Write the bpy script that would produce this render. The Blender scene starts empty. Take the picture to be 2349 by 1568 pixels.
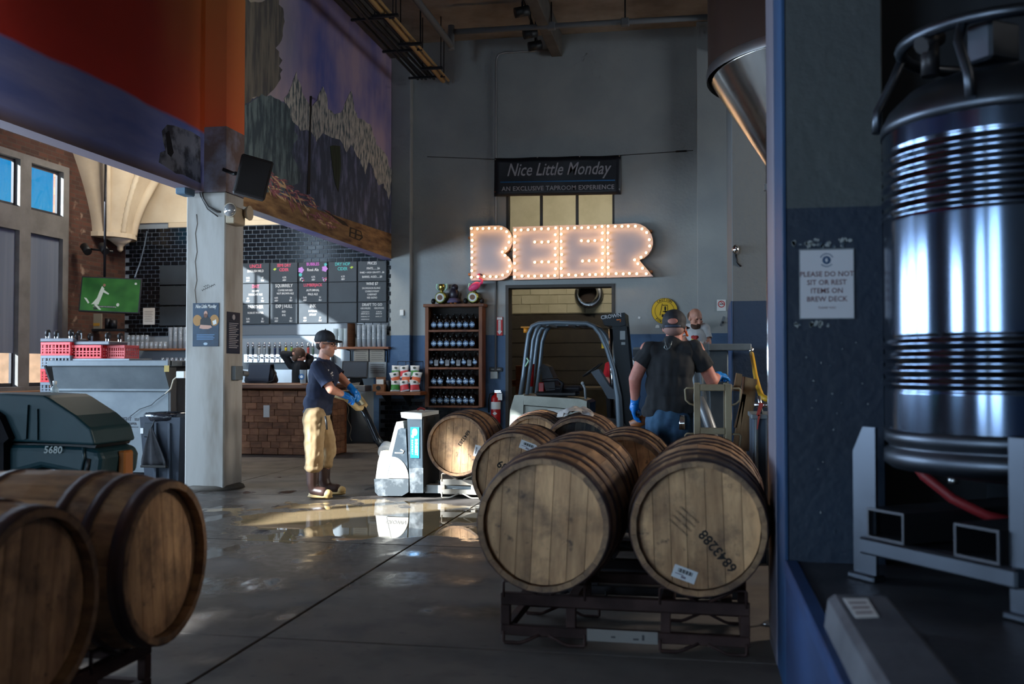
import bpy, bmesh, math, random
from mathutils import Vector, Matrix, Euler, noise
random.seed(7)
scene = bpy.context.scene
C = scene.collection
PI = math.pi

def S(r, g, b):
    f = lambda c: (c/12.92 if c <= .04045 else ((c+.055)/1.055)**2.4)
    return (f(r/255), f(g/255), f(b/255), 1)

# ------------------------------------------------------------------ camera
CAMH, YAW, FPX = 1.28, math.radians(10.48), 2284.0
PIT = math.atan(59/FPX)
cd = bpy.data.cameras.new('camera'); cam = bpy.data.objects.new('camera', cd); C.objects.link(cam)
cam.location = (0, 0, CAMH); cam.rotation_euler = (PI/2+PIT, 0, YAW)
cd.sensor_width = 36; cd.lens = 35.0; cd.clip_end = 300; cd.clip_start = .05
cd.dof.use_dof = True; cd.dof.focus_distance = 9.9; cd.dof.aperture_fstop = 2.4
scene.camera = cam

# ------------------------------------------------------------------ sky, sun, daylight at the windows, exposure
w = bpy.data.worlds.new('World'); scene.world = w; w.use_nodes = True
nt = w.node_tree; bg = nt.nodes['Background']
sky = nt.nodes.new('ShaderNodeTexSky'); sky.sky_type = 'NISHITA'; sky.sun_disc = False
sky.sun_elevation = math.radians(23); sky.sun_rotation = math.radians(229); sky.air_density = 1.3; sky.dust_density = .4
mxs = nt.nodes.new('ShaderNodeMix'); mxs.data_type = 'RGBA'; mxs.blend_type = 'MULTIPLY'; mxs.inputs[0].default_value = 1; mxs.inputs[7].default_value = (.06, .58, 1.1, 1)
nt.links.new(sky.outputs[0], mxs.inputs[6]); nt.links.new(mxs.outputs[2], bg.inputs[0]); bg.inputs[1].default_value = 0.13

SUN_D = Vector((.755, .656, -.43)).normalized()
sl = bpy.data.lights.new('sun', 'SUN'); sl.energy = 27; sl.angle = .012; sl.color = (1, .98, .93)
so = bpy.data.objects.new('sun', sl); C.objects.link(so); so.rotation_euler = SUN_D.to_track_quat('-Z', 'Y').to_euler()

def area(name, loc, aim, sx, sy, power, col):
    l = bpy.data.lights.new(name, 'AREA'); l.shape = 'RECTANGLE'; l.size = sx; l.size_y = sy; l.energy = power; l.color = col
    o = bpy.data.objects.new(name, l); C.objects.link(o); o.location = loc
    o.rotation_euler = (Vector(aim)).to_track_quat('-Z', 'Z').to_euler(); return o
DAY = (.60, .79, 1.0)
for x in (-7.6, -4.4):
    area('rear_window_daylight', (x, -6.85, 2.0), (0, 1, 0), 1.9, 2.6, 300, DAY)
for y, pw in ((-2.5, 260), (4.95, 300), (7.75, 290), (10.55, 270)):
    area('side_window_daylight', (-9.9, y, 2.15), (1, 0, 0), 1.3, 2.3, pw, DAY)
for y, z, pw in ((-3.0, 4.6, 12), (2.2, 5.4, 24), (8.3, 3.2, 380), (13.8, 4.4, 105)):
    area('right_fill', (5.9, y, z), (-1, 0, 0), 1.8, 1.8, pw, (1, .90, .78) if y < 10 else (.82, .9, 1))  # unseen side lights added to brighten mural, column face and ceiling
area('side_window_daylight', (-9.95, 7.75, 4.4), (1, 0, 0), 1.2, 1.0, 60, DAY)
area('bar_fill', (-7.4, 14.6, 5.2), (0, 0, -1), 1.8, .5, 130, (1, .93, .8))  # unseen light added to brighten the bar area
area('vault_fill', (-8.0, 14.2, 4.5), (-.5, .5, 1), 1.2, .5, 42, (1, .92, .8))  # unseen upward light added to brighten the plaster vault
area('back_room_fill', (-2.3, 18.2, 5.0), (0, .8, -.45), 1.2, .3, 70, (1, .94, .8))  # unseen light added to brighten the back room's cream wall
scene.view_settings.view_transform = 'Standard'; scene.view_settings.look = 'None'
scene.view_settings.exposure = 0.0; scene.view_settings.gamma = 1; scene.view_settings.use_curve_mapping = False
scene.cycles.use_denoising = True
scene.cycles.use_adaptive_sampling = True; scene.cycles.adaptive_threshold = .06; scene.cycles.adaptive_min_samples = 12
scene.cycles.max_bounces = 5; scene.cycles.diffuse_bounces = 3; scene.cycles.glossy_bounces = 3; scene.cycles.transmission_bounces = 4; scene.cycles.transparent_max_bounces = 6
scene.cycles.caustics_reflective = False; scene.cycles.caustics_refractive = False
scene.cycles.sample_clamp_indirect = 4.0

# ------------------------------------------------------------------ pixel <-> place
def ray(u, v):
    a = (u-1174.5)/FPX; b = (784-v)/FPX
    f = math.cos(PIT)-b*math.sin(PIT); z = math.sin(PIT)+b*math.cos(PIT)
    return Vector((a*math.cos(YAW)-f*math.sin(YAW), a*math.sin(YAW)+f*math.cos(YAW), z))
def at(u, v, X=None, Y=None, Z=None, D=None):
    d = ray(u, v)
    t = D if D is not None else (X/d.x if X is not None else (Y/d.y if Y is not None else (Z-CAMH)/d.z))
    return Vector((d.x*t, d.y*t, d.z*t+CAMH))

# ------------------------------------------------------------------ mesh helpers
class MB:
    def __init__(s): s.v = []; s.f = []; s.m = []; s.s = []
    def add(s, vs, fs, m=0, sm=False, T=None):
        n = len(s.v)
        s.v += [tuple(T @ Vector(v)) if T is not None else tuple(v) for v in vs]
        for f in fs: s.f.append([i+n for i in f]); s.m.append(m); s.s.append(sm)
        return s
    def box(s, x0, y0, z0, x1, y1, z1, b=0, m=0, T=None):
        x0, x1 = min(x0, x1), max(x0, x1); y0, y1 = min(y0, y1), max(y0, y1); z0, z1 = min(z0, z1), max(z0, z1)
        b = min(b, (x1-x0)*.45, (y1-y0)*.45, (z1-z0)*.45)
        if b <= 0:
            return s.add([(x0,y0,z0),(x1,y0,z0),(x1,y1,z0),(x0,y1,z0),(x0,y0,z1),(x1,y0,z1),(x1,y1,z1),(x0,y1,z1)],
                [(0,3,2,1),(4,5,6,7),(0,1,5,4),(1,2,6,5),(2,3,7,6),(3,0,4,7)], m, False, T)
        vs = []; idx = {}
        for i, (X, sx) in enumerate(((x0, 1), (x1, -1))):
            for j, (Y, sy) in enumerate(((y0, 1), (y1, -1))):
                for k, (Z, sz) in enumerate(((z0, 1), (z1, -1))):
                    for a in range(3):
                        idx[i,j,k,a] = len(vs)
                        vs.append((X+(0 if a == 0 else sx*b), Y+(0 if a == 1 else sy*b), Z+(0 if a == 2 else sz*b)))
        fs = []
        for a in range(3):
            u, v = (a+1) % 3, (a+2) % 3
            for e in (0, 1):
                q = []
                for (p, r) in ((0,0),(1,0),(1,1),(0,1)):
                    c = [0,0,0]; c[a] = e; c[u] = p; c[v] = r; q.append(idx[c[0],c[1],c[2],a])
                fs.append(q if e else q[::-1])
        for a in range(3):
            u, v = (a+1) % 3, (a+2) % 3
            for p in (0, 1):
                for r in (0, 1):
                    q = []
                    for e, ax in ((0, u), (1, u), (1, v), (0, v)):
                        c = [0,0,0]; c[a] = e; c[u] = p; c[v] = r; q.append(idx[c[0],c[1],c[2],ax])
                    fs.append(q if p != r else q[::-1])
        for i in (0, 1):
            for j in (0, 1):
                for k in (0, 1):
                    q = [idx[i,j,k,0], idx[i,j,k,1], idx[i,j,k,2]]
                    fs.append(q if (i+j+k) % 2 else q[::-1])
        return s.add(vs, fs, m, False, T)
    def cyl(s, p0, p1, r0, r1=None, n=14, cap=True, m=0, sm=True):
        r1 = r0 if r1 is None else r1
        p0, p1 = Vector(p0), Vector(p1); d = (p1-p0)
        q = d.to_track_quat('Z', 'Y').to_matrix()
        vs = []
        for p, r in ((p0, r0), (p1, r1)):
            for i in range(n):
                a = 2*PI*i/n; vs.append(p+q @ Vector((r*math.cos(a), r*math.sin(a), 0)))
        s.add(vs, [(i, (i+1) % n, n+(i+1) % n, n+i) for i in range(n)], m, sm)
        if cap:
            k = len(s.v)-2*n
            s.f.append([k+i for i in range(n)][::-1]); s.m.append(m); s.s.append(False)
            s.f.append([k+n+i for i in range(n)]); s.m.append(m); s.s.append(False)
        return s
    def tube(s, pts, r, n=8, closed=False, cap=True, m=0):
        pts = [Vector(p) for p in pts]; N = len(pts); rs = r if isinstance(r, (list, tuple)) else [r]*N
        tan = []
        for i in range(N):
            a = pts[(i-1) % N] if (i > 0 or closed) else pts[i]; b = pts[(i+1) % N] if (i < N-1 or closed) else pts[i]
            t = (b-a); tan.append(t.normalized() if t.length > 1e-9 else Vector((0,0,1)))
        up = tan[0].orthogonal().normalized(); vs = []
        for i in range(N):
            up = (up-tan[i]*up.dot(tan[i]));
            up = up.normalized() if up.length > 1e-6 else tan[i].orthogonal().normalized()
            w_ = tan[i].cross(up)
            for k in range(n):
                a = 2*PI*k/n; vs.append(pts[i]+(up*math.cos(a)+w_*math.sin(a))*rs[i])
        fs = []
        for i in range(N if closed else N-1):
            j = (i+1) % N
            for k in range(n): fs.append((i*n+k, i*n+(k+1) % n, j*n+(k+1) % n, j*n+k))
        s.add(vs, fs, m, True)
        if cap and not closed:
            b0 = len(s.v)-len(vs)
            s.f.append([b0+k for k in range(n)][::-1]); s.m.append(m); s.s.append(False)
            s.f.append([b0+(N-1)*n+k for k in range(n)]); s.m.append(m); s.s.append(False)
        return s
    def lathe(s, prof, n=24, T=None, m=0, sm=True, cap=True):
        vs = []; fs = []
        for r, z in prof:
            for i in range(n):
                a = 2*PI*i/n; vs.append((r*math.cos(a), r*math.sin(a), z))
        for j in range(len(prof)-1):
            for i in range(n): fs.append((j*n+i, j*n+(i+1) % n, (j+1)*n+(i+1) % n, (j+1)*n+i))
        s.add(vs, fs, m, sm, T)
        if cap:
            b0 = len(s.v)-len(vs)
            if prof[0][0] > 1e-5: s.f.append([b0+i for i in range(n)][::-1]); s.m.append(m); s.s.append(False)
            if prof[-1][0] > 1e-5:
                k = b0+(len(prof)-1)*n; s.f.append([k+i for i in range(n)]); s.m.append(m); s.s.append(False)
        return s
    def prism(s, poly, h0, h1, plane='xy', T=None, m=0, hole=False):
        # poly in the plane, extruded along the third axis from h0 to h1
        def P(a, b, h): return {'xy': (a, b, h), 'xz': (a, h, b), 'yz': (h, a, b)}[plane]
        ar = sum(poly[i][0]*poly[(i+1) % len(poly)][1]-poly[(i+1) % len(poly)][0]*poly[i][1] for i in range(len(poly)))
        if ar < 0: poly = poly[::-1]
        if plane == 'xz': poly = poly[::-1]
        n = len(poly); vs = [P(a, b, h0) for a, b in poly]+[P(a, b, h1) for a, b in poly]
        fs = [tuple(range(n))[::-1], tuple(range(n, 2*n))]+[(i, (i+1) % n, n+(i+1) % n, n+i) for i in range(n)]
        return s.add(vs, fs, m, False, T)
    def ell(s, c, r, n=14, k=8, T=None, m=0):
        c = Vector(c); r = (r, r, r) if isinstance(r, (int, float)) else r
        M = Matrix.Translation(c) @ (T.to_4x4() if T is not None else Matrix()) @ Matrix.Diagonal((r[0], r[1], r[2], 1))
        prof = [(math.sin(PI*j/k), -math.cos(PI*j/k)) for j in range(k+1)]
        vs = [(0, 0, -1)]; fs = []
        for j in range(1, k):
            for i in range(n):
                a = 2*PI*i/n; vs.append((prof[j][0]*math.cos(a), prof[j][0]*math.sin(a), prof[j][1]))
        vs.append((0, 0, 1))
        for i in range(n): fs.append((0, 1+(i+1) % n, 1+i)); fs.append((len(vs)-1, 1+(k-2)*n+i, 1+(k-2)*n+(i+1) % n))
        for j in range(k-2):
            for i in range(n): fs.append((1+j*n+i, 1+j*n+(i+1) % n, 1+(j+1)*n+(i+1) % n, 1+(j+1)*n+i))
        return s.add(vs, fs, m, True, M)
    def cap(s, p0, r0, p1, r1, n=12):     # tapered capsule, closed
        p0, p1 = Vector(p0), Vector(p1); d = p1-p0; L = d.length
        q = (d if L > 1e-6 else Vector((0, 0, 1))).to_track_quat('Z', 'Y').to_matrix().to_4x4()
        prof = [(r0*math.sin(t*PI/10), -r0*math.cos(t*PI/10)) for t in range(1, 6)]+[(r1*math.cos(t*PI/10), L+r1*math.sin(t*PI/10)) for t in range(0, 5)]
        prof = [(.02*r0, -r0)]+prof+[(.02*r1, L+r1)]
        return s.lathe(prof, n, Matrix.Translation(p0) @ q)
    def mesh(s, name, mats):
        me = bpy.data.meshes.new(name); me.from_pydata(s.v, [], s.f)
        for m in (mats if isinstance(mats, (list, tuple)) else [mats]): me.materials.append(m)
        me.polygons.foreach_set('material_index', s.m); me.polygons.foreach_set('use_smooth', s.s); me.update()
        return me

def link(name, me, parent=None, loc=None, rot=None):
    o = bpy.data.objects.new(name, me); C.objects.link(o)
    if parent is not None: o.parent = parent
    if loc is not None: o.location = loc
    if rot is not None: o.rotation_euler = rot
    return o
def obj(name, mb, mats, parent=None, loc=None, rot=None): return link(name, mb.mesh(name, mats), parent, loc, rot)
def tag(o, label=None, cat=None, group=None, kind=None):
    for k, v in (('label', label), ('category', cat), ('group', group), ('kind', kind)):
        if v: o[k] = v
    return o
def thing(name, label, cat, loc=(0,0,0), rotz=0, group=None, rot=None):
    o = bpy.data.objects.new(name, None); C.objects.link(o); o.empty_display_size = .1
    o.location = loc; o.rotation_euler = rot if rot else (0, 0, rotz)
    return tag(o, label, cat, group)
def struct(name, mb, mats, parent=None): return tag(obj(name, mb, mats, parent), kind='structure' if parent is None else None)
def copytree(o, parent=None):
    c = o.copy(); C.objects.link(c); c.parent = parent
    for ch in list(o.children): copytree(ch, c)
    return c
def dup(root, loc, rotz=None, label=None, group=None):
    c = copytree(root); c.location = loc
    if rotz is not None: c.rotation_euler = (0, 0, rotz)
    if label: c['label'] = label
    if group: c['group'] = group
    return c
_TS = bpy.data.scenes.new('scratch')
def text(s, size, mat, parent, loc, rot=(PI/2, 0, 0), align='CENTER', bold=0.0, sx=1.0, shear=0, ex=.0008, space=1.0, name='lettering', line=1.0):
    cu = bpy.data.curves.new('t', 'FONT'); cu.body = s; cu.size = size; cu.align_x = align; cu.align_y = 'CENTER'
    cu.extrude = ex; cu.offset = bold*size; cu.shear = shear; cu.resolution_u = 2; cu.space_character = space; cu.space_line = line
    t = bpy.data.objects.new('t', cu); _TS.collection.objects.link(t)
    _TS.view_layers[0].update(); dg = _TS.view_layers[0].depsgraph
    me = bpy.data.meshes.new_from_object(t.evaluated_get(dg)); bpy.data.objects.remove(t); bpy.data.curves.remove(cu)
    me.name = name; me.materials.clear(); me.materials.append(mat)
    for p in me.polygons: p.material_index = 0
    o = link(name, me, parent, loc, rot); o.scale = (sx, 1, 1); return o

# ------------------------------------------------------------------ materials
_M = {}
def M(name, col, rough=.6, metal=0, col2=None, scale=4, amt=1.0, stretch=(1,1,1), bump=0, bscale=40, emit=None, es=0, rnd=0, rough2=None, detail=4, ramp=(.35, .65), trans=0, alpha=1, spec=None, coat=0, coord='Object', ior=1.45, cl=None):
    if name in _M: return _M[name]
    m = bpy.data.materials.new(name); m.use_nodes = True; _M[name] = m
    nt = m.node_tree; N = nt.nodes; L = nt.links; p = N['Principled BSDF']
    p.inputs['Base Color'].default_value = col; p.inputs['Roughness'].default_value = rough; p.inputs['Metallic'].default_value = metal
    p.inputs['IOR'].default_value = ior
    if trans: p.inputs['Transmission Weight'].default_value = trans
    if alpha < 1: p.inputs['Alpha'].default_value = alpha
    if spec is not None: p.inputs['Specular IOR Level'].default_value = spec
    if coat: p.inputs['Coat Weight'].default_value = coat; p.inputs['Coat Roughness'].default_value = .08
    if emit: p.inputs['Emission Color'].default_value = emit; p.inputs['Emission Strength'].default_value = es
    if col2 or bump or rnd or rough2 is not None:
        tc = N.new('ShaderNodeTexCoord'); oi = N.new('ShaderNodeObjectInfo'); mp = N.new('ShaderNodeMapping')
        mul = N.new('ShaderNodeVectorMath'); mul.operation = 'SCALE'; mul.inputs[0].default_value = (37, 21, 53); L.new(oi.outputs['Random'], mul.inputs['Scale'])
        ad = N.new('ShaderNodeVectorMath'); ad.operation = 'ADD'; L.new(tc.outputs[coord], ad.inputs[0]); L.new(mul.outputs[0], ad.inputs[1])
        mp.inputs['Scale'].default_value = stretch; L.new(ad.outputs[0], mp.inputs['Vector'])
        nz = N.new('ShaderNodeTexNoise'); nz.inputs['Scale'].default_value = scale; nz.inputs['Detail'].default_value = detail; nz.inputs['Roughness'].default_value = .6
        L.new(mp.outputs[0], nz.inputs['Vector'])
        cr = N.new('ShaderNodeMapRange'); cr.inputs[1].default_value = ramp[0]; cr.inputs[2].default_value = ramp[1]; L.new(nz.outputs['Fac'], cr.inputs[0])
        last = None
        if col2:
            mx = N.new('ShaderNodeMix'); mx.data_type = 'RGBA'; mx.inputs[6].default_value = col; mx.inputs[7].default_value = col2
            ml = N.new('ShaderNodeMath'); ml.operation = 'MULTIPLY'; ml.inputs[1].default_value = amt; L.new(cr.outputs[0], ml.inputs[0])
            L.new(ml.outputs[0], mx.inputs[0]); last = mx.outputs[2]
        if rnd:
            hs = N.new('ShaderNodeHueSaturation')
            mr = N.new('ShaderNodeMapRange'); mr.inputs[3].default_value = 1-rnd; mr.inputs[4].default_value = 1+rnd; L.new(oi.outputs['Random'], mr.inputs[0])
            L.new(mr.outputs[0], hs.inputs['Value'])
            if last: L.new(last, hs.inputs['Color'])
            else: hs.inputs['Color'].default_value = col
            last = hs.outputs[0]
        if last: L.new(last, p.inputs['Base Color'])
        if rough2 is not None:
            rr = N.new('ShaderNodeMapRange'); rr.inputs[1].default_value = ramp[0]; rr.inputs[2].default_value = ramp[1]
            rr.inputs[3].default_value = rough; rr.inputs[4].default_value = rough2; L.new(nz.outputs['Fac'], rr.inputs[0]); L.new(rr.outputs[0], p.inputs['Roughness'])
        if bump:
            n2 = N.new('ShaderNodeTexNoise'); n2.inputs['Scale'].default_value = bscale; n2.inputs['Detail'].default_value = 3; L.new(mp.outputs[0], n2.inputs['Vector'])
            bp = N.new('ShaderNodeBump'); bp.inputs['Strength'].default_value = bump; bp.inputs['Distance'].default_value = .01; L.new(n2.outputs['Fac'], bp.inputs['Height']); L.new(bp.outputs[0], p.inputs['Normal'])
    return m
BLACK = M('black_plastic', S(22,22,24), .5)
DARKM = M('dark_metal', S(38,38,42), .45, .6)
STEEL = M('stainless_steel', S(185,187,190), .22, 1, rough2=.35, scale=3)
GALV = M('grey_painted_steel', S(120,128,132), .5, .2, S(98,106,112), 3)
CHROME = M('chrome', S(210,212,215), .12, 1)
WHITE = M('white_plastic', S(225,225,222), .5)
PAPER = M('white_paper', S(222,222,218), .8)
INK = M('black_ink', S(20,20,22), .7)
CHALK = M('white_chalk', S(225,225,222), .9)
REDP = M('red_plastic', S(190,28,34), .45)
WOODO = M('orange_wood', S(150,88,44), .5, 0, S(105,56,26), 3, stretch=(1,1,8), bump=.1)
# ================================================================== the hall
def bool_wall(xs, zs, y0, y1, holes, axis='y'):
    """grid wall: xs, zs break lines; cells inside a hole are left open"""
    mb = MB()
    for i in range(len(xs)-1):
        for j in range(len(zs)-1):
            cx, cz = (xs[i]+xs[i+1])/2, (zs[j]+zs[j+1])/2
            if any(h[0] < cx < h[1] and h[2] < cz < h[3] for h in holes): continue
            if axis == 'y': mb.box(xs[i], y0, zs[j], xs[i+1], y1, zs[j+1])
            else: mb.box(y0, xs[i], zs[j], y1, xs[i+1], zs[j+1])
    return mb
def zpaint(name, lo, hi, z, rough=.62, lo2=None, hi2=None, bump=.25):
    """two-colour painted wall: lower band up to height z (world), scuffed"""
    m = bpy.data.materials.new(name); m.use_nodes = True; N = m.node_tree.nodes; L = m.node_tree.links; p = N['Principled BSDF']
    g = N.new('ShaderNodeNewGeometry'); sp = N.new('ShaderNodeSeparateXYZ'); L.new(g.outputs['Position'], sp.inputs[0])
    gt = N.new('ShaderNodeMath'); gt.operation = 'GREATER_THAN'; gt.inputs[1].default_value = z; L.new(sp.outputs[2], gt.inputs[0])
    nz = N.new('ShaderNodeTexNoise'); nz.inputs['Scale'].default_value = 1.6; nz.inputs['Detail'].default_value = 7; L.new(g.outputs['Position'], nz.inputs['Vector'])
    mr = N.new('ShaderNodeMapRange'); mr.inputs[1].default_value = .35; mr.inputs[2].default_value = .7; L.new(nz.outputs['Fac'], mr.inputs[0])
    cs = []
    for a, b in ((lo, lo2 or lo), (hi, hi2 or hi)):
        mx = N.new('ShaderNodeMix'); mx.data_type = 'RGBA'; mx.inputs[6].default_value = a; mx.inputs[7].default_value = b; L.new(mr.outputs[0], mx.inputs[0]); cs.append(mx)
    mx = N.new('ShaderNodeMix'); mx.data_type = 'RGBA'; L.new(gt.outputs[0], mx.inputs[0]); L.new(cs[0].outputs[2], mx.inputs[6]); L.new(cs[1].outputs[2], mx.inputs[7])
    L.new(mx.outputs[2], p.inputs['Base Color']); p.inputs['Roughness'].default_value = rough
    n2 = N.new('ShaderNodeTexNoise'); n2.inputs['Scale'].default_value = 22; n2.inputs['Detail'].default_value = 3; L.new(g.outputs['Position'], n2.inputs['Vector'])
    bp = N.new('ShaderNodeBump'); bp.inputs['Strength'].default_value = bump; bp.inputs['Distance'].default_value = .02; L.new(n2.outputs['Fac'], bp.inputs['Height']); L.new(bp.outputs[0], p.inputs['Normal'])
    return m
BW = 16.4
PAINT = zpaint('grey_and_blue_wall_paint', S(72,104,140), S(160,163,160), 1.83, .6, S(60,88,122), S(146,150,150))
CONC = M('concrete', S(98,92,84), .85, 0, S(74,69,64), 2.2, bump=.25, bscale=25)
CEILM = M('dirty_concrete_ceiling', S(168,156,142), .9, 0, S(128,116,104), 1.2, bump=.2, bscale=18)
CREAM = M('cream_plaster', S(206,192,166), .8, 0, S(188,172,146), 1.5, bump=.08, bscale=10)
CREAMB = M('cream_block_paint', S(196,188,160), .8, 0, S(178,170,142), 2)

# --- floor: cast slabs with open joints, damp and stained
def floor_mat():
    m = bpy.data.materials.new('damp_concrete_floor'); m.use_nodes = True; N = m.node_tree.nodes; L = m.node_tree.links; p = N['Principled BSDF']
    g = N.new('ShaderNodeNewGeometry')
    def nz(sc, det=5, stretch=None):
        n = N.new('ShaderNodeTexNoise'); n.inputs['Scale'].default_value = sc; n.inputs['Detail'].default_value = det
        if stretch:
            mp = N.new('ShaderNodeMapping'); mp.inputs['Scale'].default_value = stretch; L.new(g.outputs['Position'], mp.inputs[0]); L.new(mp.outputs[0], n.inputs['Vector'])
        else: L.new(g.outputs['Position'], n.inputs['Vector'])
        return n.outputs['Fac']
    def mr(x, a, b, c=0, d=1):
        r = N.new('ShaderNodeMapRange'); r.inputs[1].default_value = a; r.inputs[2].default_value = b; r.inputs[3].default_value = c; r.inputs[4].default_value = d; L.new(x, r.inputs[0]); return r.outputs[0]
    def math_(op, a, b):
        q = N.new('ShaderNodeMath'); q.operation = op
        for i, x in enumerate((a, b)):
            if isinstance(x, (int, float)): q.inputs[i].default_value = x
            else: L.new(x, q.inputs[i])
        return q.outputs[0]
    def blob(cx, cy, rx, ry, rot):
        mp = N.new('ShaderNodeMapping'); mp.vector_type = 'TEXTURE'; mp.inputs['Location'].default_value = (cx, cy, 0); mp.inputs['Rotation'].default_value = (0, 0, rot); mp.inputs['Scale'].default_value = (rx, ry, 1)
        L.new(g.outputs['Position'], mp.inputs[0]); ln = N.new('ShaderNodeVectorMath'); ln.operation = 'LENGTH'; L.new(mp.outputs[0], ln.inputs[0]); return ln.outputs['Value']
    def mix(f, a, b):
        x = N.new('ShaderNodeMix'); x.data_type = 'RGBA'; L.new(f, x.inputs[0])
        for i, c in ((6, a), (7, b)):
            if isinstance(c, tuple): x.inputs[i].default_value = c
            else: L.new(c, x.inputs[i])
        return x.outputs[2]
    big, mid, fine = nz(.7), nz(2.6, 7), nz(14, 4)
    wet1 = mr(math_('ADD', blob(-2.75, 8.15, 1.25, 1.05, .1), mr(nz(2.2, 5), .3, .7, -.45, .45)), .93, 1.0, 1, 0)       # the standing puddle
    wet2 = mr(math_('ADD', blob(-3.5, 7.3, 1.9, 2.6, .35), mr(nz(1.4, 6), .3, .7, -.8, .8)), .6, 1.25, 1, 0)         # damp around it
    streak = mr(nz(4.5, 5, (1, .35, 1)), .50, .60)
    drip = math_('MULTIPLY', math_('MULTIPLY', wet2, streak), mr(mid, .45, .6))
    dry = mix(mr(big, .35, .7), S(80,73,69), S(104,96,89)); dry = mix(mr(mid, .5, .75), dry, S(62,56,54)); dry = mix(mr(fine, .62, .8), dry, S(58,54,54))
    damp = mix(mr(mid, .4, .7), S(54,48,45), S(70,63,58))
    col = mix(wet2, dry, damp); col = mix(wet1, col, S(150,128,96))  # pale tan puts the sunlit patch's brightness into the puddle colour
    L.new(col, p.inputs['Base Color'])
    r0 = mr(mid, .3, .7, .55, .75); r1 = mr(fine, .3, .7, .28, .45)
    def mixf(f, a, b):
        x = N.new('ShaderNodeMix'); x.data_type = 'FLOAT'; L.new(f, x.inputs[0])
        for i, c in ((2, a), (3, b)):
            if isinstance(c, (int, float)): x.inputs[i].default_value = c
            else: L.new(c, x.inputs[i])
        return x.outputs[0]
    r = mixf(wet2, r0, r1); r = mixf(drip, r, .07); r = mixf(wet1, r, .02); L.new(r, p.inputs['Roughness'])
    bp = N.new('ShaderNodeBump'); bp.inputs['Distance'].default_value = .004
    hb = math_('ADD', mid, math_('MULTIPLY', fine, .5)); L.new(hb, bp.inputs['Height'])
    L.new(math_('MULTIPLY', math_('SUBTRACT', 1.0, math_('MAXIMUM', wet1, drip)), .35), bp.inputs['Strength']); L.new(bp.outputs[0], p.inputs['Normal'])
    return m
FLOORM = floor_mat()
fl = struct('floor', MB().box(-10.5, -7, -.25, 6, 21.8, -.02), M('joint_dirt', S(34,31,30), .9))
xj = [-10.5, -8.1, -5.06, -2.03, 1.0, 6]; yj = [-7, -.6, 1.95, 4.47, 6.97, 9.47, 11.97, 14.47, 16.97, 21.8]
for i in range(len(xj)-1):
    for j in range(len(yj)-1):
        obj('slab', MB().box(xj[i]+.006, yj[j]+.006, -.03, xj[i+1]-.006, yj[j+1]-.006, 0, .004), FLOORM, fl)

# --- back wall with doorway, window above it, pilasters
DX0, DX1, DZ = -3.142, -1.314, 2.665
wb = struct('wall_back', bool_wall([-5.45, -3.10, DX0, DX1, -1.332, 6] and [-5.45, DX0, DX1, 6], [0, DZ, 3.25, 4.32, 6.85], BW, BW+.3,
            [(DX0, DX1, 0, DZ), (DX0, DX1, 3.25, 4.32)]), PAINT)
obj('pilaster', MB().box(-5.1, BW-.16, 0, -4.76, BW, 6.85, .01), PAINT, wb)
px0, px1 = at(1600, 700, Y=BW).x, at(1668, 700, Y=BW).x
obj('pilaster', MB().box(px0, BW-.22, 0, px1+.12, BW, 6.85, .01), PAINT, wb)
FRAME = M('dark_door_frame', S(70,66,62), .6)
d1 = struct('door_1', MB().box(DX0, BW-.02, 0, DX0+.05, BW+.32, DZ).box(DX1-.05, BW-.02, 0, DX1, BW+.32, DZ).box(DX0+.05, BW-.02, DZ-.05, DX1-.05, BW+.32, DZ), FRAME)
w0 = struct('window_1', MB().box(DX0, BW+.05, 3.25, DX0+.04, BW+.2, 4.32).box(DX1-.04, BW+.05, 3.25, DX1, BW+.2, 4.32), FRAME)
for px in (1242, 1324):
    p = at(px, 480, Y=BW+.1); obj('window_bar', MB().box(p.x-.02, BW+.06, 3.25, p.x+.02, BW+.14, 4.32), FRAME, w0)
for sx, xx in ((1, DX0+.04), (-1, DX1-.04)):
    obj('corner_gusset', MB().prism([(xx, 4.32), (xx+sx*.09, 4.32), (xx, 4.2)], BW+.08, BW+.12, 'xz'), FRAME, w0)
# room behind the doorway
BR = 21.4
br = struct('wall_back_room', MB().box(-7, BR, 2.45, 3, BR+.2, 5.2).box(-7, BR, 0, -4.9, BR+.2, 2.45).box(.4, BR, 0, 3, BR+.2, 2.45), CREAMB)
struct('wall_back_room_side', MB().box(-7.2, BW+.3, 0, -7, BR, 5.2).box(3, BW+.3, 0, 3.2, BR, 5.2), CREAMB)
for z in [2.45+.2*i for i in range(14)]:
    pass
BLK = MB().box(-.195, -.012, -.095, .195, .012, .095, .004).mesh('block', CREAMB)
for r in range(9):
    for c in range(11):
        x = -4.55+c*.4+(.2 if r % 2 else 0); link('block', BLK, br, (x, BR-.006, 2.56+r*.2))
d2 = struct('door_2', MB().box(-4.9, BR+.02, 0, .4, BR+.1, 2.45), M('dark_roller_door', S(58,50,40), .7))
for k in range(8): obj('door_slat', MB().box(-4.9, BR-.005, .02+k*.3, .4, BR+.02, .31+k*.3, .006), M('dark_roller_slat', S(62,54,43), .7, 0, S(48,41,33), 3), d2)
struct('ceiling_back_room', MB().box(-7.2, BW+.3, 5.2, 3.2, BR+.2, 5.4), CEILM)

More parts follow.
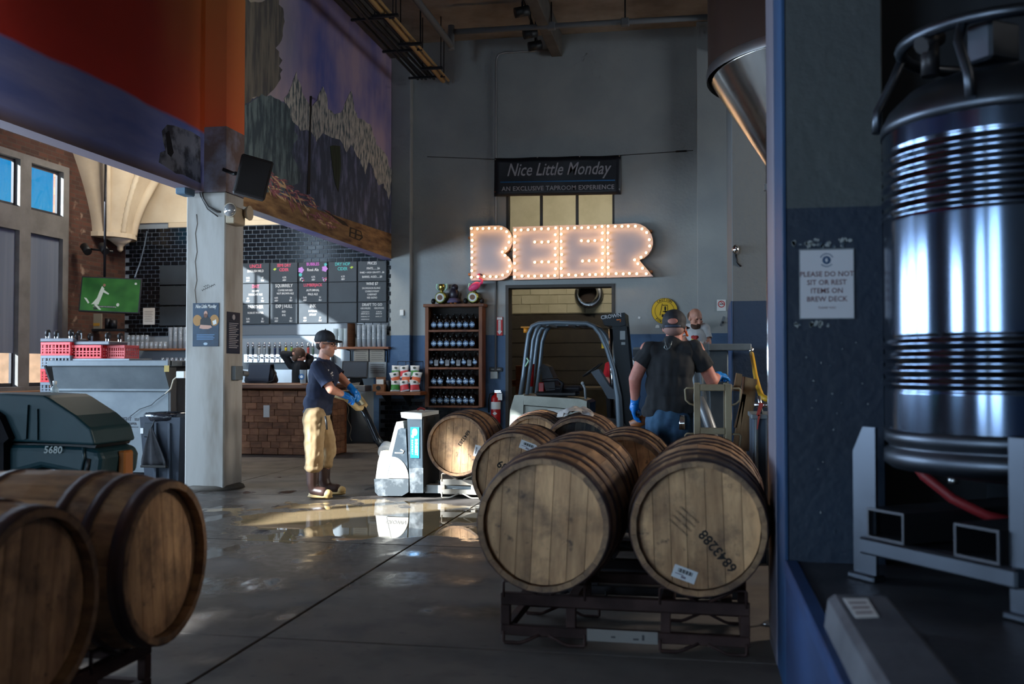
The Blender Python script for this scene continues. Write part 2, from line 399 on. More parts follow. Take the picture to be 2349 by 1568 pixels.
# --- ceiling, beams
ce = struct('ceiling', MB().box(-10.5, -7, 6.85, 6.2, BW+.3, 7.1), CEILM)
obj('beam', MB().box(-2.36, -7, 6.48, -2.18, BW, 6.85, .01), CONC, ce)
obj('beam', MB().box(.35, -7, 6.3, .75, BW, 6.85, .01), CONC, ce)
obj('beam', MB().box(-5.1, 12, 6.55, -4.8, BW-.2, 6.85, .01), CONC, ce)
struct('wall_right', MB().box(6, -7, 0, 6.2, BW+.3, 6.85), M('dark_grey_wall', S(60,62,64), .8))
# rear wall with three tall windows (behind the viewer)
rx = [-10.5, -8.6, -6.6, -5.4, -3.4, 6]
struct('wall_rear', bool_wall(rx, [0, .6, 3.4, 6.85], -7.2, -7, [(-8.6, -6.6, .6, 3.4), (-5.4, -3.4, .6, 3.4)]), PAINT)

# --- mural header wall over the bar, on the line of the column
MX, MZ = -5.1, 3.13
def mural_mat():
    m = bpy.data.materials.new('mural_paint'); m.use_nodes = True; N = m.node_tree.nodes; L = m.node_tree.links; p = N['Principled BSDF']; p.inputs['Roughness'].default_value = .7
    g = N.new('ShaderNodeNewGeometry'); sp = N.new('ShaderNodeSeparateXYZ'); L.new(g.outputs['Position'], sp.inputs[0]); Yo, Zo = sp.outputs[1], sp.outputs[2]
    def mr(x, a, b, c=0, d=1):
        r = N.new('ShaderNodeMapRange'); r.inputs[1].default_value = a; r.inputs[2].default_value = b; r.inputs[3].default_value = c; r.inputs[4].default_value = d; L.new(x, r.inputs[0]); return r.outputs[0]
    def mix(f, a, b):
        x = N.new('ShaderNodeMix'); x.data_type = 'RGBA'; L.new(f, x.inputs[0])
        for i, c in ((6, a), (7, b)):
            if isinstance(c, tuple): x.inputs[i].default_value = c
            else: L.new(c, x.inputs[i])
        return x.outputs[2]
    def add(a, b, k=1.0):
        q = N.new('ShaderNodeMath'); q.operation = 'MULTIPLY_ADD'; L.new(b, q.inputs[0]); q.inputs[1].default_value = k; L.new(a, q.inputs[2]); return q.outputs[0]
    def nz(sc, det, st):
        mp = N.new('ShaderNodeMapping'); mp.inputs['Scale'].default_value = st; L.new(g.outputs['Position'], mp.inputs[0])
        n = N.new('ShaderNodeTexNoise'); n.inputs['Scale'].default_value = sc; n.inputs['Detail'].default_value = det; L.new(mp.outputs[0], n.inputs['Vector']); return n.outputs['Fac']
    soft = nz(.9, 3, (1, 1, 1)); brush = nz(5, 5, (1, 1, .3)); hor = nz(2.5, 4, (1, .35, 2))
    red = mix(mr(add(Zo, soft, 1.5), 4.3, 6.6), S(214,48,40), S(150,48,32)); red = mix(mr(add(Yo, soft, 1), 9.2, 10.6), red, S(222,100,48))
    red = mix(mr(add(add(Zo, soft, 1.2), Yo, .6), 10.6, 12.8), red, S(178,128,60))
    blue = mix(mr(hor, .35, .7), S(116,134,214), S(158,166,226))
    edge = mr(add(Zo, soft, .1), 3.80, 3.84)
    left = mix(edge, blue, red); left = mix(mr(Zo, 3.15, 3.25, 1, 0), left, S(132,116,128))
    skyc = mix(mr(add(soft, brush, .3), .42, .8), S(98,108,186), S(188,166,190)); skyc = mix(mr(add(Yo, soft, 2), 11.6, 13.4, 1, 0), skyc, S(170,162,146))
    m_ = mix(mr(Yo, 10.28, 10.3), left, skyc); L.new(m_, p.inputs['Base Color']); return m
MURAL = mural_mat()
mw = struct('wall_mural', MB().box(MX-.18, -4, MZ, MX, BW, 6.85), MURAL)
def murp(u, v): p = at(u, v, X=MX+.004); return (p.y, p.z)
def jag(pts, amp, step=9):
    out = []
    for i, (x, y) in enumerate(pts):
        x2, y2 = pts[(i+1) % len(pts)]; d = math.hypot(x2-x, y2-y); k = max(1, int(d/step)); out.append((x, y))
        for j in range(1, k):
            t = j/k; w_ = amp*random.uniform(-1, 1)
            edge = min(x, x2) <= 557 and max(x, x2) <= 557 or min(x, x2) >= 908
            out.append((x+(x2-x)*t+(0 if edge else -w_*(y2-y)/d), y+(y2-y)*t+(0 if edge else w_*(x2-x)/d)))
    return out
def paint(name, pts, mat, off, T=True, rough=0):
    if rough: pts = jag(pts, rough)
    obj(name, MB().prism([murp(*q) for q in pts] if T else pts, MX, MX+off, 'yz'), mat, mw)
ROCK = M('painted_dark_rock', S(60,76,86), .75, 0, S(112,130,134), 5, stretch=(1,2,.5), ramp=(.45,.62))
SNOW = M('painted_snow', S(204,200,192), .75, 0, S(84,100,108), 9, stretch=(1,2.2,.6), ramp=(.46,.58))
CLIFF = M('painted_cliff', S(118,113,104), .75, 0, S(78,78,80), 4, stretch=(1,3,.4), ramp=(.4,.6))
FOOT = M('painted_blue_foothills', S(68,78,98), .75, 0, S(122,126,160), 4, stretch=(1,1.6,.6), ramp=(.48,.66))
paint('painted_foothills', [(556,230),(610,220),(660,240),(700,250),(740,270),(790,270),(840,300),(880,360),(909,420),(909,575),(800,525),(690,480),(556,455)], FOOT, .003, rough=4)
paint('painted_cliff', [(556,0),(640,0),(650,60),(632,110),(648,160),(628,205),(600,222),(556,240)], CLIFF, .004, rough=7)
paint('painted_pine_slope', [(556,240),(600,215),(640,228),(668,262),(684,310),(672,360),(690,410),(660,440),(556,455)], ROCK, .005, rough=6)
paint('painted_peak', [(652,225),(665,205),(672,185),(680,165),(688,190),(700,225),(712,250),(728,230),(735,210),(741,198),(748,215),(752,250),(766,262),(782,258),(790,240),(797,225),(806,208),(812,240),(820,270),(835,275),(850,285),(862,330),(878,345),(890,370),(900,400),(892,460),(880,420),(868,425),(855,385),(845,370),(838,400),(828,375),(815,350),(805,330),(795,350),(780,320),(760,315),(740,305),(725,325),(712,300),(690,300),(672,280)], SNOW, .006, rough=3)
paint('painted_staff', [(711,220),(715,220),(712,330),(711,445),(704,445),(708,330)], M('painted_black', S(22,22,24), .7), .008)
paint('painted_banner', [(757,335),(764,333),(780,335),(782,380),(776,440),(768,420),(762,380)], M('painted_green_banner', S(56,74,48), .7, 0, S(20,24,20), 8, stretch=(1,3,.2)), .008)
paint('painted_ground', [(556,450),(620,440),(690,470),(720,478),(909,540),(909,597),(770,548),(556,471)], M('painted_ground', S(176,138,94), .75, 0, S(104,74,52), 4, stretch=(1,.5,3)), .007)
GRS = M('painted_grass_plumes', S(196,128,138), .75, 0, S(130,70,80), 9, stretch=(1,2,1)); GRT = M('painted_grass_tips', S(230,196,152), .75)
for i in range(110):
    t = random.random(); u = 606+t*150; v = 400+t*95+random.uniform(-12, 30); a = random.uniform(.1, 1.35); l = random.uniform(14, 34)
    q = (u+l*math.cos(a), v+l*math.sin(a)*.9)
    paint('painted_grass', [(u, v), ((u+q[0])/2+1.5, (v+q[1])/2-3.2), q, ((u+q[0])/2-.5, (v+q[1])/2+.6)], GRS if i % 3 else GRT, .008+.0002*(i % 12))
hob = M('painted_window_lines', S(44,32,26), .7)
paint('painted_dark_log', [(740,480),(790,508),(800,520),(786,515)], hob, .009)
for q in ([(802,520),(828,530),(832,545),(824,552),(800,542)],): paint('painted_round_window', q, hob, .009)
for q in ([(805,524),(814,527),(813,534),(804,531)], [(818,529),(826,532),(828,539),(817,536)], [(804,534),(813,537),(812,545),(803,541)], [(817,539),(828,543),(823,549),(816,546)]): paint('painted_window_pane', q, M('painted_pane', S(140,108,70), .7), .0105)
STONEB = M('painted_gargoyle', S(140,146,166), .75, 0, S(66,70,84), 5, ramp=(.45,.6))
paint('painted_beast_snout', [(372,300),(384,286),(400,288),(440,302),(460,315),(460,420),(440,410),(420,400),(405,398),(385,385),(365,372),(368,350),(380,345),(374,320)], STONEB, .004)
paint('painted_beast_jaw', [(380,305),(388,300),(398,350),(392,360),(384,352)], M('painted_dark_crack', S(28,28,36), .8), .006)
# --- column under it
COLW = M('worn_white_column_paint', S(178,175,170), .7, 0, S(140,132,122), 3, stretch=(1,1,.25), bump=.3, bscale=14, ramp=(.45,.7))
cl = struct('column', MB().box(-5.3, 9.7, 0, -4.855, 10.13, MZ, .012), COLW)
obj('column_head', MB().box(-5.3, 9.7, MZ, -4.855, 10.13, 6.85), MURAL, cl)
obj('painted_beast_neck', MB().box(-5.1, 9.694, MZ, -4.849, 10.12, 3.82), M('painted_brown_neck', S(110,90,86), .75, 0, S(140,138,156), 3, ramp=(.45,.65)), cl)
obj('base_grout', MB().lathe([(.36, 0), (.345, .03), (.30, .045)], 20, Matrix.Translation((-5.07, 9.92, 0)) @ Matrix.Diagonal((.9, .85, 1, 1))), CONC, cl)
obj('pencil_scribble', MB().tube([at(462+k*2.4, 664-k*1.1+(4 if k % 2 else 0), Y=9.699) for k in range(14)], .0022, 4).tube([at(466+k*2.6, 656-k*.9+(3 if k % 2 else 0), Y=9.699) for k in range(6)], .0022, 4), M('pencil_grey', S(110,108,106), .8), cl)
obj('crack', MB().tube([Vector((-5.185+.012*math.sin(i*2.1), 9.699, 2.9-i*.1)) for i in range(12)], .004, 5), M('crack_dark', S(112,106,100), .9), cl)
# --- window wall on the left, brick
def brick_mat():
    m = bpy.data.materials.new('old_brick'); m.use_nodes = True; N = m.node_tree.nodes; L = m.node_tree.links; p = N['Principled BSDF']
    g = N.new('ShaderNodeNewGeometry'); mp = N.new('ShaderNodeMapping'); mp.inputs['Rotation'].default_value = (PI/2, 0, PI/2); L.new(g.outputs['Position'], mp.inputs[0])
    sw = N.new('ShaderNodeSeparateXYZ'); L.new(g.outputs['Position'], sw.inputs[0]); cb = N.new('ShaderNodeCombineXYZ'); L.new(sw.outputs[1], cb.inputs[0]); L.new(sw.outputs[2], cb.inputs[1])
    b = N.new('ShaderNodeTexBrick'); b.inputs['Color1'].default_value = S(86,52,38); b.inputs['Color2'].default_value = S(62,40,31); b.inputs['Mortar'].default_value = S(72,60,51)
    b.inputs['Scale'].default_value = 1; b.inputs['Brick Width'].default_value = .21; b.inputs['Row Height'].default_value = .072; b.inputs['Mortar Size'].default_value = .006; L.new(cb.outputs[0], b.inputs['Vector'])
    n = N.new('ShaderNodeTexNoise'); n.inputs['Scale'].default_value = 5; n.inputs['Detail'].default_value = 6; L.new(g.outputs['Position'], n.inputs['Vector'])
    r = N.new('ShaderNodeMapRange'); r.inputs[1].default_value = .62; r.inputs[2].default_value = .74; L.new(n.outputs['Fac'], r.inputs[0])
    mx = N.new('ShaderNodeMix'); mx.data_type = 'RGBA'; L.new(r.outputs[0], mx.inputs[0]); L.new(b.outputs['Color'], mx.inputs[6]); mx.inputs[7].default_value = S(140,118,100)
    L.new(mx.outputs[2], p.inputs['Base Color']); p.inputs['Roughness'].default_value = .85
    bp = N.new('ShaderNodeBump'); bp.inputs['Strength'].default_value = .5; bp.inputs['Distance'].default_value = .01; L.new(b.outputs['Fac'], bp.inputs['Height']); bp.invert = True; L.new(bp.outputs[0], p.inputs['Normal'])
    return m
BRICK = brick_mat()
LX = -10.15
wins = [(-3.4, -1.6, .93, 4.55), (1.6, 3.75, .93, 5.25), (4.3, 5.6, .93, 3.4), (7.0, 8.5, .93, 5.1), (9.8, 11.3, .93, 3.4), (12.55, 14.7, .93, 4.56)]
ys = [-7]; 
for a, b, _, _ in wins: ys += [a, b]
ys.append(BW)
sun_gap = (2.0, 2.35, 5.5, 5.85)  # unseen opening added so sun reaches one barrel face
ys += [2.0, 2.35]; ys.sort()
zs = sorted({0, .93, 3.4, 4.55, 4.56, 5.1, 5.25, 5.5, 5.85, 6.85})
struct('wall_left', bool_wall(ys, zs, LX-.14, LX, wins+[sun_gap], 'x'), BRICK)
WFR = M('grey_window_frame', S(118,116,112), .6, 0, S(100,98,94), 3)
SASH = M('dark_sash', S(40,40,46), .5)
GLASS = M('window_glass', (.92,.95,1,1), 0, 0, trans=1, ior=1.0, spec=.0)
def thin_glass(name, tint, gloss=.06):
    m = bpy.data.materials.new(name); m.use_nodes = True; N = m.node_tree.nodes; L = m.node_tree.links; N.remove(N['Principled BSDF'])
    t = N.new('ShaderNodeBsdfTransparent'); t.inputs[0].default_value = tint; gl = N.new('ShaderNodeBsdfGlossy'); gl.inputs['Roughness'].default_value = .02
    mx = N.new('ShaderNodeMixShader'); mx.inputs[0].default_value = gloss; L.new(t.outputs[0], mx.inputs[1]); L.new(gl.outputs[0], mx.inputs[2]); L.new(mx.outputs[0], N['Material Output'].inputs[0]); return m
PANE = thin_glass('window_pane_glass', (.9, .95, 1, 1), .04)
BLIND = M('grey_roller_blind', S(112,120,132), .8, 0, S(96,106,122), 1, stretch=(1,6,.2), trans=0)
def tall_window(name, y0, y1, z0, z1, blind=1.5, ztr=3.37, mull=.13):
    mb = MB(); X0, X1 = LX-.12, LX+.03; t = .15
    mb.box(X0, y0, z0, X1, y0+t, z1).box(X0, y1-t, z0, X1, y1, z1).box(X0, y0+t, z1-.1, X1, y1-t, z1).box(X0, y0+t, z0, X1+.06, y1-t, z0+.06)
    ym = (y0+y1)/2
    mb.box(X0, ym-mull, z0+.06, X1, ym+mull, z1-.1)
    hastr = z1 > ztr+.6
    ztop = ztr if hastr else z1-.1
    if hastr:
        for a, b in ((y0+t, ym-mull), (ym+mull, y1-t)): mb.box(X0, a, ztr, X1, b, ztr+.36)
    wn = struct(name, mb, WFR)
    for a, b in ((y0+t, ym-mull), (ym+mull, y1-t)):
        sets = [(z0+.06, ztop)]+([(ztr+.36, z1-.1)] if hastr else [])
        for i, (c, d) in enumerate(sets):
            s_ = .035; sm = MB(); sm.box(LX-.10, a, c, LX-.06, a+s_, d).box(LX-.10, b-s_, c, LX-.06, b, d).box(LX-.10, a+s_, c, LX-.06, b-s_, c+s_*1.6).box(LX-.10, a+s_, d-s_, LX-.06, b-s_, d)
            if i == 0: sm.box(LX-.10, a+s_, 2.14, LX-.06, b-s_, 2.22)
            obj('sash', sm, SASH, wn)
            obj('pane', MB().box(LX-.082, a+s_, c+s_, LX-.078, b-s_, d-s_), PANE, wn)
            if i == 0 and blind: obj('roller_blind', MB().box(LX-.045, a+.01, blind, LX-.04, b-.01, d), BLIND, wn)
    return wn
for i, (a, b, c, d) in enumerate(wins): tall_window('window_%d' % (i+2), a, b, c, d, 1.5, mull=.04 if i in (1, 3) else .13)
for sgn, yy in ((1, 1.75), (-1, 3.6)):     # arched head added to the unseen window to crop its sunbeam
    pts = [(yy, 4.3)]+[(2.675-sgn*.925*math.cos(a), 4.3+.85*math.sin(a)) for a in [k*PI/16 for k in range(1, 9)]]+[(2.675, 5.2), (yy, 5.2)]
    struct('trim_%d' % (3 if sgn > 0 else 4), MB().prism(pts, LX-.12, LX+.02, 'yz'), WFR)
struct('trim_1', MB().box(LX, 12.5, .84, LX+.12, 14.8, .93, .01), M('window_sill_wood', S(150,112,84), .6))
# buildings outside the windows
ob = struct('wall_outside', MB().box(-22.1, 31.2, -1, -9, 32, 16), M('red_brick_outside', S(178,104,80), .85, 0, S(160,92,70), 1))
ORB = M('outside_brick', S(186,112,84), .85, rnd=.12)
obm = MB().box(-.46, -.05, -.14, .46, 0, .14, .01).mesh('brick', ORB)
for r in range(14):
    for c in range(3): link('brick', obm, ob, (-21.6+c+(.5 if r % 2 else 0), 31.2, 6.2+r*.31))
struct('wall_outside_low', MB().box(-70, 33, -1, -22.1, 34, 5.2), M('tan_brick_outside', S(128,98,72), .85, 0, S(108,82,58), 3))
struct('ground', MB().box(-80, -60, -1.2, -10.5, 80, -1), M('street_ground', S(120,114,106), .9))

# --- bar alcove: tiled back wall, plaster vault
TILEB = M('grey_grout_wall', S(132,142,150), .5)
tw = struct('wall_bar', MB().box(LX, BW, 0, -5.45, BW+.3, 6.85), TILEB)
TILE = M('black_glazed_tile', S(16,19,24), .12, rnd=.3, rough2=.2, scale=2)
tm = MB().box(-.069, -.012, -.0328, .069, .004, .0328, .004).mesh('tile', TILE)
tiles = []
for r in range(26):
    z = 3.745-r*.0745
    for c in range(34):
        x = -10.07+c*.1485+(.074 if r % 2 else 0)
        if x > -5.13: continue
        q = 1
        vis = (z > 3.16) or (x < -8.95 and z > 1.95)
        tiles.append((0 if vis and (x > -7.95 or z > 3.1 or x < -9.0) else 1, x, z))
tiles.sort(key=lambda q: q[0])
rest = MB()
for i, (q, x, z) in enumerate(tiles):
    if i < 300: link('tile', tm, tw, (x, BW-.001, z))
    else: rest.box(x-.069, BW-.012, z-.0328, x+.069, BW+.002, z+.0328, .004)
tag(obj('tile_field', rest, TILE, tw), kind='stuff')
# plaster fan springing from the window wall, and the lunette behind it
struct('ceiling_lunette', MB().box(LX, BW-.03, 3.88, -5.45, BW, 6.85), CREAM)
vy = 15.85
def rho(t): return .46+.75*t**1.5
nf, na = 16, 24; g = []
for j in range(nf+1):
    t = j/nf*1.9; z = 3.6+t*1.5
    for i in range(na+1):
        a = -PI/2+PI*i/na; fl_ = 1-.10*math.sin(3*(a+PI/2))**2*min(1, t*2); g.append((LX+rho(t)*fl_*math.cos(a)*.9, vy+rho(t)*fl_*math.sin(a), z))
va = struct('ceiling_vault', MB().add(g, [(j*(na+1)+i, j*(na+1)+i+1, (j+1)*(na+1)+i+1, (j+1)*(na+1)+i) for j in range(nf) for i in range(na)], 0, True), CREAM)
def vrib(a, d): return [Vector((LX+(rho(t)+d)*math.cos(a)*.9, vy+(rho(t)+d)*math.sin(a), 3.6+t*1.5)) for t in [k/60*1.9 for k in range(61)]]
obj('rope_moulding', MB().tube(vrib(-.35, .0), [.045+.014*(i % 2) for i in range(61)], 8), CREAM, va)
obj('rib', MB().tube(vrib(-1.0, -.03), .075, 6), CREAM, va)
obj('rib', MB().tube(vrib(.35, -.03), .10, 6), CREAM, va)
obj('springer', MB().prism([(LX, vy-.50)]+[(LX+.47*math.cos(a), vy+.50*math.sin(a)) for a in [-PI/2+PI*k/12 for k in range(1, 12)]]+[(LX, vy+.50)], 3.53, 3.61), CREAM, va)
obj('corbel', MB().lathe([(.012, 3.30), (.05, 3.34), (.05, 3.40), (.10, 3.44), (.22, 3.53)], 12, Matrix.Translation((LX+.24, vy, 0))), CREAM, va)
struct('trim_2', MB().box(-9.3, BW-.03, 3.785, -5.45, BW, 3.88, .008), CREAM)

# --- brew deck and columns on the right
DKX, DKZ = .34, .52
BLUEP = M('blue_floor_paint', S(30,62,110), .5, 0, S(22,48,90), 3, bump=.15)
DECK = M('dark_wet_deck', S(58,60,66), .45, 0, S(42,44,50), 3, bump=.2)
dk = struct('brew_deck', MB().box(DKX, -5, 0, 6, 4.7, DKZ-.02), M('deck_blue_face', S(28,58,104), .55, 0, S(22,44,82), 2.5, bump=.2))
obj('deck_top', MB().box(DKX+.05, -5, DKZ-.03, 6, 4.7, DKZ, .004), DECK, dk)
obj('deck_nosing', MB().box(DKX-.004, -5, DKZ-.05, DKX+.05, 4.06, DKZ+.006, .006), BLUEP, dk)
COLB = zpaint('blue_and_grey_column_paint', S(16,34,54), S(66,72,74), 1.91, .6, S(12,26,44), S(58,64,68), .22)
ca = struct('column', MB().box(.35, 4.06, 0, .72, 4.88, 6.85, .006), COLB)
obj('corner_guard', MB().box(.338, 4.055, 0, .352, 4.44, 6.85, .002), M('bright_blue_guard', S(26,66,108), .5, 0, S(20,52,88), 4, stretch=(1,1,.3)), ca)
obj('wall_channel', MB().box(.335, 4.45, 0, .351, 4.87, 6.85, .002), M('lilac_grey_channel', S(120,118,134), .5, .2, S(104,100,112), 3, stretch=(1,1,.2)), ca)
SCUFF = M('chipped_paint_patch', S(150,156,158), .8, 0, S(60,74,88), 30, ramp=(.5, .56))
def colp(u, v): p = at(u, v, Y=4.058); return p.x, p.z
random.seed(3)
chips = MB()
def chip(u, v, w_, h_):
    x, z = colp(u, v); k = random.randint(5, 7)
    chips.prism([(x+w_*.0017*math.cos(2*PI*i/k)*random.uniform(.5, 1.2), z+h_*.0017*math.sin(2*PI*i/k)*random.uniform(.5, 1.2)) for i in range(k)], 4.055, 4.0605, 'xz')
for i in range(26): chip(random.uniform(1816, 1956), random.uniform(550, 566), random.uniform(2, 8), random.uniform(3, 9))
for i in range(18): chip(random.uniform(1822, 1905), random.uniform(738, 748), random.uniform(2, 7), random.uniform(3, 7))
for i in range(26): chip(random.uniform(1812, 2000), random.uniform(780, 1270), random.uniform(1, 3), random.uniform(1, 3))
obj('chipped_paint', chips, SCUFF, ca)
cb = struct('column', MB().box(.35, 9.94, 0, 1.2, 11.5, 6.85, .006), zpaint('far_column_paint', S(24,46,72), S(96,100,102), 1.93, .6))
obj('corner_guard', MB().box(.337, 9.93, 0, .352, 10.9, 1.93, .002), M('bright_blue_guard', S(38,92,150)), cb)
struct('wall_deck', MB().box(.72, 4.7, 0, 6, 4.88, 6.85), M('dark_deck_wall', S(34,40,48), .8))
struct('wall_brewhouse', MB().box(1.2, 11.0, 0, 6, 11.2, 6.85), M('dark_grey_wall', S(60,62,64), .8))
# ================================================================== bar
ORD = ('first', 'second', 'third', 'fourth', 'fifth', 'sixth', 'seventh', 'eighth', 'ninth', 'tenth', 'eleventh', 'twelfth', 'thirteenth', 'fourteenth', 'fifteenth', 'sixteenth')
WALNUT = M('dark_live_edge_wood', S(122,76,48), .5, 0, S(70,42,26), 3, stretch=(.35,1,3), bump=.25, bscale=12)
BLOCKW = M('weathered_wood_block', S(158,110,80), .75, 0, S(122,82,60), 6, stretch=(1,1,3), rnd=.28, bump=.2)
BY, BXR, BZ = 13.8, -5.24, 1.05
bar = thing('bar_counter', 'long dark wooden bar faced with brown wood blocks behind the white column', 'bar', (0, 0, 0))
obj('bar_body', MB().box(-9.6, BY, 0, BXR, BY+.6, BZ-.09), M('bar_carcass', S(40,28,22), .8), bar)
obj('bar_top', MB().box(-9.7, BY-.16, BZ-.085, BXR+.06, BY+.68, BZ, .02), WALNUT, bar)
random.seed(11)
bms = [MB().box(-w_/2, -.02, -.0465, w_/2, .01, .0465, .004).mesh('wood_block', BLOCKW) for w_ in (.14, .18, .23)]
cnt = 0
for r in range(10):
    x = -8.2-random.random()*.2; z = .055+r*.0945
    while x < BXR-.1:
        k = random.randint(0, 2); w_ = (.14, .18, .23)[k]
        if x+w_ > BXR: break
        o = link('wood_block', bms[k], bar, (x+w_/2, BY-.002-random.uniform(0, .012), z)); o.scale = (.985, 1, 1); x += w_; cnt += 1
for r in range(10):
    y = BY+.02
    for k in (1, 0, 1): 
        w_ = (.14, .18, .23)[k]; o = link('wood_block', bms[k], bar, (BXR+.012, y+w_/2, .055+r*.0945), (0, 0, PI/2)); o.scale = (.985, 1, 1); y += w_
obj('end_board', MB().box(BXR-.03, BY+.53, 0, BXR+.03, BY+.60, BZ-.09, .003), WOODO, bar)
obj('socket_plate', MB().box(-6.27, BY-.035, .55, -6.17, BY-.02, .73, .004), WHITE, bar)
cb_ = thing('cable', 'pale cable dangling from the end of the bar', 'cable')
obj('cord', MB().tube([at(795,885+6*i,Y=14.45)+Vector((.02*math.sin(i*.9)+.03*max(0, i-6)*.18, 0, 0)) for i in range(22)], .006, 6), M('cream_cord', S(190,180,160), .6), cb_)
# wall shelf counter right of the bar
sc = thing('wall_counter', 'orange wooden wall counter holding the till and crisp packets', 'counter')
ca0 = at(818, 905, Y=15.85); ca1 = at(970, 903, Y=15.85)
obj('board', MB().box(BXR+.06, 15.7, ca1.z-.02, ca1.x, BW, ca1.z+.035, .004), WOODO, sc)
for x in (-5.1, -4.75): obj('bracket', MB().prism([(15.8, ca1.z-.02), (BW, ca1.z-.02), (BW, ca1.z-.3)], x-.015, x+.015, 'yz'), DARKM, sc)
# dark tiles below it
for r in range(9):
    for c in range(9): link('tile', tm, wb, (-5.2+c*.1485+(.074 if r % 2 else 0)-.0, BW-.165, .08+r*.0745)).scale = (1, 1, 1)
obj('tile_backing', MB().box(-5.3, BW-.164, 0, -3.9, BW-.14, .76), M('dark_tile_grout', S(44,48,54), .6), wb)
# back-bar shelf
sh = thing('back_bar_shelf', 'thin orange wooden shelf on the tiled wall carrying glasses', 'shelf')
z_ = at(600, 800, Y=16.2).z
obj('board', MB().box(LX+.4, 16.12, z_-.02, -8.05, BW-.012, z_+.012, .003), WOODO, sh)
obj('board', MB().box(LX+.4, 16.12, z_-.3, -8.05, BW-.012, z_-.27, .003), WOODO, sh)
sh2 = thing('glass_shelf', 'orange wooden wall shelf with cups and glass stacks above the till', 'shelf')
q0, q1 = at(775, 797, Y=16.15), at(893, 797, Y=16.15)
obj('board', MB().box(q0.x, 16.1, q0.z-.025, q1.x, BW-.012, q0.z+.012, .003), WOODO, sh2)
for x in (q0.x+.15, q1.x-.1): obj('bracket', MB().tube([(x, 16.15, q0.z-.03), (x, 16.36, q0.z-.05), (x, 16.37, q0.z-.25)], .012, 6), BLACK, sh2)
GLS = M('drinking_glass', S(205,215,222), .08, .25, spec=.9, alpha=.5)
gm = MB().lathe([(.028, 0), (.031, .004), (.042, .14), (.044, .15)], 12).mesh('glass', GLS)
def glass_stack(x, y, z, n, label, group, step=.028):
    t = thing('glass_stack', label, 'glasses', (x, y, z), 0, group)
    for k in range(n): link('glass', gm, t, (0, 0, k*step))
for i, u in enumerate((824, 835.5, 847, 858.5, 870, 881.5)):
    p = at(u, 797, Y=16.2); glass_stack(p.x, 16.2, q0.z+.013, 9, 'stack of nested pint glasses above the till, %s from the left' % ORD[i], 'glass stacks above the till')
for i, u in enumerate((391, 402.5, 414, 425.5)):
    p = at(u, 797, Y=16.2); glass_stack(p.x, 16.2, z_+.013, 9, 'stack of nested pint glasses left of the column, %s from the left' % ORD[i], 'glass stacks left of the column')
sgm = MB().lathe([(.03, 0), (.034, .005), (.04, .06), (.036, .10), (.034, .12)], 12).mesh('stemless_glass', GLS)
for i in range(9):
    p = at(293+i*10.6, 797, Y=16.18)
    for j in range(2 if i < 5 else 1):
        o = link('stemless_glass', sgm, None, (p.x, 16.2, z_+.013+j*.122)); tag(o, 'clear stemless glass, %s from the left in the %s row of the back bar shelf' % (ORD[i], ('lower', 'upper')[j]), 'glass', 'stemless glasses on the back bar shelf')
for i in range(6):
    p = at(374+i*10.4, 818, Y=16.2); o = link('stemless_glass', sgm, None, (p.x, 16.2, z_-.269)); tag(o, 'clear glass on the lower back bar shelf, %s from the left' % ORD[i], 'glass', 'glasses on the lower back bar shelf')
CUPW = M('clear_cup', S(215,225,225), .25, 0, alpha=.75)
cpm = MB().lathe([(.03, 0), (.045, .11), (.048, .115)], 12).mesh('cup', CUPW)
for i, u in enumerate((770, 782.5, 794)):
    p = at(u, 797, Y=16.2); t = thing('cup_stack', 'stack of clear plastic cups beside the baskets, %s from the left' % ORD[i], 'cups', (p.x, 16.2, q0.z+.013), 0, 'plastic cup stacks')
    for k in range(9): link('cup', cpm, t, (0, 0, k*.025))
KRAFT = M('kraft_cardboard', S(140,94,60), .8, 0, S(116,74,46), 5)
p = at(806, 797, Y=16.2); t = thing('basket_stack', 'tall stack of brown woven paper baskets beside the glass stacks', 'baskets', (p.x, 16.2, q0.z+.013))
bk = MB().lathe([(.05, 0), (.074, .03), (.077, .03)], 14).mesh('basket', KRAFT)
for k in range(21): link('basket', bk, t, (0, 0, k*.0185))
# chalkboards
BOARD = M('chalkboard_slate', S(52,60,66), .55, 0, S(44,51,57), 2.5)
BFR = M('chalkboard_edge', S(14,14,16), .6)
PINK = M('pink_chalk', S(226,92,116), .9); MAG = M('magenta_chalk', S(206,112,196), .9); TEAL = M('teal_chalk', S(92,190,186), .9); GREENC = M('green_chalk', S(180,206,84), .9); LILAC = M('lilac_chalk', S(190,136,206), .9)
xs_ = [554, 619, 684, 752, 820, 888]
def board(c, r, label, lines, extra=None):
    a = at(xs_[c]+1.5, 604-c*1.1+r*47, Y=BW-.05); b = at(xs_[c+1]-2.0, 604-c*1.1+r*47+44.5, Y=BW-.05)
    W, H = b.x-a.x, a.z-b.z
    t = thing('chalkboard', label, 'chalkboard', ((a.x+b.x)/2, BW-.05, (a.z+b.z)/2))
    obj('slate', MB().box(-W/2, 0, -H/2, W/2, .03, H/2, .003), BOARD, t)
    obj('backing', MB().box(-W/2-.008, .02, -H/2-.012, W/2+.014, .036, H/2+.004), BFR, t)
    for (s, size, x, z, m, bold) in lines:
        text(s, size*H, m, t, (x*W, -.002, z*H), bold=bold, sx=.8, ex=.001)
    if extra: extra(t, W, H)
W_ = CHALK
def abv(n, a, b): return [(n, .13, -.28 if b else .02, -.24, W_, .01), ('ABV', .13, -.28 if b else .02, -.38, W_, .01)]+([(b, .13, .26, -.24, W_, .01), ('IBU', .13, .26, -.38, W_, .01)] if b else [])
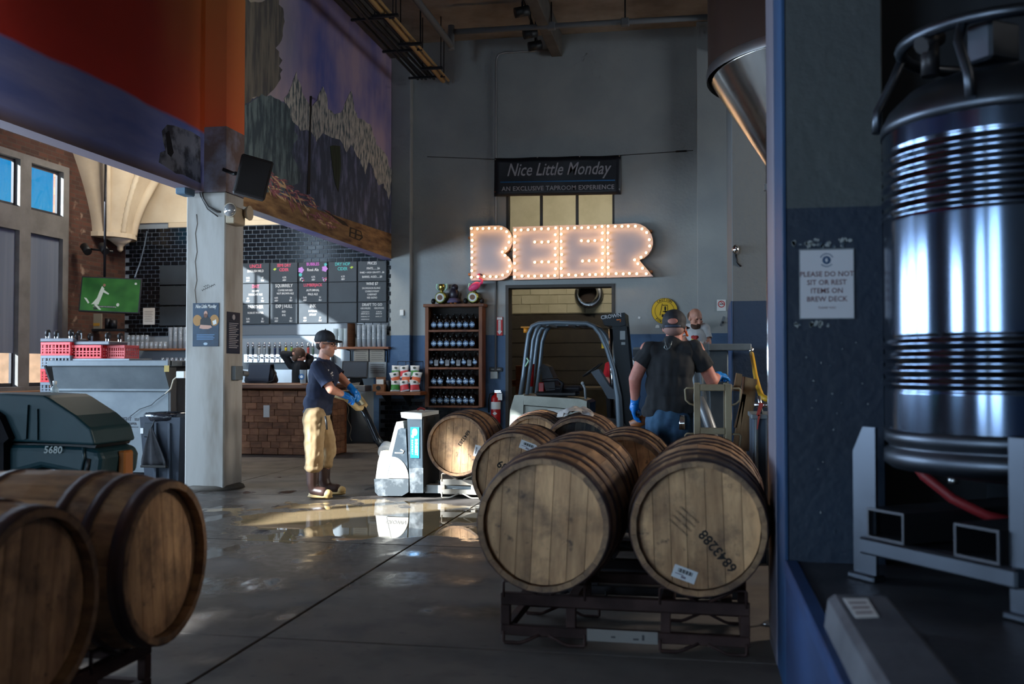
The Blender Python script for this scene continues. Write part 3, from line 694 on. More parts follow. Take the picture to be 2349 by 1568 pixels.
def leaf(x, z, m):
    def f(t, W, H): obj('chalk_drawing', MB().prism([(x*W-.03, z*H), (x*W, z*H+.025), (x*W+.035, z*H+.01), (x*W, z*H-.02)], -.003, 0, 'xz'), m, t)
    return f
def roses(t, W, H):
    for i_, (x, z, r, m) in enumerate(((-.42, .12, .05, LILAC), (.42, .16, .05, LILAC), (-.44, -.12, .03, TEAL), (.45, .37, .026, TEAL))):
        obj('chalk_drawing', MB().prism([(x*W+r*(1+.18*math.cos(k*PI*5/8))*math.cos(k*PI/8), z*H+r*(1+.18*math.cos(k*PI*5/8))*math.sin(k*PI/8)) for k in range(16)], -.003-.0006*i_, 0, 'xz'), m, t)
    for k in range(16):
        x = random.choice((-1, 1))*random.uniform(.32, .48); z = random.uniform(-.46, -.28); r = .011
        obj('chalk_dot', MB().prism([(x*W+r*math.cos(j*PI/3), z*H+r*math.sin(j*PI/3)) for j in range(6)], -.003, 0, 'xz'), random.choice((LILAC, PINK, W_)), t)
board(0, 0, 'chalkboard headed UNCLE English mild', [('UNCLE', .25, 0, .34, PINK, .012), ('ENGLISH MILD', .17, 0, .1, W_, .01)]+abv('3.8%', 0, '17'))
board(1, 0, 'chalkboard headed SEMI DRY CIDER', [('SEMI DRY', .22, 0, .36, PINK, .012), ('CIDER', .22, 0, .14, PINK, .012)]+abv('6.2%', 0, None), leaf(-.34, .17, GREENC))
board(2, 0, 'chalkboard headed BUBBLES with drawn roses', [('BUBBLES', .22, 0, .40, MAG, .012), ('Rosé Ale', .21, 0, .12, W_, .005)]+abv('6.2%', 0, None), roses)
board(3, 0, 'chalkboard headed DRY HOP CIDER', [('DRY HOP', .23, 0, .38, TEAL, .012), ('CIDER', .23, 0, .14, TEAL, .012)]+abv('6.2%', 0, None), leaf(.32, .2, GREENC))
board(4, 0, 'chalkboard headed PRICES listing pint costs', [('PRICES', .2, 0, .40, W_, .005), ('PINTS........$6', .16, .04, .14, W_, .005), ('RARE + HIGH GRAVITY....$6', .13, 0, -.06, W_, .005), ('BARREL AGED......$8', .15, 0, -.28, W_, .005)])
board(0, 1, 'half sunlit chalkboard headed DAY, hoppy holiday ale', [('DAY', .24, 0, .36, PINK, .012), ('HOPPY', .15, 0, .12, W_, .01), ('HOLIDAY ALE', .15, 0, -.05, W_, .01)]+abv('6%', 0, '41'))
board(1, 1, 'chalkboard headed SQUIRRELY, coffee infused nut brown ale', [('SQUIRRELY', .23, 0, .37, W_, .008), ('COFFEE INFUSED', .13, .05, .14, W_, .01), ('NUT BROWN ALE', .14, .05, -.02, W_, .01)]+abv('4.8%', 0, '28'))
board(2, 1, 'chalkboard headed LUMBERJACK, autumnal pale ale', [('LUMBERJACK', .21, 0, .38, PINK, .012), ('AUTUMNAL', .16, 0, .12, W_, .01), ('PALE ALE', .16, 0, -.08, W_, .01)]+abv('5.6%', 0, '51'))
board(3, 1, 'blank slate chalkboard below DRY HOP CIDER', [])
board(4, 1, 'chalkboard headed WINE listing four wines', [('WINE $7', .2, 0, .40, W_, .008), ('SAUVIGNON BLANC', .13, -.03, .18, W_, .005), ('CHARDONNAY', .13, 0, .02, W_, .005), ('CABERNET', .13, 0, -.14, W_, .005), ('RED BLEND', .13, 0, -.30, W_, .005)])
board(0, 2, 'half sunlit chalkboard headed PANTHER, robust porter', [('PANTHER', .24, 0, .36, W_, .01), ('ROBUST PORTER', .14, 0, .06, W_, .01)]+abv('5.8%', 0, '25'))
board(1, 2, 'sunlit chalkboard headed EXP J HULL, red rye', [('EXP J HULL', .23, 0, .37, W_, .015), ('RED', .14, 0, .1, W_, .01), ('RYE', .14, 0, -.08, W_, .01)]+abv('7.2%', 0, '35'))
board(2, 2, 'chalkboard headed INK, imperial stout', [('INK', .25, 0, .36, W_, .014), ('IMPERIAL', .15, 0, .1, W_, .008), ('STOUT', .15, 0, -.08, W_, .008)]+abv('10%', 0, '57'))
board(3, 2, 'blank slate chalkboard below another blank one', [])
board(4, 2, 'chalkboard headed DRAFT TO GO', [('DRAFT TO GO', .2, 0, .38, W_, .008), ('•GROWLERS', .12, -.24, .2, W_, .005), ('•GROWLERS', .12, .24, .2, W_, .005), ('CORE $9 $14', .09, -.24, .02, W_, .003), ('CORE $9', .09, .24, .02, W_, .003), ('BREWS $5 $11', .09, -.24, -.08, W_, .003), ('BREWS $8', .09, .24, -.08, W_, .003), ('PREMIUM $7 $17', .08, -.24, -.22, W_, .003), ('BARREL $12', .08, .24, -.22, W_, .003), ('RESERVE $9 $21', .08, -.24, -.36, W_, .003)])
for r, lb in enumerate(('blank chalkboard left of the column, topmost of three', 'blank chalkboard left of the column, middle of three', 'blank chalkboard left of the column, lowest of three')):
    a = at(366, 609+r*47, Y=BW-.05); b = at(426, 652+r*47, Y=BW-.05)
    t = thing('chalkboard', lb, 'chalkboard', ((a.x+b.x)/2, BW-.05, (a.z+b.z)/2)); W, H = b.x-a.x, a.z-b.z
    obj('slate', MB().box(-W/2, 0, -H/2, W/2, .03, H/2, .003), BOARD, t); obj('backing', MB().box(-W/2-.008, .02, -H/2-.012, W/2+.014, .036, H/2+.004), BFR, t)
    if r == 2: pass
# grey splash panel below the boards
a = at(554, 744, Y=BW-.03); b = at(818, 767, Y=BW-.03)
pn = tag(obj('splash_panel', MB().box(a.x, BW-.03, b.z, b.x, BW, a.z, .003), M('grey_panel', S(92,100,108), .6)), 'plain grey panel under the rows of chalkboards', 'panel')
# tap wall
tp = thing('tap_tower', 'stainless tap panel with a row of nib shaped tap handles', 'beer taps')
a = at(560, 812, Y=16.3); b = at(760, 831, Y=16.3)
obj('tap_panel', MB().box(a.x, 16.28, b.z, b.x, BW-.012, a.z, .004), STEEL, tp)
hcol = [S(70,78,84), S(40,58,74), S(196,198,196), S(150,160,164), S(52,60,62), S(48,60,92), S(44,56,78), S(226,196,40), S(120,168,70), S(225,225,220), S(225,225,220), S(206,84,70), S(96,120,104)]
usx = [571, 582.5, 597, 609, 620, 633, 644, 658, 671, 684, 695, 709, 720]
for i, (u, hc) in enumerate(zip(usx, hcol)):
    p = at(u, 820, Y=16.22); z0 = p.z
    obj('faucet', MB().cyl((p.x, 16.28, z0), (p.x, 16.18, z0), .016, n=10).tube([(p.x, 16.19, z0+.02), (p.x, 16.18, z0-.03), (p.x, 16.17, z0-.075)], [.011, .013, .009], 8).cyl((p.x, 16.18, z0), (p.x, 16.18, z0+.05), .012, n=8), CHROME, tp)
    hd = obj('tap_handle', MB().lathe([(.010, .045), (.018, .06), (.021, .075), (.021, .145), (.023, .15), (.023, .165), (.018, .17)], 10, Matrix.Translation((p.x, 16.18, z0))), M('tap_handle_%d' % i, hc, .35), tp)
    obj('nib', MB().lathe([(.014, .17), (.024, .195), (.026, .21), (.014, .245), (.002, .272)], 10, Matrix.Translation((p.x, 16.18, z0))), STEEL, hd)
# back counter under the taps
bc = thing('back_counter', 'long pale back bar work counter below the taps', 'counter')
obj('work_top', MB().box(-9.6, 15.9, .86, -5.85, BW-.012, .9, .004), STEEL, bc); obj('cabinet_body', MB().box(-9.6, 15.95, 0, -5.85, BW-.012, .86, .004), M('dark_back_cabinet', S(58,62,66), .6), bc)
obj('splash_back', MB().box(-9.0, BW-.04, .9, -5.85, BW-.012, 1.25, .003), M('steel_splash', S(165,168,170), .35, .8, S(150,152,155), 2), bc)
# items on the bar
BAGM = M('black_canvas', S(30,32,38), .75, 0, S(44,48,56), 8, bump=.3)
a, b = at(562, 880, Y=13.85), at(630, 836, Y=13.85)
bag = thing('messenger_bag', 'black canvas messenger bag lying on the bar top', 'bag', ((a.x+b.x)/2, 13.9, BZ))
W, H = b.x-a.x, b.z-BZ
def soft(mb, amp, sc):
    for i, v in enumerate(mb.v):
        n_ = noise.noise_vector(Vector(v)*sc); mb.v[i] = tuple(Vector(v)+n_*amp)
    return mb
bb = bmesh.new(); bmesh.ops.create_cube(bb, size=1); bmesh.ops.subdivide_edges(bb, edges=bb.edges[:], cuts=5, use_grid_fill=True)
for v in bb.verts:
    x, y, z = v.co; k = (1-(abs(z)*2)**4*.12); tz = z+.5
    v.co = Vector((x*W*k*(1-.1*tz), y*.2*(1-.5*tz), tz*H*(1-.35*(max(0, abs(x)-.25)/.25)**2)+.004))
    v.co += noise.noise_vector(v.co*9)*.012
me = bpy.data.meshes.new('bag_body'); bb.to_mesh(me); bb.free(); me.materials.append(BAGM)
for p_ in me.polygons: p_.use_smooth = True
for v in me.vertices: v.co.z = max(0.001, v.co.z)
link('bag_body', me, bag)
obj('flap', soft(MB().prism([(-.115, .035), (-.1, .06), (-.05, H*.97), (.06, H*.99), (.10, H*.7), (.115, .03), (.12, .05), (.07, H+.012), (-.06, H+.01), (-.12, .07)], -W*.36, W*.36, 'yz'), .006, 12), M('grey_flap', S(48,54,66), .7), bag)
obj('strap', MB().tube([(W*.3, -.1, .01), (W*.5, -.1, .04), (W*.52, -.02, .15), (W*.35, .05, H*.8)], .012, 6), BLACK, bag)
a = at(695, 880, Y=13.72)
gj = thing('beer_glass', 'clear beer glass with round blue badge on the bar by the capped worker', 'glass', (a.x, 13.72, BZ))
obj('vessel', MB().lathe([(.04, 0), (.042, .01), (.05, .19), (.052, .20)], 20), M('clear_pint_glass', S(200,210,215), .05, 0, alpha=.45, spec=.8), gj)
obj('badge', MB().prism([(.043*math.cos(k*PI/10), .10+.043*math.sin(k*PI/10)) for k in range(20)], -.056, -.05, 'xz'), M('blue_badge', S(40,92,140), .5), gj)
obj('badge_ring', MB().prism([(.022*math.cos(k*PI/10), .10+.022*math.sin(k*PI/10)) for k in range(20)], -.058, -.05, 'xz'), WHITE, gj)
# till
p = at(818, 900, Y=15.95); zc = ca1.z+.036
tl = thing('till', 'grey touchscreen till standing on the wooden wall counter', 'till', (at(815,880,Y=15.95).x, 15.95, zc), 0)
obj('cash_drawer', MB().box(-.20, -.14, 0, .22, .2, .1, .006), M('grey_drawer', S(140,142,146), .5), tl); obj('drawer_slot', MB().box(-.08, -.143, .05, .1, -.138, .056), INK, tl)
obj('stand', MB().prism([(-.1, .1), (.14, .1), (.08, .2), (.02, .22)], -.1, .1, 'yz'), BLACK, tl)
scn = obj('screen', MB().box(-.22, -.02, -.15, .22, .025, .15, .008), M('dark_screen_frame', S(38,40,44), .4), tl, (0, -.02, .36), (-.3, 0, .12))
obj('screen_glass', MB().box(-.2, -.023, -.13, .2, -.02, .13), M('till_screen', S(70,78,88), .2), scn)
# notices pinned on the wall beside the till
for i, (u0, v0, u1, v1, lb) in enumerate(((812, 800, 845, 830, 'tan paper notice pinned above the till, left one'), (848, 800, 882, 830, 'tan paper notice pinned above the till, right one'), (846, 830, 886, 866, 'white paper sheet pinned behind the till'))):
    a, b = at(u0, v0, Y=BW-.03), at(u1, v1, Y=BW-.03)
    t = tag(obj('notice', MB().box(a.x, BW-.03, b.z, b.x, BW-.02, a.z, .001), M('tan_paper', S(190,176,158), .8) if i < 2 else PAPER), lb, 'paper')
    for k in range(5): obj('print_line', MB().box(a.x+.03, BW-.032, a.z-.04-k*.035, b.x-.03-.02*(k % 2), BW-.03, a.z-.048-k*.035), M('faint_print', S(120,112,108), .8), t)
# bag-in-box, kraft coffee box
p = at(871, 900, Y=15.85)
kb = thing('kraft_box', 'small brown kraft box with a black round logo on the wall counter', 'box', (p.x, 15.85, zc))
obj('box_body', MB().box(-.1, -.07, 0, .1, .07, .12, .003), KRAFT, kb); obj('upright_card', MB().box(-.085, .05, .12, .085, .06, .24, .002), M('kraft_dark', S(112,76,54), .8), kb)
obj('logo', MB().prism([(.04*math.cos(k*PI/10), .06+.04*math.sin(k*PI/10)) for k in range(20)], -.073, -.07, 'xz'), INK, kb)
obj('leaflets', MB().box(-.06, .0, .12, .06, .05, .2, .003), PAPER, kb)
p = at(890, 895, Y=15.9); jg = thing('jug', 'dark steel jug with loop handle beside the kraft box', 'jug', (p.x, 15.95, zc))
obj('jug_body', MB().lathe([(.06, 0), (.065, .01), (.06, .15), (.05, .18)], 16), DARKM, jg); obj('handle', MB().tube([(.055, 0, .14), (.10, 0, .12), (.105, 0, .07), (.06, 0, .03)], .009, 6), DARKM, jg)
# crisp packets in a wire rack
rk = thing('snack_rack', 'black wire rack holding crisp packets at the counter end', 'rack', (at(934, 900, Y=15.95).x, 15.98, zc))
rm = MB()
for x in (-.22, -.08, .07, .22): rm.tube([(x, -.1, .01), (x, .12, .02), (x, .16, .5)], .005, 5)
for z in (.02, .18, .36, .5): rm.tube([(-.22, .12+z*.08, z), (.22, .12+z*.08, z)], .005, 5)
obj('wire_frame', rm, BLACK, rk)
CR = {'green': M('crisp_green', S(60,132,56), .4), 'red': M('crisp_red', S(204,60,66), .4), 'orange': M('crisp_orange', S(214,104,66), .4)}
CRW = M('crisp_white', S(205,206,206), .4)
spec = [(908, 838, 'green'), (929, 838, 'red'), (951, 838, 'green'), (910, 862, 'orange'), (931, 862, 'orange'), (953, 862, 'orange'), (907, 876, 'green'), (930, 878, 'red'), (952, 878, 'red')]
names = {0: 'top row', 3: 'middle row', 6: 'bottom row'}
ordn = ('left', 'middle', 'right')
for i, (u, v, c_) in enumerate(spec):
    y = 15.99-.06*(i//3); p = at(u, v+ (28 if i < 3 else 24), Y=y)
    z0 = zc+.002 if i >= 6 else (zc+.13 if i >= 3 else zc+.235)
    t = thing('crisp_packet', '%s and white crisp packet, %s one of the rack\'s %s' % (c_, ordn[i % 3], names[i-i % 3]), 'crisp packet', (p.x, y, z0), 0, 'crisp packets on the counter', rot=(-.1, random.uniform(-.24, .24), random.uniform(-.4, .4)))
    W2, H2 = .165, .2
    g = []; nx, nz_ = 8, 9
    for sgn in (-1, 1):
        for j in range(nz_+1):
            for k in range(nx+1):
                a, b = k/nx, j/nz_; pf = (math.sin(PI*b)**.5)*(math.sin(PI*a)**.5) if 0 < a < 1 and 0 < b < 1 else 0
                g.append((W2*(a-.5)*(1-.12*math.sin(PI*b)), sgn*(.002+.032*pf)+.05*(b-.5), H2*b+noise.noise(Vector((a*5, b*5, i)))*.004))
    n1 = (nx+1)*(nz_+1); fs = []; mi = []
    mbp = MB()
    for s2 in (0, 1):
        for j in range(nz_):
            for k in range(nx):
                q = (s2*n1+j*(nx+1)+k, s2*n1+j*(nx+1)+k+1, s2*n1+(j+1)*(nx+1)+k+1, s2*n1+(j+1)*(nx+1)+k)
                fs.append(q if s2 == 0 else q[::-1]); mi.append(1 if 1 <= j <= 4 else 0)
    for j in range(nz_):
        fs.append((j*(nx+1)+nx, n1+j*(nx+1)+nx, n1+(j+1)*(nx+1)+nx, (j+1)*(nx+1)+nx)); mi.append(0); fs.append((n1+j*(nx+1), j*(nx+1), (j+1)*(nx+1), n1+(j+1)*(nx+1))); mi.append(0)
    mbp.v = g; mbp.f = [list(f) for f in fs]; mbp.m = mi; mbp.s = [True]*len(fs)
    obj('packet', mbp, [CRW, CR[c_]], t)
    obj('logo', MB().ell((0, -.034, .155), (.026, .005, .018), 8, 5), M('crisp_logo', S(60,70,62), .5), t)
# sign sheets, left of the column on the tiles
a, b = at(328, 706, Y=BW-.03), at(354, 744, Y=BW-.03)
t = tag(obj('notice', MB().box(a.x, BW-.03, b.z, b.x, BW-.014, a.z, .001), PAPER), 'white printed sheet taped to the dark tiles left of the column', 'paper')
for k in range(7): obj('print_line', MB().box(a.x+.03, BW-.032, a.z-.06-k*.03, b.x-.03-.02*(k % 2), BW-.03, a.z-.066-k*.03), M('faint_print', S(120,112,108), .8), t)
# television
a = at(253, 676, Y=14.6)
tv = thing('television', 'flat television on a ceiling pole showing a football match', 'television', (a.x, 14.6, a.z), 0, rot=(-.16, .035, .30))
TW, TH = .90, .54
obj('casing', MB().box(-TW/2-.02, 0, -TH/2-.02, TW/2+.02, .05, TH/2+.02, .006), BLACK, tv)
def screen_mat():
    m = bpy.data.materials.new('television_picture'); m.use_nodes = True; N = m.node_tree.nodes; L = m.node_tree.links; p = N['Principled BSDF']
    n = N.new('ShaderNodeTexNoise'); n.inputs['Scale'].default_value = 3; tc = N.new('ShaderNodeTexCoord'); L.new(tc.outputs['Object'], n.inputs['Vector'])
    r = N.new('ShaderNodeValToRGB'); r.color_ramp.elements[0].position = .35; r.color_ramp.elements[0].color = S(20,84,24); r.color_ramp.elements[1].position = .7; r.color_ramp.elements[1].color = S(58,132,52); L.new(n.outputs['Fac'], r.inputs[0])
    p.inputs['Base Color'].default_value = (.01, .01, .01, 1); p.inputs['Roughness'].default_value = .15; L.new(r.outputs[0], p.inputs['Emission Color']); p.inputs['Emission Strength'].default_value = .5; return m
obj('screen', MB().box(-TW/2, -.003, -TH/2, TW/2, .002, TH/2), screen_mat(), tv)
SW = M('screen_white', S(30,30,30), .4, emit=S(205,215,205), es=.5)
obj('picture_player', MB().prism([(-.23,-.16),(-.17,-.17),(-.12,.0),(-.1,.1),(-.14,.14),(-.17,.05),(-.2,-.06),(-.28,-.17)], -.006, -.003, 'xz'), SW, tv)
obj('picture_head', MB().ell((-.105, -.006, .155), (.022, .003, .026), 10, 5), M('screen_skin', S(20,16,14), .4, emit=S(150,104,84), es=.5), tv)
obj('picture_player', MB().prism([(-.12,.09),(-.02,.02),(-.03,.0),(-.14,.05)], -.0065, -.003, 'xz').prism([(-.2,-.16),(-.12,-.25),(-.15,-.255),(-.24,-.17)], -.0065, -.003, 'xz'), SW, tv)
obj('picture_player', MB().prism([(-.40,-.06),(-.36,-.07),(-.31,-.14),(-.33,-.16)], -.006, -.003, 'xz'), SW, tv)
obj('picture_caption', MB().box(-.24, -.006, -.215, .10, -.003, -.185).box(-.24, -.006, -.25, -.18, -.003, -.222), M('screen_black', S(8,8,8), .4), tv)
text('ALL GOALS AND THE RESULTS HERE', .022, SW, tv, (-.07, -.007, -.2))
obj('picture_badge', MB().ell((.38, -.004, .2), (.02, .003, .02), 8, 4).ell((.13, -.004, -.16), (.025, .003, .03), 8, 4), SW, tv)
tp2 = thing('television_pole', 'thin dark ceiling pole carrying the television', 'pole', (at(243, 560, Y=14.75).x, 14.72, 0))
obj('pole', MB().cyl((0, 0, at(243, 640, Y=14.75).z-.2), (0, 0, 5.2), .02), DARKM, tp2); obj('mount_plate', MB().box(-.1, -.06, at(243, 676, Y=14.7).z-.15, .1, -.02, at(243, 676, Y=14.7).z+.15), DARKM, tp2)
# dark spot lamps by the brick pier
p = at(220, 572, Y=14.9)
sl_ = thing('spotlight', 'pair of dark spotlights on the brick pier beside the television pole', 'spotlight', p)
for k, dx in enumerate((-.16, .16)): obj('lamp_head', MB().cyl((dx-.06, 0, .06), (dx+.07, -.08, -.05), .065, n=12), BLACK, sl_)
obj('lamp_bar', MB().cyl((-.25, .02, .03), (.3, .02, -.04), .018, n=8), BLACK, sl_)
# poster shelf under the television
a, b = at(203, 722, Y=15.4), at(276, 756, Y=15.4)
ps = thing('magazine_shelf', 'dark wall shelf with a leaning poster under the television', 'shelf', (a.x, 15.5, b.z))
W = b.x-a.x
obj('board', MB().box(0, -.1, -.02, W, .1, .02, .003), BLACK, ps); obj('poster', MB().box(.03, -.05, .02, W*.36, -.03, .28, .002), M('beige_poster', S(150,140,120), .7), ps); obj('poster_band', MB().box(.05, -.053, .07, W*.3, -.05, .12), M('ochre_print', S(190,140,50), .7), ps)
obj('dark_jars', MB().cyl((W*.5, 0, .02), (W*.5, 0, .2), .05).cyl((W*.68, 0, .02), (W*.68, 0, .17), .06), DARKM, ps)
obj('blue_lead', MB().tube([at(337, 530, Y=16.2), at(332, 560, Y=16.1), at(322, 600, Y=15.8), at(309, 636, Y=14.7)], .012, 6), M('blue_grey_lead', S(70,84,100), .6), tv).matrix_parent_inverse = Matrix()
bpy.context.view_layer.update(); o_ = [c for c in tv.children if c.name.startswith('blue_lead')][0]; o_.matrix_world = Matrix()
# ================================================================== on the back wall
# marquee sign
BF = M('sign_face_white', S(196,186,190), .6, 0, S(186,176,182), 2)
BS = M('sign_edge_rust', S(150,96,60), .6)
def bulb_mat():
    m = bpy.data.materials.new('bulb_glow'); m.use_nodes = True; N = m.node_tree.nodes; L = m.node_tree.links; N.remove(N['Principled BSDF'])
    e = N.new('ShaderNodeEmission'); e.inputs[0].default_value = (1, .56, .22, 1); e.inputs[1].default_value = 16; L.new(e.outputs[0], N['Material Output'].inputs[0]); return m
BULB = bulb_mat()
bulbm = MB().ell((0, -.055, 0), (.02, .022, .02), 10, 6).mesh('bulb', BULB)
sockm = MB().cyl((0, 0, 0), (0, -.035, 0), .016, n=8).mesh('bulb_socket', M('brass_socket', S(150,110,60), .4, .8))
SY = BW-.22
sg = thing('marquee_sign', 'big white BEER marquee sign lit by rows of round warm bulbs', 'sign', (0, SY, 0))
def sp_(u, v): p = at(u, v, Y=SY); return (p.x, p.z)
def cpx(x, y): return (1060+x/4.611, 340+y/4.611)       # from a close study of the sign
def letter(name, outline, bulbs):
    pl = [sp_(*cpx(*q)) for q in outline]
    f = obj(name, MB().prism(pl, 0, .05, 'xz'), BF, sg)
    obj('letter_edge', MB().prism(pl, .05, .13, 'xz'), BS, f)
    for q in bulbs:
        x, z = sp_(*cpx(*q)); link('bulb', bulbm, f, (x, 0, z)); link('bulb_socket', sockm, f, (x, 0, z))
def arc(cx, cy, rx, ry, a0, a1, n): return [(cx+rx*math.cos(math.radians(a0+(a1-a0)*i/n)), cy+ry*math.sin(math.radians(a0+(a1-a0)*i/n))) for i in range(n+1)]
B_out = [(83, 827)]+arc(385, 970, 148, 155, -90, 62, 9)+[(442, 1102)]+arc(385, 1250, 150, 145, -62, 90, 9)+[(93, 1398)]
B_b = [(107,852),(170,855),(229,853),(293,850),(357,849),(420,853),(478,886),(507,936),(503,996),(470,1060),(432,1100),(460,1135),(504,1184),(510,1249),(490,1306),(435,1344),(368,1361),(305,1359),(240,1357),(175,1360),(107,1365),(111,1298),(111,1234),(111,1164),(113,1100),(111,1040),(115,977),(113,918)]
letter('letter_b', B_out, B_b)
E1 = [(567,868),(631,868),(704,865),(772,860),(845,855),(918,856),(995,846),(991,918),(1000,988),(918,992),(849,996),(774,995),(991,1062),(991,1132),(1000,1204),(921,1204),(849,1204),(774,1208),(994,1277),(986,1347),(915,1351),(845,1351),(774,1354),(708,1353),(640,1353),(562,1363),(566,1296),(563,1219),(563,1147),(563,1077),(562,1000),(567,935)]
letter('letter_e', [(535,830),(1025,815),(1025,1378),(537,1391)], E1)
E2 = [(1053,854),(1123,851),(1195,846),(1269,845),(1339,843),(1412,839),(1484,831),(1488,900),(1483,972),(1408,979),(1338,985),(1267,981),(1492,1048),(1490,1115),(1486,1189),(1422,1189),(1348,1192),(1278,1195),(1488,1265),(1485,1332),(1416,1337),(1353,1339),(1275,1335),(1206,1346),(1133,1339),(1059,1347),(1052,1273),(1059,1203),(1058,1126),(1053,1060),(1052,988),(1053,912)]
letter('letter_e', [(1030,814),(1521,804),(1521,1367),(1030,1378)], E2)
R_out = [(1525,804), (1780,794)]+arc(1815, 990, 205, 200, -85, 72, 10)+[(1885,1195),(2022,1355),(1525,1368)]
R_b = [(1547,829),(1623,830),(1694,829),(1760,828),(1835,828),(1905,857),(1955,895),(1982,970),(1986,1037),(1948,1108),(1895,1155),(1827,1183),(1862,1224),(1910,1271),(1950,1329),(1850,1329),(1772,1326),(1707,1331),(1632,1327),(1550,1330),(1548,1262),(1555,1195),(1547,1117),(1545,1052),(1542,975),(1546,899)]
letter('letter_r', R_out, R_b)
for q in ((75,940),(75,1328),(1985,868),(1992,1300),(522,1330)):
    x, z = sp_(*cpx(*q)); obj('bracket', MB().box(x-.03, .05, z-.02, x+.03, .22, z+.02, .003), M('copper_bracket', S(170,104,60), .5, .5), sg)
# banner
NY = BW-.05
bn = thing('banner', 'black banner reading Nice Little Monday above the sign', 'banner', (0, NY, 0))
g = []; nx, nz_ = 24, 8
c4 = [at(*q, Y=NY) for q in ((1134.5, 362.5), (1424.5, 355.5), (1424.5, 446), (1133.5, 450.5))]
for j in range(nz_+1):
    for i in range(nx+1):
        a, b = i/nx, j/nz_; p = (c4[0]*(1-a)+c4[1]*a)*(1-b)+(c4[3]*(1-a)+c4[2]*a)*b
        g.append((p.x, .006*math.sin(a*9+b*3)-.004, p.z-.008*math.sin(PI*3*a)**2*(1-b)))
m_ = MB(); m_.add(g, [(j*(nx+1)+i, j*(nx+1)+i+1, (j+1)*(nx+1)+i+1, (j+1)*(nx+1)+i) for j in range(nz_) for i in range(nx)], 0, True)
bo = obj('cloth', m_, M('black_vinyl', S(20,22,30), .45), bn); md = bo.modifiers.new('s', 'SOLIDIFY'); md.thickness = .003
SILV = M('silver_print', S(168,166,172), .6)
tilt = math.atan2(c4[1].z-c4[0].z, c4[1].x-c4[0].x)
cc = (c4[0]+c4[1]+c4[2]+c4[3])/4
p = at(1279, 389, Y=NY); text('Nice Little Monday', .30, SILV, bn, (p.x, -.014, p.z), (PI/2, -tilt, 0), bold=.006, sx=.74, shear=.32)
p = at(1279, 431.5, Y=NY); text('AN EXCLUSIVE TAPROOM EXPERIENCE', .105, SILV, bn, (p.x, -.014, p.z), (PI/2, -tilt, 0), bold=.012, sx=.98, space=1.05)
p0, p1 = at(1148, 418, Y=NY), at(1411, 413.5, Y=NY)
obj('blue_rule', MB().tube([(p0.x, -.012, p0.z), (p1.x, -.014, p1.z)], .009, 6), M('blue_print', S(36,112,176), .6), bn)
for q in ((1137, 366), (1233, 361), (1330, 359), (1421, 358), (1136, 440), (1421, 434)):
    p = at(*q, Y=NY); obj('eyelet', MB().cyl((p.x, -.018, p.z), (p.x, .0, p.z), .012, n=10), CHROME, bn)
rp = thing('hanging_cable', 'thin wire cable strung across the wall behind the banner top', 'cable')
obj('wire', MB().tube([at(980, 359, Y=NY+.02), at(1134, 365, Y=NY+.02)], .005, 5), DARKM, rp); obj('wire', MB().tube([at(1424, 356, Y=NY+.02), at(1590, 345, Y=NY+.02)], .005, 5), DARKM, rp); obj('turnbuckle', MB().cyl(at(1550, 347.5, Y=NY+.01), at(1575, 346, Y=NY+.01), .014), DARKM, rp)
# conduit up the wall
cnd = thing('wall_conduit', 'thin grey conduit running up the back wall and over to the beam', 'conduit')
yq = BW-.03; pts = [at(1137, 855, Y=yq), at(1137, 145, Y=yq)]
ptsb = [at(1137, 855, Y=yq), at(1137, 400, Y=yq), at(1137.5, 148, Y=yq), at(1139, 133, Y=yq), at(1144, 125, Y=yq), at(1155, 121, Y=yq), at(1200, 118, Y=yq), at(1262, 115, Y=yq)]
obj('pipe', MB().tube(ptsb, .016, 8), M('grey_conduit', S(150,150,150), .45, .6), cnd)
p = at(1134, 860, Y=yq); obj('socket_box', MB().box(p.x-.06, BW-.07, p.z-.06, p.x+.06, BW, p.z+.06, .004), M('pale_box', S(170,174,172), .5), cnd)
p = at(1137, 847, Y=yq); t = thing('wall_sign', 'small black strip sign above the socket box', 'sign', (p.x, BW-.03, p.z)); obj('plate', MB().box(-.11, 0, -.035, .11, .03, .035, .003), BLACK, t); text('FIRE ALARM', .03, CHALK, t, (0, -.002, 0))
p = at(1146, 748, Y=yq); t = thing('fire_arrow_sign', 'red and white fire extinguisher arrow sign by the doorway', 'sign', (p.x, BW-.03, p.z))
obj('plate', MB().box(-.05, 0, -.155, .05, .03, .155, .002), M('sign_red', S(196,36,34), .5), t); obj('arrow', MB().prism([(-.02, .1), (.02, .1), (.02, -.08), (.042, -.08), (0, -.14), (-.042, -.08), (-.02, -.08)], -.003, 0, 'xz'), WHITE, t); text('FIRE EXTINGUISHER', .03, M('sign_red', S(196,36,34)), t, (0, -.004, .01), (PI/2, PI/2, 0), sx=.55); obj('top_band', MB().box(-.045, -.003, .11, .045, 0, .15), WHITE, t)
p = at(1135, 965, Y=16.2); fx = thing('fire_extinguisher', 'red fire extinguisher hanging on the wall by the doorway', 'fire extinguisher', (p.x, 16.28, 0))
zt = at(1135, 905, Y=16.2).z
obj('cylinder', MB().lathe([(.075, zt-.52), (.08, zt-.5), (.08, zt-.06), (.06, zt-.02), (.025, zt), (.025, zt+.03)], 18), M('extinguisher_red', S(176,24,26), .35), fx)
obj('label_band', MB().lathe([(.0815, zt-.24), (.0815, zt-.12)], 18, cap=False), PAPER, fx); obj('diamond', MB().prism([(-.04, zt-.31), (0, zt-.28), (.04, zt-.31), (0, zt-.34)], -.083, -.08, 'xz'), PAPER, fx)
obj('lever', MB().box(-.02, -.02, zt+.03, .1, .02, zt+.05, .003).box(-.02, -.02, zt+.06, .09, .02, zt+.075, .003), CHROME, fx)
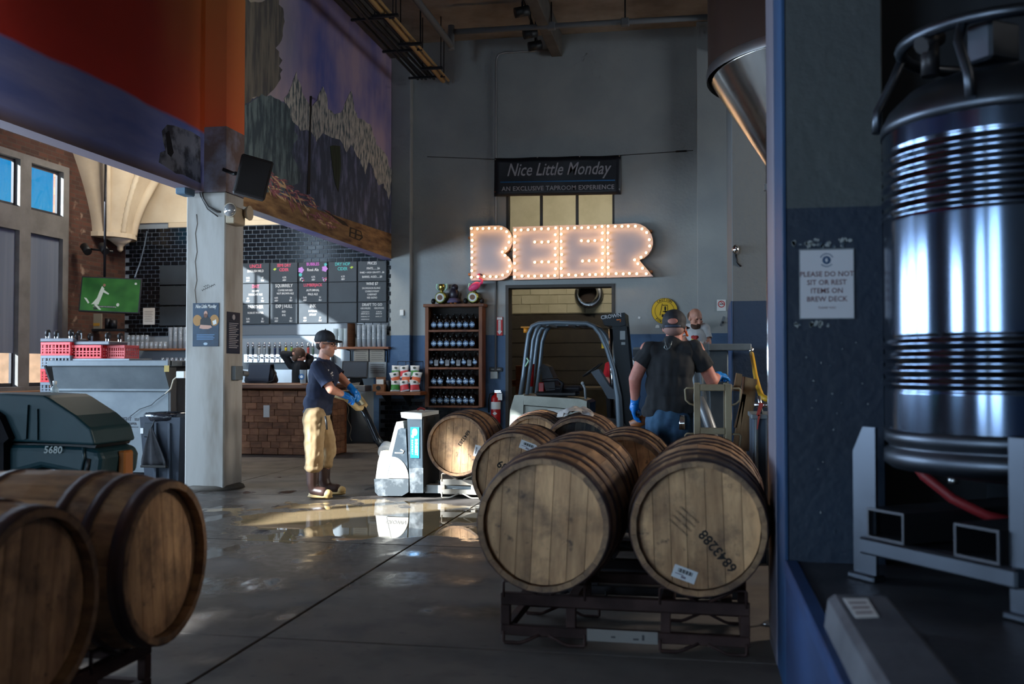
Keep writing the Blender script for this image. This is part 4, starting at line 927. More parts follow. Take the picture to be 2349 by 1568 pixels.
obj('hose', MB().tube([(-.02, 0, zt+.03), (-.1, 0, zt+.01), (-.12, 0, zt-.1), (-.115, 0, zt-.3)], .014, 7), BLACK, fx); obj('inspection_tag', MB().box(.03, -.06, zt-.09, .12, -.055, zt+.02, .001), PAPER, fx); obj('wall_hook', MB().box(-.03, .06, zt-.2, .03, .12, zt-.05), DARKM, fx)
# thermostat
p = at(922, 717, Y=BW-.18); tag(obj('thermostat', MB().box(p.x-.035, BW-.19, p.z-.05, p.x+.035, BW-.16, p.z+.05, .008), WHITE), 'small white thermostat on the grey pilaster', 'thermostat')
# yellow caution disc
p = at(1524.5, 713, Y=BW-.02); t = thing('caution_sign', 'round yellow caution sign with a forklift drawing', 'sign', (p.x, BW-.03, p.z))
YEL = M('sign_yellow', S(226,182,26), .5); r_ = .213
obj('disc', MB().prism([(r_*math.cos(k*PI/20), r_*math.sin(k*PI/20)) for k in range(40)], 0, .03, 'xz'), YEL, t)
def ring(r0, r1, d0, d1, mat, par, name='ring'):
    mb = MB(); n = 40; vs = []
    for r in (r0, r1):
        for y in (d0, d1): vs += [(r*math.cos(2*PI*k/n), y, r*math.sin(2*PI*k/n)) for k in range(n)]
    fs = []
    for k in range(n):
        j = (k+1) % n; fs += [(k, j, 2*n+j, 2*n+k), (n+k, 3*n+k, 3*n+j, n+j), (k, n+k, n+j, j), (2*n+k, 2*n+j, 3*n+j, 3*n+k)]
    return obj(name, mb.add(vs, fs), mat, par)
ring(.152, .158, -.002, 0, INK, t); ring(.208, .213, -.002, .03, INK, t)
for i, ch in enumerate('CAUTION'): a = math.radians(125-i*11.5); text(ch, .05, INK, t, (.182*math.cos(a), -.002, .182*math.sin(a)), (PI/2, -(a-PI/2), 0), bold=.02)
for i, ch in enumerate('FORKLIFT'): a = math.radians(225+i*12.5); text(ch, .05, INK, t, (.182*math.cos(a), -.002, .182*math.sin(a)), (PI/2, -(a+PI/2), 0), bold=.02)
obj('forklift_drawing', MB().prism([(-.08, -.07), (-.07, -.07), (-.03, .12), (-.04, .12)], -.003, 0, 'xz').prism([(-.03, .1), (.05, .1), (.05, .088), (-.03, .088)], -.003, 0, 'xz').prism([(.042, .1), (.05, .1), (.055, .0), (.047, 0)], -.003, 0, 'xz').prism([(-.03, -.01), (.1, -.01), (.1, -.06), (-.05, -.06), (-.05, -.05), (.09, -.05), (.09, 0), (-.03, 0)], -.003, 0, 'xz').ell((-.03, -.003, -.08), (.02, .003, .02), 10, 5).ell((.06, -.003, -.08), (.02, .003, .02), 10, 5).ell((.01, -.003, .04), (.015, .003, .04), 8, 5), INK, t)
# no smoking sign on the pilaster
p = at(1655, 700, Y=BW-.23); t = thing('no_smoking_sign', 'small white no smoking sign on the right pilaster', 'sign', (p.x, BW-.235, p.z))
obj('plate', MB().box(-.07, 0, -.09, .07, .015, .09, .002), PAPER, t); ring(.042, .055, -.003, 0, M('sign_red', S(196,36,34)), t); obj('slash', MB().box(-.05, -.003, .015, .05, 0, .025), M('sign_red', S(196,36,34)), t, (0, 0, .02), (0, .7, 0)); obj('cigarette', MB().box(-.03, -.002, .012, .03, 0, .024), INK, t)
for n_ in t.children:
    if n_.name.startswith('ring'): n_.location = (0, 0, .02)
p = at(1658, 735, Y=BW-.3); t = thing('wall_bracket', 'metal arm bracket with a bolt below the no smoking sign', 'bracket', p); obj('arm', MB().box(-.02, -.02, -.09, .02, .02, .07, .004, T=Matrix.Rotation(.35, 4, 'Y')), GALV, t); obj('pivot', MB().cyl((0, -.04, -.03), (0, .06, -.03), .018), DARKM, t)
# growler shelf
a, b = at(975, 704, Y=BW-.30), at(1106, 934, Y=BW-.30)
SD = .28
gs = thing('growler_shelf', 'wooden wall case of five shelves full of dark growlers', 'shelf', (a.x, BW-.30, b.z)); W, H = b.x-a.x, a.z-b.z
GW = M('reddish_shelf_wood', S(128,76,44), .55, 0, S(92,50,28), 3, stretch=(3,1,.6), bump=.1)
for (x, nm) in ((0, 'side_board'), (W-.06, 'side_board')): obj(nm, MB().box(x, 0, 0, x+.06, SD, H, .004), GW, gs)
obj('crown_board', MB().box(-.03, -.02, H, W+.03, SD, H+.05, .006), GW, gs)
obj('back_board', MB().box(.06, SD-.02, 0, W-.06, SD-.005, H), M('dark_shelf_back', S(30,24,20), .8), gs)
zsh = [at(1040, v, Y=BW-.28).z-b.z for v in (930, 886, 842, 799, 756)]
for z in zsh: obj('shelf_board', MB().box(.06, .005, z-.035, W-.06, SD-.02, z, .003), GW, gs)
GLASSB = M('brown_growler_glass', S(22,16,14), .1, 0, spec=.6, coat=.5)
GLAB = M('growler_label', S(60,88,124), .5); GLAB2 = M('growler_label_light', S(178,200,218), .5)
def growler(small=False):
    t = thing('growler', 'g', 'bottle')
    s = .82 if small else 1
    obj('bottle_glass', MB().lathe([(.058*s, 0), (.062*s, .01), (.062*s, .15), (.055*s, .175), (.025*s, .205), (.018*s, .225), (.018*s, .25)], 16), GLASSB, t)
    obj('cap', MB().lathe([(.02*s, .25), (.021*s, .252), (.021*s, .268), (.018*s, .27)], 12), BLACK, t)
    l = obj('label', MB().prism([(.046*s*math.cos(k*PI/9), .085+.046*s*math.sin(k*PI/9)) for k in range(18)], -.066*s, -.055*s, 'xz'), GLAB, t)
    obj('label_emblem', MB().prism([(.022*s*math.cos(k*PI/6), .085+.024*s*math.sin(k*PI/6)) for k in range(12)], -.068*s, -.06*s, 'xz'), GLAB2, l)
    obj('label_band', MB().box(-.044*s, -.0675*s, .078, .044*s, -.06*s, .09, .001), GLAB2, l)
    obj('handle', MB().tube([(.03*s, 0, .222), (.05*s, 0, .225), (.052*s, 0, .2), (.045*s, 0, .185)], .006, 6), GLASSB, t)
    return t
def square_growler():
    t = thing('growler', 'g', 'bottle')
    obj('bottle_glass', MB().lathe([(.05, 0), (.052, .008), (.052, .13), (.045, .155), (.02, .19), (.016, .235)], 16), GLASSB, t); obj('cap', MB().lathe([(.018, .235), (.018, .25)], 10), BLACK, t)
    obj('label', MB().box(-.035, -.056, .03, .035, -.045, .12, .002), M('grey_label', S(110,112,116), .5), t); obj('label_band', MB().box(-.03, -.058, .025, .03, -.05, .05, .002), M('grey_label_light', S(150,150,152), .5), t); return t
ORD = ('first', 'second', 'third', 'fourth', 'fifth', 'sixth', 'seventh', 'eighth', 'ninth')
proto = growler(); proto2 = growler(True); proto3 = square_growler(); used = [0, 0, 0]
rown = {4: 'top', 3: 'second', 2: 'middle', 1: 'fourth', 0: 'lowest'}
for si, z in enumerate(zsh):
    n = 9 if si == 2 else 7
    for k in range(n):
        u = (997+k*14.6 if si != 2 else 990+k*12.6)
        if si == 1 and k == 2: u += 4
        kind = (1 if k % 2 == 0 else 2) if si == 2 else (1 if (si == 1 and k == 2) else 0)
        x = at(u, 800, Y=BW-.19).x
        pr = (proto, proto2, proto3)[kind]
        lb = ('small brown growler with round blue label on the middle shelf' if kind == 1 and si == 2 else 'brown bottle with square grey label on the middle shelf' if kind == 2 else 'smaller narrow growler with blue label on the fourth shelf' if kind == 1 else 'brown growler with round blue label on the %s shelf' % rown[si])
        lb += ', %s from the left' % ORD[k]; loc = (x, BW-.19, b.z+z+.001)
        if used[kind]: dup(pr, loc, 0, lb, 'growlers in the wall case')
        else: pr.location = loc; pr['label'] = lb; pr['group'] = 'growlers in the wall case'; used[kind] = 1
# on top of the growler case
zt = a.z+.051
GOLDG = M('gold_green_trophy', S(150,140,70), .25, .8, S(90,100,60), 6)
PALEG = M('pale_green_handle', S(190,236,200), .3)
for u, lb in ((1013, 'small gold trophy barrel with round plaque, left end of the growler case'), (1087, 'small gold trophy barrel with round plaque under the flamingo')):
    p = at(u, 700, Y=BW-.18); t = thing('trophy', lb, 'trophy', (p.x, BW-.17, zt))
    obj('barrel_base', MB().lathe([(.085, -.12), (.105, -.06), (.11, 0), (.105, .06), (.085, .12)], 16, Matrix.Translation((0, 0, .106)) @ Matrix.Rotation(PI/2, 4, 'X')), GOLDG, t)
    obj('plaque', MB().cyl((0, -.125, .106), (0, -.115, .106), .07, n=20), WHITE, t); obj('plaque_emblem', MB().cyl((0, -.129, .106), (0, -.124, .106), .045, n=16), M('plaque_brown', S(120,80,50), .5), t)
    obj('cup', MB().lathe([(.03, .2), (.025, .215), (.05, .25), (.058, .30), (.05, .34)], 14), M('gold_metal', S(190,170,90), .25, 1), t)
    for s_ in (-1, 1):
        obj('cup_handle', MB().tube([(s_*.05, 0, .33), (s_*.085, 0, .34), (s_*.09, 0, .28), (s_*.055, 0, .235)], .012, 8), PALEG, t)
        obj('side_knob', MB().ell((s_*.14, -.02, .05), (.04, .05, .05), 10, 6), BLACK, t)
p = at(1041, 700, Y=BW-.18); t = thing('dark_figure', 'dark rounded figurine with orange feet between the two trophies', 'figurine', (p.x, BW-.17, zt))
obj('body', MB().ell((0, 0, .17), (.085, .07, .11), 14, 8).ell((.015, 0, .28), (.06, .06, .06), 12, 8), M('dark_resin', S(40,34,44), .35), t)
obj('feet', MB().ell((-.03, -.06, .03), (.03, .03, .03), 8, 5).ell((.04, -.06, .03), (.03, .03, .03), 8, 5), M('orange_feet', S(190,110,40), .5), t)
obj('skirt', MB().lathe([(.11, .02), (.12, .04), (.085, .10)], 14), M('dusty_mauve', S(92,82,110), .6), t)
PNK = M('flamingo_pink', S(232,70,120), .45)
p = at(1091, 700, Y=BW-.18); t = thing('flamingo', 'pink plastic flamingo behind the right trophy', 'flamingo', (p.x+.01, BW-.262, zt))
q = lambda u, v: at(u, v, Y=BW-.262)-Vector((p.x+.01, BW-.262, zt))
obj('body', MB().ell(q(1090, 656), (.10, .05, .065), 14, 8, T=Matrix.Rotation(-.5, 3, 'Y')).ell(q(1081, 661), (.05, .035, .05), 10, 6), PNK, t)
obj('neck', MB().tube([q(1098, 652), q(1105, 648), q(1106, 642), q(1100, 638), q(1096, 634), q(1097, 630), q(1101, 629)], [.03, .024, .02, .018, .017, .018, .02], 8), PNK, t)
obj('beak', MB().tube([q(1101, 629), q(1106, 631), q(1108, 635)], [.018, .012, .003], 7), M('beak_black', S(60,30,36), .5), t)
obj('leg', MB().cyl((-.02, 0, .001), q(1088, 665), .006, n=6).cyl((.02, 0, .001), q(1092, 665), .006, n=6), DARKM, t)
# ceiling pipes
def pipe(name, label, pts, r, mat, cat='pipe', n=8):
    t = thing(name, label, cat); obj('run', MB().tube(pts, r, n), mat, t); return t
PGR = M('grey_pipe', S(104,106,108), .6); PTAN = M('tan_conduit', S(196,160,104), .5)
yp = 14.9
t = pipe('sprinkler_pipe', 'grey sprinkler pipe crossing below the ceiling beam', [at(1042, 73, Y=yp), at(1640, 38, Y=yp)], .045, PGR)
for u, v in ((1434, 51), (1265, 60)):
    p = at(u, v, Y=yp); obj('hanger_rod', MB().cyl(p, (p.x, p.y, 6.85), .012, n=6), DARKM, t); obj('clamp', MB().box(p.x-.06, p.y-.055, p.z-.055, p.x+.06, p.y+.055, p.z+.055, .01), PGR, t)
p = at(1035, 85, Y=yp); obj('tee', MB().cyl((p.x, p.y, p.z-.2), (p.x, p.y, p.z+.18), .05), PGR, t)
p1 = at(1036, 105, Y=yp); dx = p1.x; zz = p1.z
pipe('drop_pipe', 'grey pipe running along the ceiling to the sprinkler tee', [(dx, yp-.02, zz), (dx, 8, zz)], .05, PGR)
ep = at(1025, 185, Y=16.1)
tc_ = thing('cable_tray', 'dark hanging cable tray of black cables beside the mural', 'cable tray')
e0 = at(985, 180, Y=16.0)
for k in range(7): obj('cable', MB().tube([(e0.x-.2+k*.07, 16.0, e0.z+.02*math.sin(k*3)), (e0.x-.2+k*.07, 13, e0.z+.05*math.sin(k*2)), (e0.x-.18+k*.07, 10, e0.z+.03*math.sin(k)), (e0.x-.2+k*.07, 6, e0.z)], .022, 6), BLACK, tc_)
for y in (15.8, 14.4, 13, 11.6, 10.2): obj('tray_bar', MB().box(e0.x-.3, y-.02, e0.z-.05, e0.x+.32, y+.02, e0.z-.02), DARKM, tc_); 
for y in (15.8, 14.4, 13, 11.6, 10.2): obj('hanger_rod', MB().cyl((e0.x+.3, y, e0.z-.03), (e0.x+.3, y, 6.85), .008, n=6), DARKM, tc_)
tc2 = thing('conduit_rack', 'pair of tan conduits hung under the ceiling along the mural', 'conduit')
for dx_, r in ((0, .04), (.09, .02)): obj('conduit', MB().tube([(ep.x-.06+dx_, 16.1, ep.z), (ep.x-.06+dx_, 8, ep.z)], r, 8), PTAN, tc2)
for y in (15.2, 14.0, 12.8, 11.4): obj('strut', MB().box(ep.x-.2, y-.03, ep.z-.075, ep.x+.16, y+.03, ep.z-.04), DARKM, tc2)
for y in (15.2, 14.0, 12.8, 11.4):
    for x in (ep.x-.17, ep.x+.13): obj('hanger_rod', MB().cyl((x, y, ep.z-.05), (x, y, 6.85), .008, n=6), DARKM, tc2)
tl_ = thing('track_light', 'black ceiling track with three spotlight heads next to the beam', 'track light')
pa, pb = at(1228, 104, Y=16.0), at(1188, 0, Y=13.6)
zz = 6.45
hp = [at(1228, 104, Y=15.6), at(1217, 76, Y=15.0), at(1198, 26, Y=14.0)]
obj('track', MB().tube([hp[0]+Vector((0, .2, .12)), hp[1]+Vector((.03, 0, .14)), hp[2]+Vector((0, -.3, .2))], .02, 6), BLACK, tl_)
for h in hp: obj('lamp_head', MB().cyl(h+Vector((-.1, -.04, -.03)), h+Vector((.09, .03, .02)), .075, n=12), BLACK, tl_); 
for h in hp: obj('stem', MB().cyl(h, h+Vector((0, 0, .14)), .015, n=6), BLACK, tl_); obj('ceiling_rod', MB().cyl(h+Vector((0, 0, .1)), (h.x, h.y, 6.85), .01, n=6), BLACK, tl_)
# on the column
cf = 9.699
def colpt(u, v): return at(u, v, Y=cf)
a, b = colpt(443, 695), colpt(502, 794)
ps = thing('event_poster', 'dark blue Nice Little Monday poster with a bearded man on the column front', 'poster', ((a.x+b.x)/2, cf-.006, (a.z+b.z)/2)); W, H = b.x-a.x, a.z-b.z
obj('sheet', MB().box(-W/2, 0, -H/2, W/2, .006, H/2, .001), M('poster_navy', S(20,34,52), .4, 0, S(30,62,88), 4), ps)
def pr(name, poly, mat, d=.0015, par=None): return obj(name, MB().prism([(x*W, z*H) for x, z in poly], -d, 0, 'xz'), mat, par or ps)
def disc(cx, cz, rx, rz, n=16): return [(cx+rx*math.cos(2*PI*k/n), cz+rz*math.sin(2*PI*k/n)) for k in range(n)]
PB = M('poster_barrel', S(170,122,60), .5); PSK = M('poster_skin', S(196,150,130), .5); PBK = M('poster_black', S(18,20,26), .5)
pr('printed_barrel', disc(-.32, .1, .17, .13), PB); pr('printed_barrel', disc(.33, .1, .17, .13), PB)
pr('printed_figure', [(-.22, -.05), (-.2, .12), (-.05, .2), (.05, .2), (.2, .12), (.24, -.05)], PBK, .002); pr('printed_arms', [(-.24, -.08), (-.2, 0), (.2, -.02), (.25, -.06), (.1, -.1), (-.1, -.1)], PSK, .0025)
pr('printed_head', disc(0, .25, .07, .07), PSK, .0025); pr('printed_beard', disc(0, .21, .07, .05), M('poster_beard', S(110,66,44), .5), .003); pr('printed_label', [(.26, .08), (.4, .12), (.42, .02), (.3, -.01)], PAPER, .003)
text('Nice Little Monday', .055, CHALK, ps, (0, -.002, H*.42), bold=.02, sx=.55, shear=.3)
for k in range(4): obj('print_line', MB().box(-W*.34, -.002, -H*(.24+.035*k), W*(.34-.05*(k % 2)), 0, -H*(.225+.035*k)), M('poster_blue_text', S(90,130,170), .5), ps)
pr('printed_crest', disc(.0, -.44, .08, .03), M('poster_pale', S(170,190,205), .5), .002)
cx_ = -4.854
a, b = at(520, 714, X=cx_), at(549, 811, X=cx_)
pm = thing('price_list', 'narrow navy list poster on the shaded side of the column', 'poster', (cx_, (a.y+b.y)/2, (a.z+b.z)/2), PI/2); W, H = abs(b.y-a.y), a.z-b.z
obj('sheet', MB().box(-W/2, -.006, -H/2, W/2, 0, H/2, .001), M('list_navy', S(24,32,54), .5), pm); obj('crest', MB().ell((0, -.007, H*.38), (.035, .002, .03), 10, 5), SILV, pm)
for k in range(14): obj('print_line', MB().box(-W*.36, -.008, H*(.22-.045*k), W*(.36-.1*(k % 3)), -.006, H*(.22-.045*k)+.008), SILV, pm)
p = at(542, 498, X=cx_); el = thing('emergency_light', 'twin headed emergency light box on the column under the mural', 'emergency light', (cx_, p.y-.12, p.z))
obj('battery_box', MB().box(0, -.13, -.1, .1, .13, .08, .01), M('cream_plastic', S(176,160,136), .5), el)
obj('lamp_head', MB().lathe([(.03, -.05), (.075, 0), (.075, .02)], 16, Matrix.Translation((.07, -.16, .03)) @ Matrix.Rotation(PI/2, 4, 'X')), M('cream_plastic', S(176,160,136)), el); obj('lens', MB().ell((.07, -.17, .03), (.07, .05, .07), 16, 8), M('lamp_lens', S(190,190,190), .05, .6), el)
obj('lamp_head', MB().lathe([(.03, -.06), (.08, .02), (.08, .03)], 16, Matrix.Translation((.13, .12, .04)) @ Matrix.Rotation(PI/2, 4, 'Y')), M('cream_plastic', S(176,160,136)), el)
cbl = thing('column_cable', 'looped grey cables running down the column head to the emergency light', 'cable')
obj('cord', MB().tube([colpt(462, 432)-Vector((0, .01, 0)), colpt(468, 455)-Vector((0, .02, 0)), colpt(480, 475)-Vector((0, .02, 0)), colpt(500, 486)-Vector((0, .02, 0)), at(530, 489, X=cx_+.02)], .012, 6).tube([colpt(457, 432)-Vector((0, .01, 0)), colpt(462, 450)-Vector((0, .02, 0)), colpt(478, 480)-Vector((0, .02, 0)), colpt(502, 497)-Vector((0, .02, 0))], .007, 6), M('grey_cord', S(84,80,78), .6), cbl)
p = at(541, 855, X=cx_); jb = thing('junction_box', 'grey metal junction box with conduit on the column side', 'junction box', (cx_, p.y, p.z)); obj('box_body', MB().box(0, -.11, -.075, .05, .07, .075, .004), GALV, jb); obj('conduit_stub', MB().cyl((.03, .07, 0), (.03, .2, -.01), .03), M('grey_pipe', S(104,106,108)), jb)
p = at(580, 408, Y=9.42); spk = thing('loudspeaker', 'black loudspeaker hung at the corner of the mural column', 'speaker', p, 0, rot=(.1, .22, .5))
obj('cabinet', MB().box(-.16, -.13, -.2, .16, .13, .2, .015), M('speaker_black', S(34,28,28), .7), spk); obj('grille', MB().box(-.14, -.14, -.18, .14, -.13, .18, .006), M('speaker_grille', S(24,20,20), .8), spk); obj('yoke', MB().tube([(-.17, 0, 0), (-.19, .1, 0), (-.3, .16, .02)], .02, 6), BLACK, spk)
p = at(425, 435, Y=9.5); cv = thing('security_camera', 'small blue grey security camera under the mural beam left of the column', 'camera', p); obj('housing', MB().box(-.06, -.1, -.06, .06, .1, .05, .012), M('camera_bluegrey', S(88,112,130), .5), cv); obj('mount', MB().cyl((0, 0, .04), (0, .0, 3.13-p.z), .015), BLACK, cv)
# round duct in the back room
p = at(1348, 672, Y=BR-.3); du = thing('round_duct', 'round steel duct end on the cream block wall beyond the doorway', 'duct', (p.x, BR-.02, p.z))
obj('duct_ring', MB().lathe([(.20, -.35), (.215, -.3), (.215, 0)], 24, Matrix.Rotation(PI/2, 4, 'X') @ Matrix.Rotation(PI, 4, 'X'), cap=False).lathe([(.29, .02), (.31, .05), (.29, .08)], 24, Matrix.Rotation(PI/2, 4, 'X'), cap=False), STEEL, du); obj('duct_core', MB().cyl((0, -.06, 0), (0, -.02, 0), .2, n=24), M('duct_dark', S(50,38,30), .5, .5), du); obj('duct_flange', MB().lathe([(.2, .05), (.30, .09), (.31, .0)], 24, Matrix.Rotation(PI/2, 4, 'X'), cap=False), STEEL, du)
# ================================================================== barrels and racks
def oak(name, light, dark, stain, stretch, s_amt):
    m = bpy.data.materials.new(name); m.use_nodes = True; N = m.node_tree.nodes; L = m.node_tree.links; p = N['Principled BSDF']; p.inputs['Roughness'].default_value = .62
    tc = N.new('ShaderNodeTexCoord'); oi = N.new('ShaderNodeObjectInfo'); g = N.new('ShaderNodeNewGeometry')
    sc_ = N.new('ShaderNodeVectorMath'); sc_.operation = 'SCALE'; sc_.inputs[0].default_value = (37, 21, 53); L.new(oi.outputs['Random'], sc_.inputs['Scale'])
    ad = N.new('ShaderNodeVectorMath'); ad.operation = 'ADD'; L.new(tc.outputs['Object'], ad.inputs[0]); L.new(sc_.outputs[0], ad.inputs[1])
    mp = N.new('ShaderNodeMapping'); mp.inputs['Scale'].default_value = stretch; L.new(ad.outputs[0], mp.inputs['Vector'])
    def nz(src, sc2, det):
        n = N.new('ShaderNodeTexNoise'); n.inputs['Scale'].default_value = sc2; n.inputs['Detail'].default_value = det; n.inputs['Roughness'].default_value = .62; L.new(src, n.inputs['Vector']); return n.outputs['Fac']
    def mr(x, a, b, c=0, d=1):
        r = N.new('ShaderNodeMapRange'); r.inputs[1].default_value = a; r.inputs[2].default_value = b; r.inputs[3].default_value = c; r.inputs[4].default_value = d; L.new(x, r.inputs[0]); return r.outputs[0]
    def mix(f, a, b):
        x = N.new('ShaderNodeMix'); x.data_type = 'RGBA'; L.new(f, x.inputs[0])
        for i, c in ((6, a), (7, b)):
            if isinstance(c, tuple): x.inputs[i].default_value = c
            else: L.new(c, x.inputs[i])
        return x.outputs[2]
    grain = nz(mp.outputs[0], 6, 6)
    col = mix(mr(grain, .36, .68), light, dark)
    col = mix(mr(nz(g.outputs['Position'], 6.5, 5), .47, .70, 0, s_amt), col, stain)          # damp and mould stains
    col = mix(mr(nz(g.outputs['Position'], 19, 3), .64, .74, 0, s_amt), col, stain)
    col = mix(mr(nz(g.outputs['Position'], 2.6, 3), .5, .7, 0, .45), col, S(150,104,62))
    hs = N.new('ShaderNodeHueSaturation'); L.new(mr(oi.outputs['Random'], 0, 1, .8, 1.2), hs.inputs['Value']); L.new(col, hs.inputs['Color']); L.new(hs.outputs[0], p.inputs['Base Color'])
    bp = N.new('ShaderNodeBump'); bp.inputs['Strength'].default_value = .2; bp.inputs['Distance'].default_value = .004; L.new(grain, bp.inputs['Height']); L.new(bp.outputs[0], p.inputs['Normal'])
    return m
STAVE = oak('aged_oak_stave', S(164,128,92), S(102,76,56), S(58,46,42), (2.5, .5, 2.5), .8)
HEADW = oak('oak_head_board', S(212,168,122), S(148,110,76), S(76,57,46), (2.5, 2.5, .5), .8)
HOOP = M('rusty_hoop', S(66,54,54), .5, .55, S(92,66,56), 6, ramp=(.4,.7), rough2=.65)
CHIMEW = M('oak_chime', S(112,82,56), .6, 0, S(66,46,34), 7)
RH, RB, BL, NS = .293, .328, .90, 26
def br_(y): return RB-(RB-RH)*(2*y/BL)**2
def stave_mesh():
    mb = MB(); n = 7; a = PI/NS*.985; vs = []
    for i in range(n):
        y = -BL/2+BL*i/(n-1); r = br_(y)
        for (rr, s) in ((r, -1), (r, 1), (r-.024, 1), (r-.024, -1)):
            vs.append((rr*math.sin(s*a), y, rr*math.cos(s*a)))
    fs = [(0, 1, 2, 3), tuple(4*(n-1)+k for k in (3, 2, 1, 0))]
    for i in range(n-1):
        for k in range(4): fs.append((4*i+k, 4*(i+1)+k, 4*(i+1)+(k+1) % 4, 4*i+(k+1) % 4))
    mb.add(vs, fs, 0, False); return mb.mesh('stave', STAVE)
STM = stave_mesh()
def hoop_mesh(y0, y1):
    mb = MB(); n = 40; vs = []; fs = []
    for (y, d) in ((y0, -.004), (y0, .004), (y1, .004), (y1, -.004)):
        r = br_(y)+d; vs += [(r*math.sin(2*PI*k/n), y, r*math.cos(2*PI*k/n)) for k in range(n)]
    for q in range(4):
        for k in range(n): fs.append((q*n+k, q*n+(k+1) % n, ((q+1) % 4)*n+(k+1) % n, ((q+1) % 4)*n+k))
    return mb.add(vs, fs, 0, True).mesh('hoop', HOOP)
HPM = [hoop_mesh(*q) for q in ((-.447, -.395), (-.31, -.272), (-.19, -.15), (.15, .19), (.272, .31), (.395, .447))]
hbx = [-.27, -.195, -.12, -.05, .035, .11, .19, .27]
def hb_mesh(x0, x1):
    R = .268; n = 7; pts = []
    f = lambda x: math.sqrt(max(1e-5, R*R-x*x))
    xs = [x0+(x1-x0)*i/n for i in range(n+1)]; xs[0] += .0012; xs[-1] -= .0012
    poly = [(x, f(x)) for x in xs]+[(x, -f(x)) for x in reversed(xs)]
    return MB().prism(poly, -.41, -.385, 'xz').mesh('head_board', HEADW)
HBM = [hb_mesh(hbx[i], hbx[i+1]) for i in range(7)]
BUNG = MB().cyl((0, 0, RB-.01), (0, 0, RB+.016), .026, n=12).mesh('bung', M('white_bung', S(150,144,134), .7))
BACKH = MB().cyl((0, .385, 0), (0, .41, 0), .268, n=32).mesh('rear_head', HEADW)
def make_barrel():
    t = thing('barrel', 'b', 'barrel')
    for k in range(NS): link('stave', STM, t, (0, 0, 0), (0, 2*PI*(k+.5)/NS, 0))
    for h in HPM: link('hoop', h, t)
    for h in HBM: link('head_board', h, t)
    link('rear_head', BACKH, t); link('bung', BUNG, t)
    return t
BP = make_barrel(); bfirst = [True]
STAMP = M('stamp_ink', S(30,26,24), .8); LBL = M('barcode_label', S(205,208,212), .6)
def barrel(x, y, z, label, rotz=0, headrot=0, num=None, lab=None, group='barrels on steel racks', ov=.0, bung=True):
    """x, y: centre of the front head"""
    c = Vector((x, y, z))+Matrix.Rotation(rotz, 3, 'Z') @ Vector((0, BL/2, 0))
    if bfirst[0]: t = BP; bfirst[0] = False
    else: t = copytree(BP)
    t.location = c; t.rotation_euler = (0, 0, rotz); t['label'] = label; t['group'] = group
    for o in t.children:
        if o.name.startswith('head_board'): o.rotation_euler = (0, headrot, 0)
    if not bung:
        for o in list(t.children):
            if o.name.startswith('bung'): o.rotation_euler = (0, 2.2, 0)
    if num: text(num[0], num[1], STAMP, t, (num[2], -.4105, num[3]), (PI/2, num[4], 0), bold=.02, name='stencil_number')
    if lab:
        lx, lz, ang, w_, h_ = lab
        l = obj('barcode_label', MB().box(-w_/2, -.0025, -h_/2, w_/2, 0, h_/2), LBL, t, (lx, -.4095, lz), (0, ang, 0))
        mb = MB()
        for k in range(14): mb.box(-w_*.3+k*w_*.045, -.004, h_*.02, -w_*.3+k*w_*.045+w_*(.012+.014*(k*7 % 3)), -.0025, h_*.32)
        obj('barcode', mb, INK, l); obj('label_print', MB().box(-w_*.38, -.004, -h_*.16, -w_*.02, -.0025, -h_*.10).box(-w_*.1, -.004, -h_*.36, w_*.1, -.0025, -h_*.2), M('label_grey_print', S(120,110,120), .7), l)
    return t
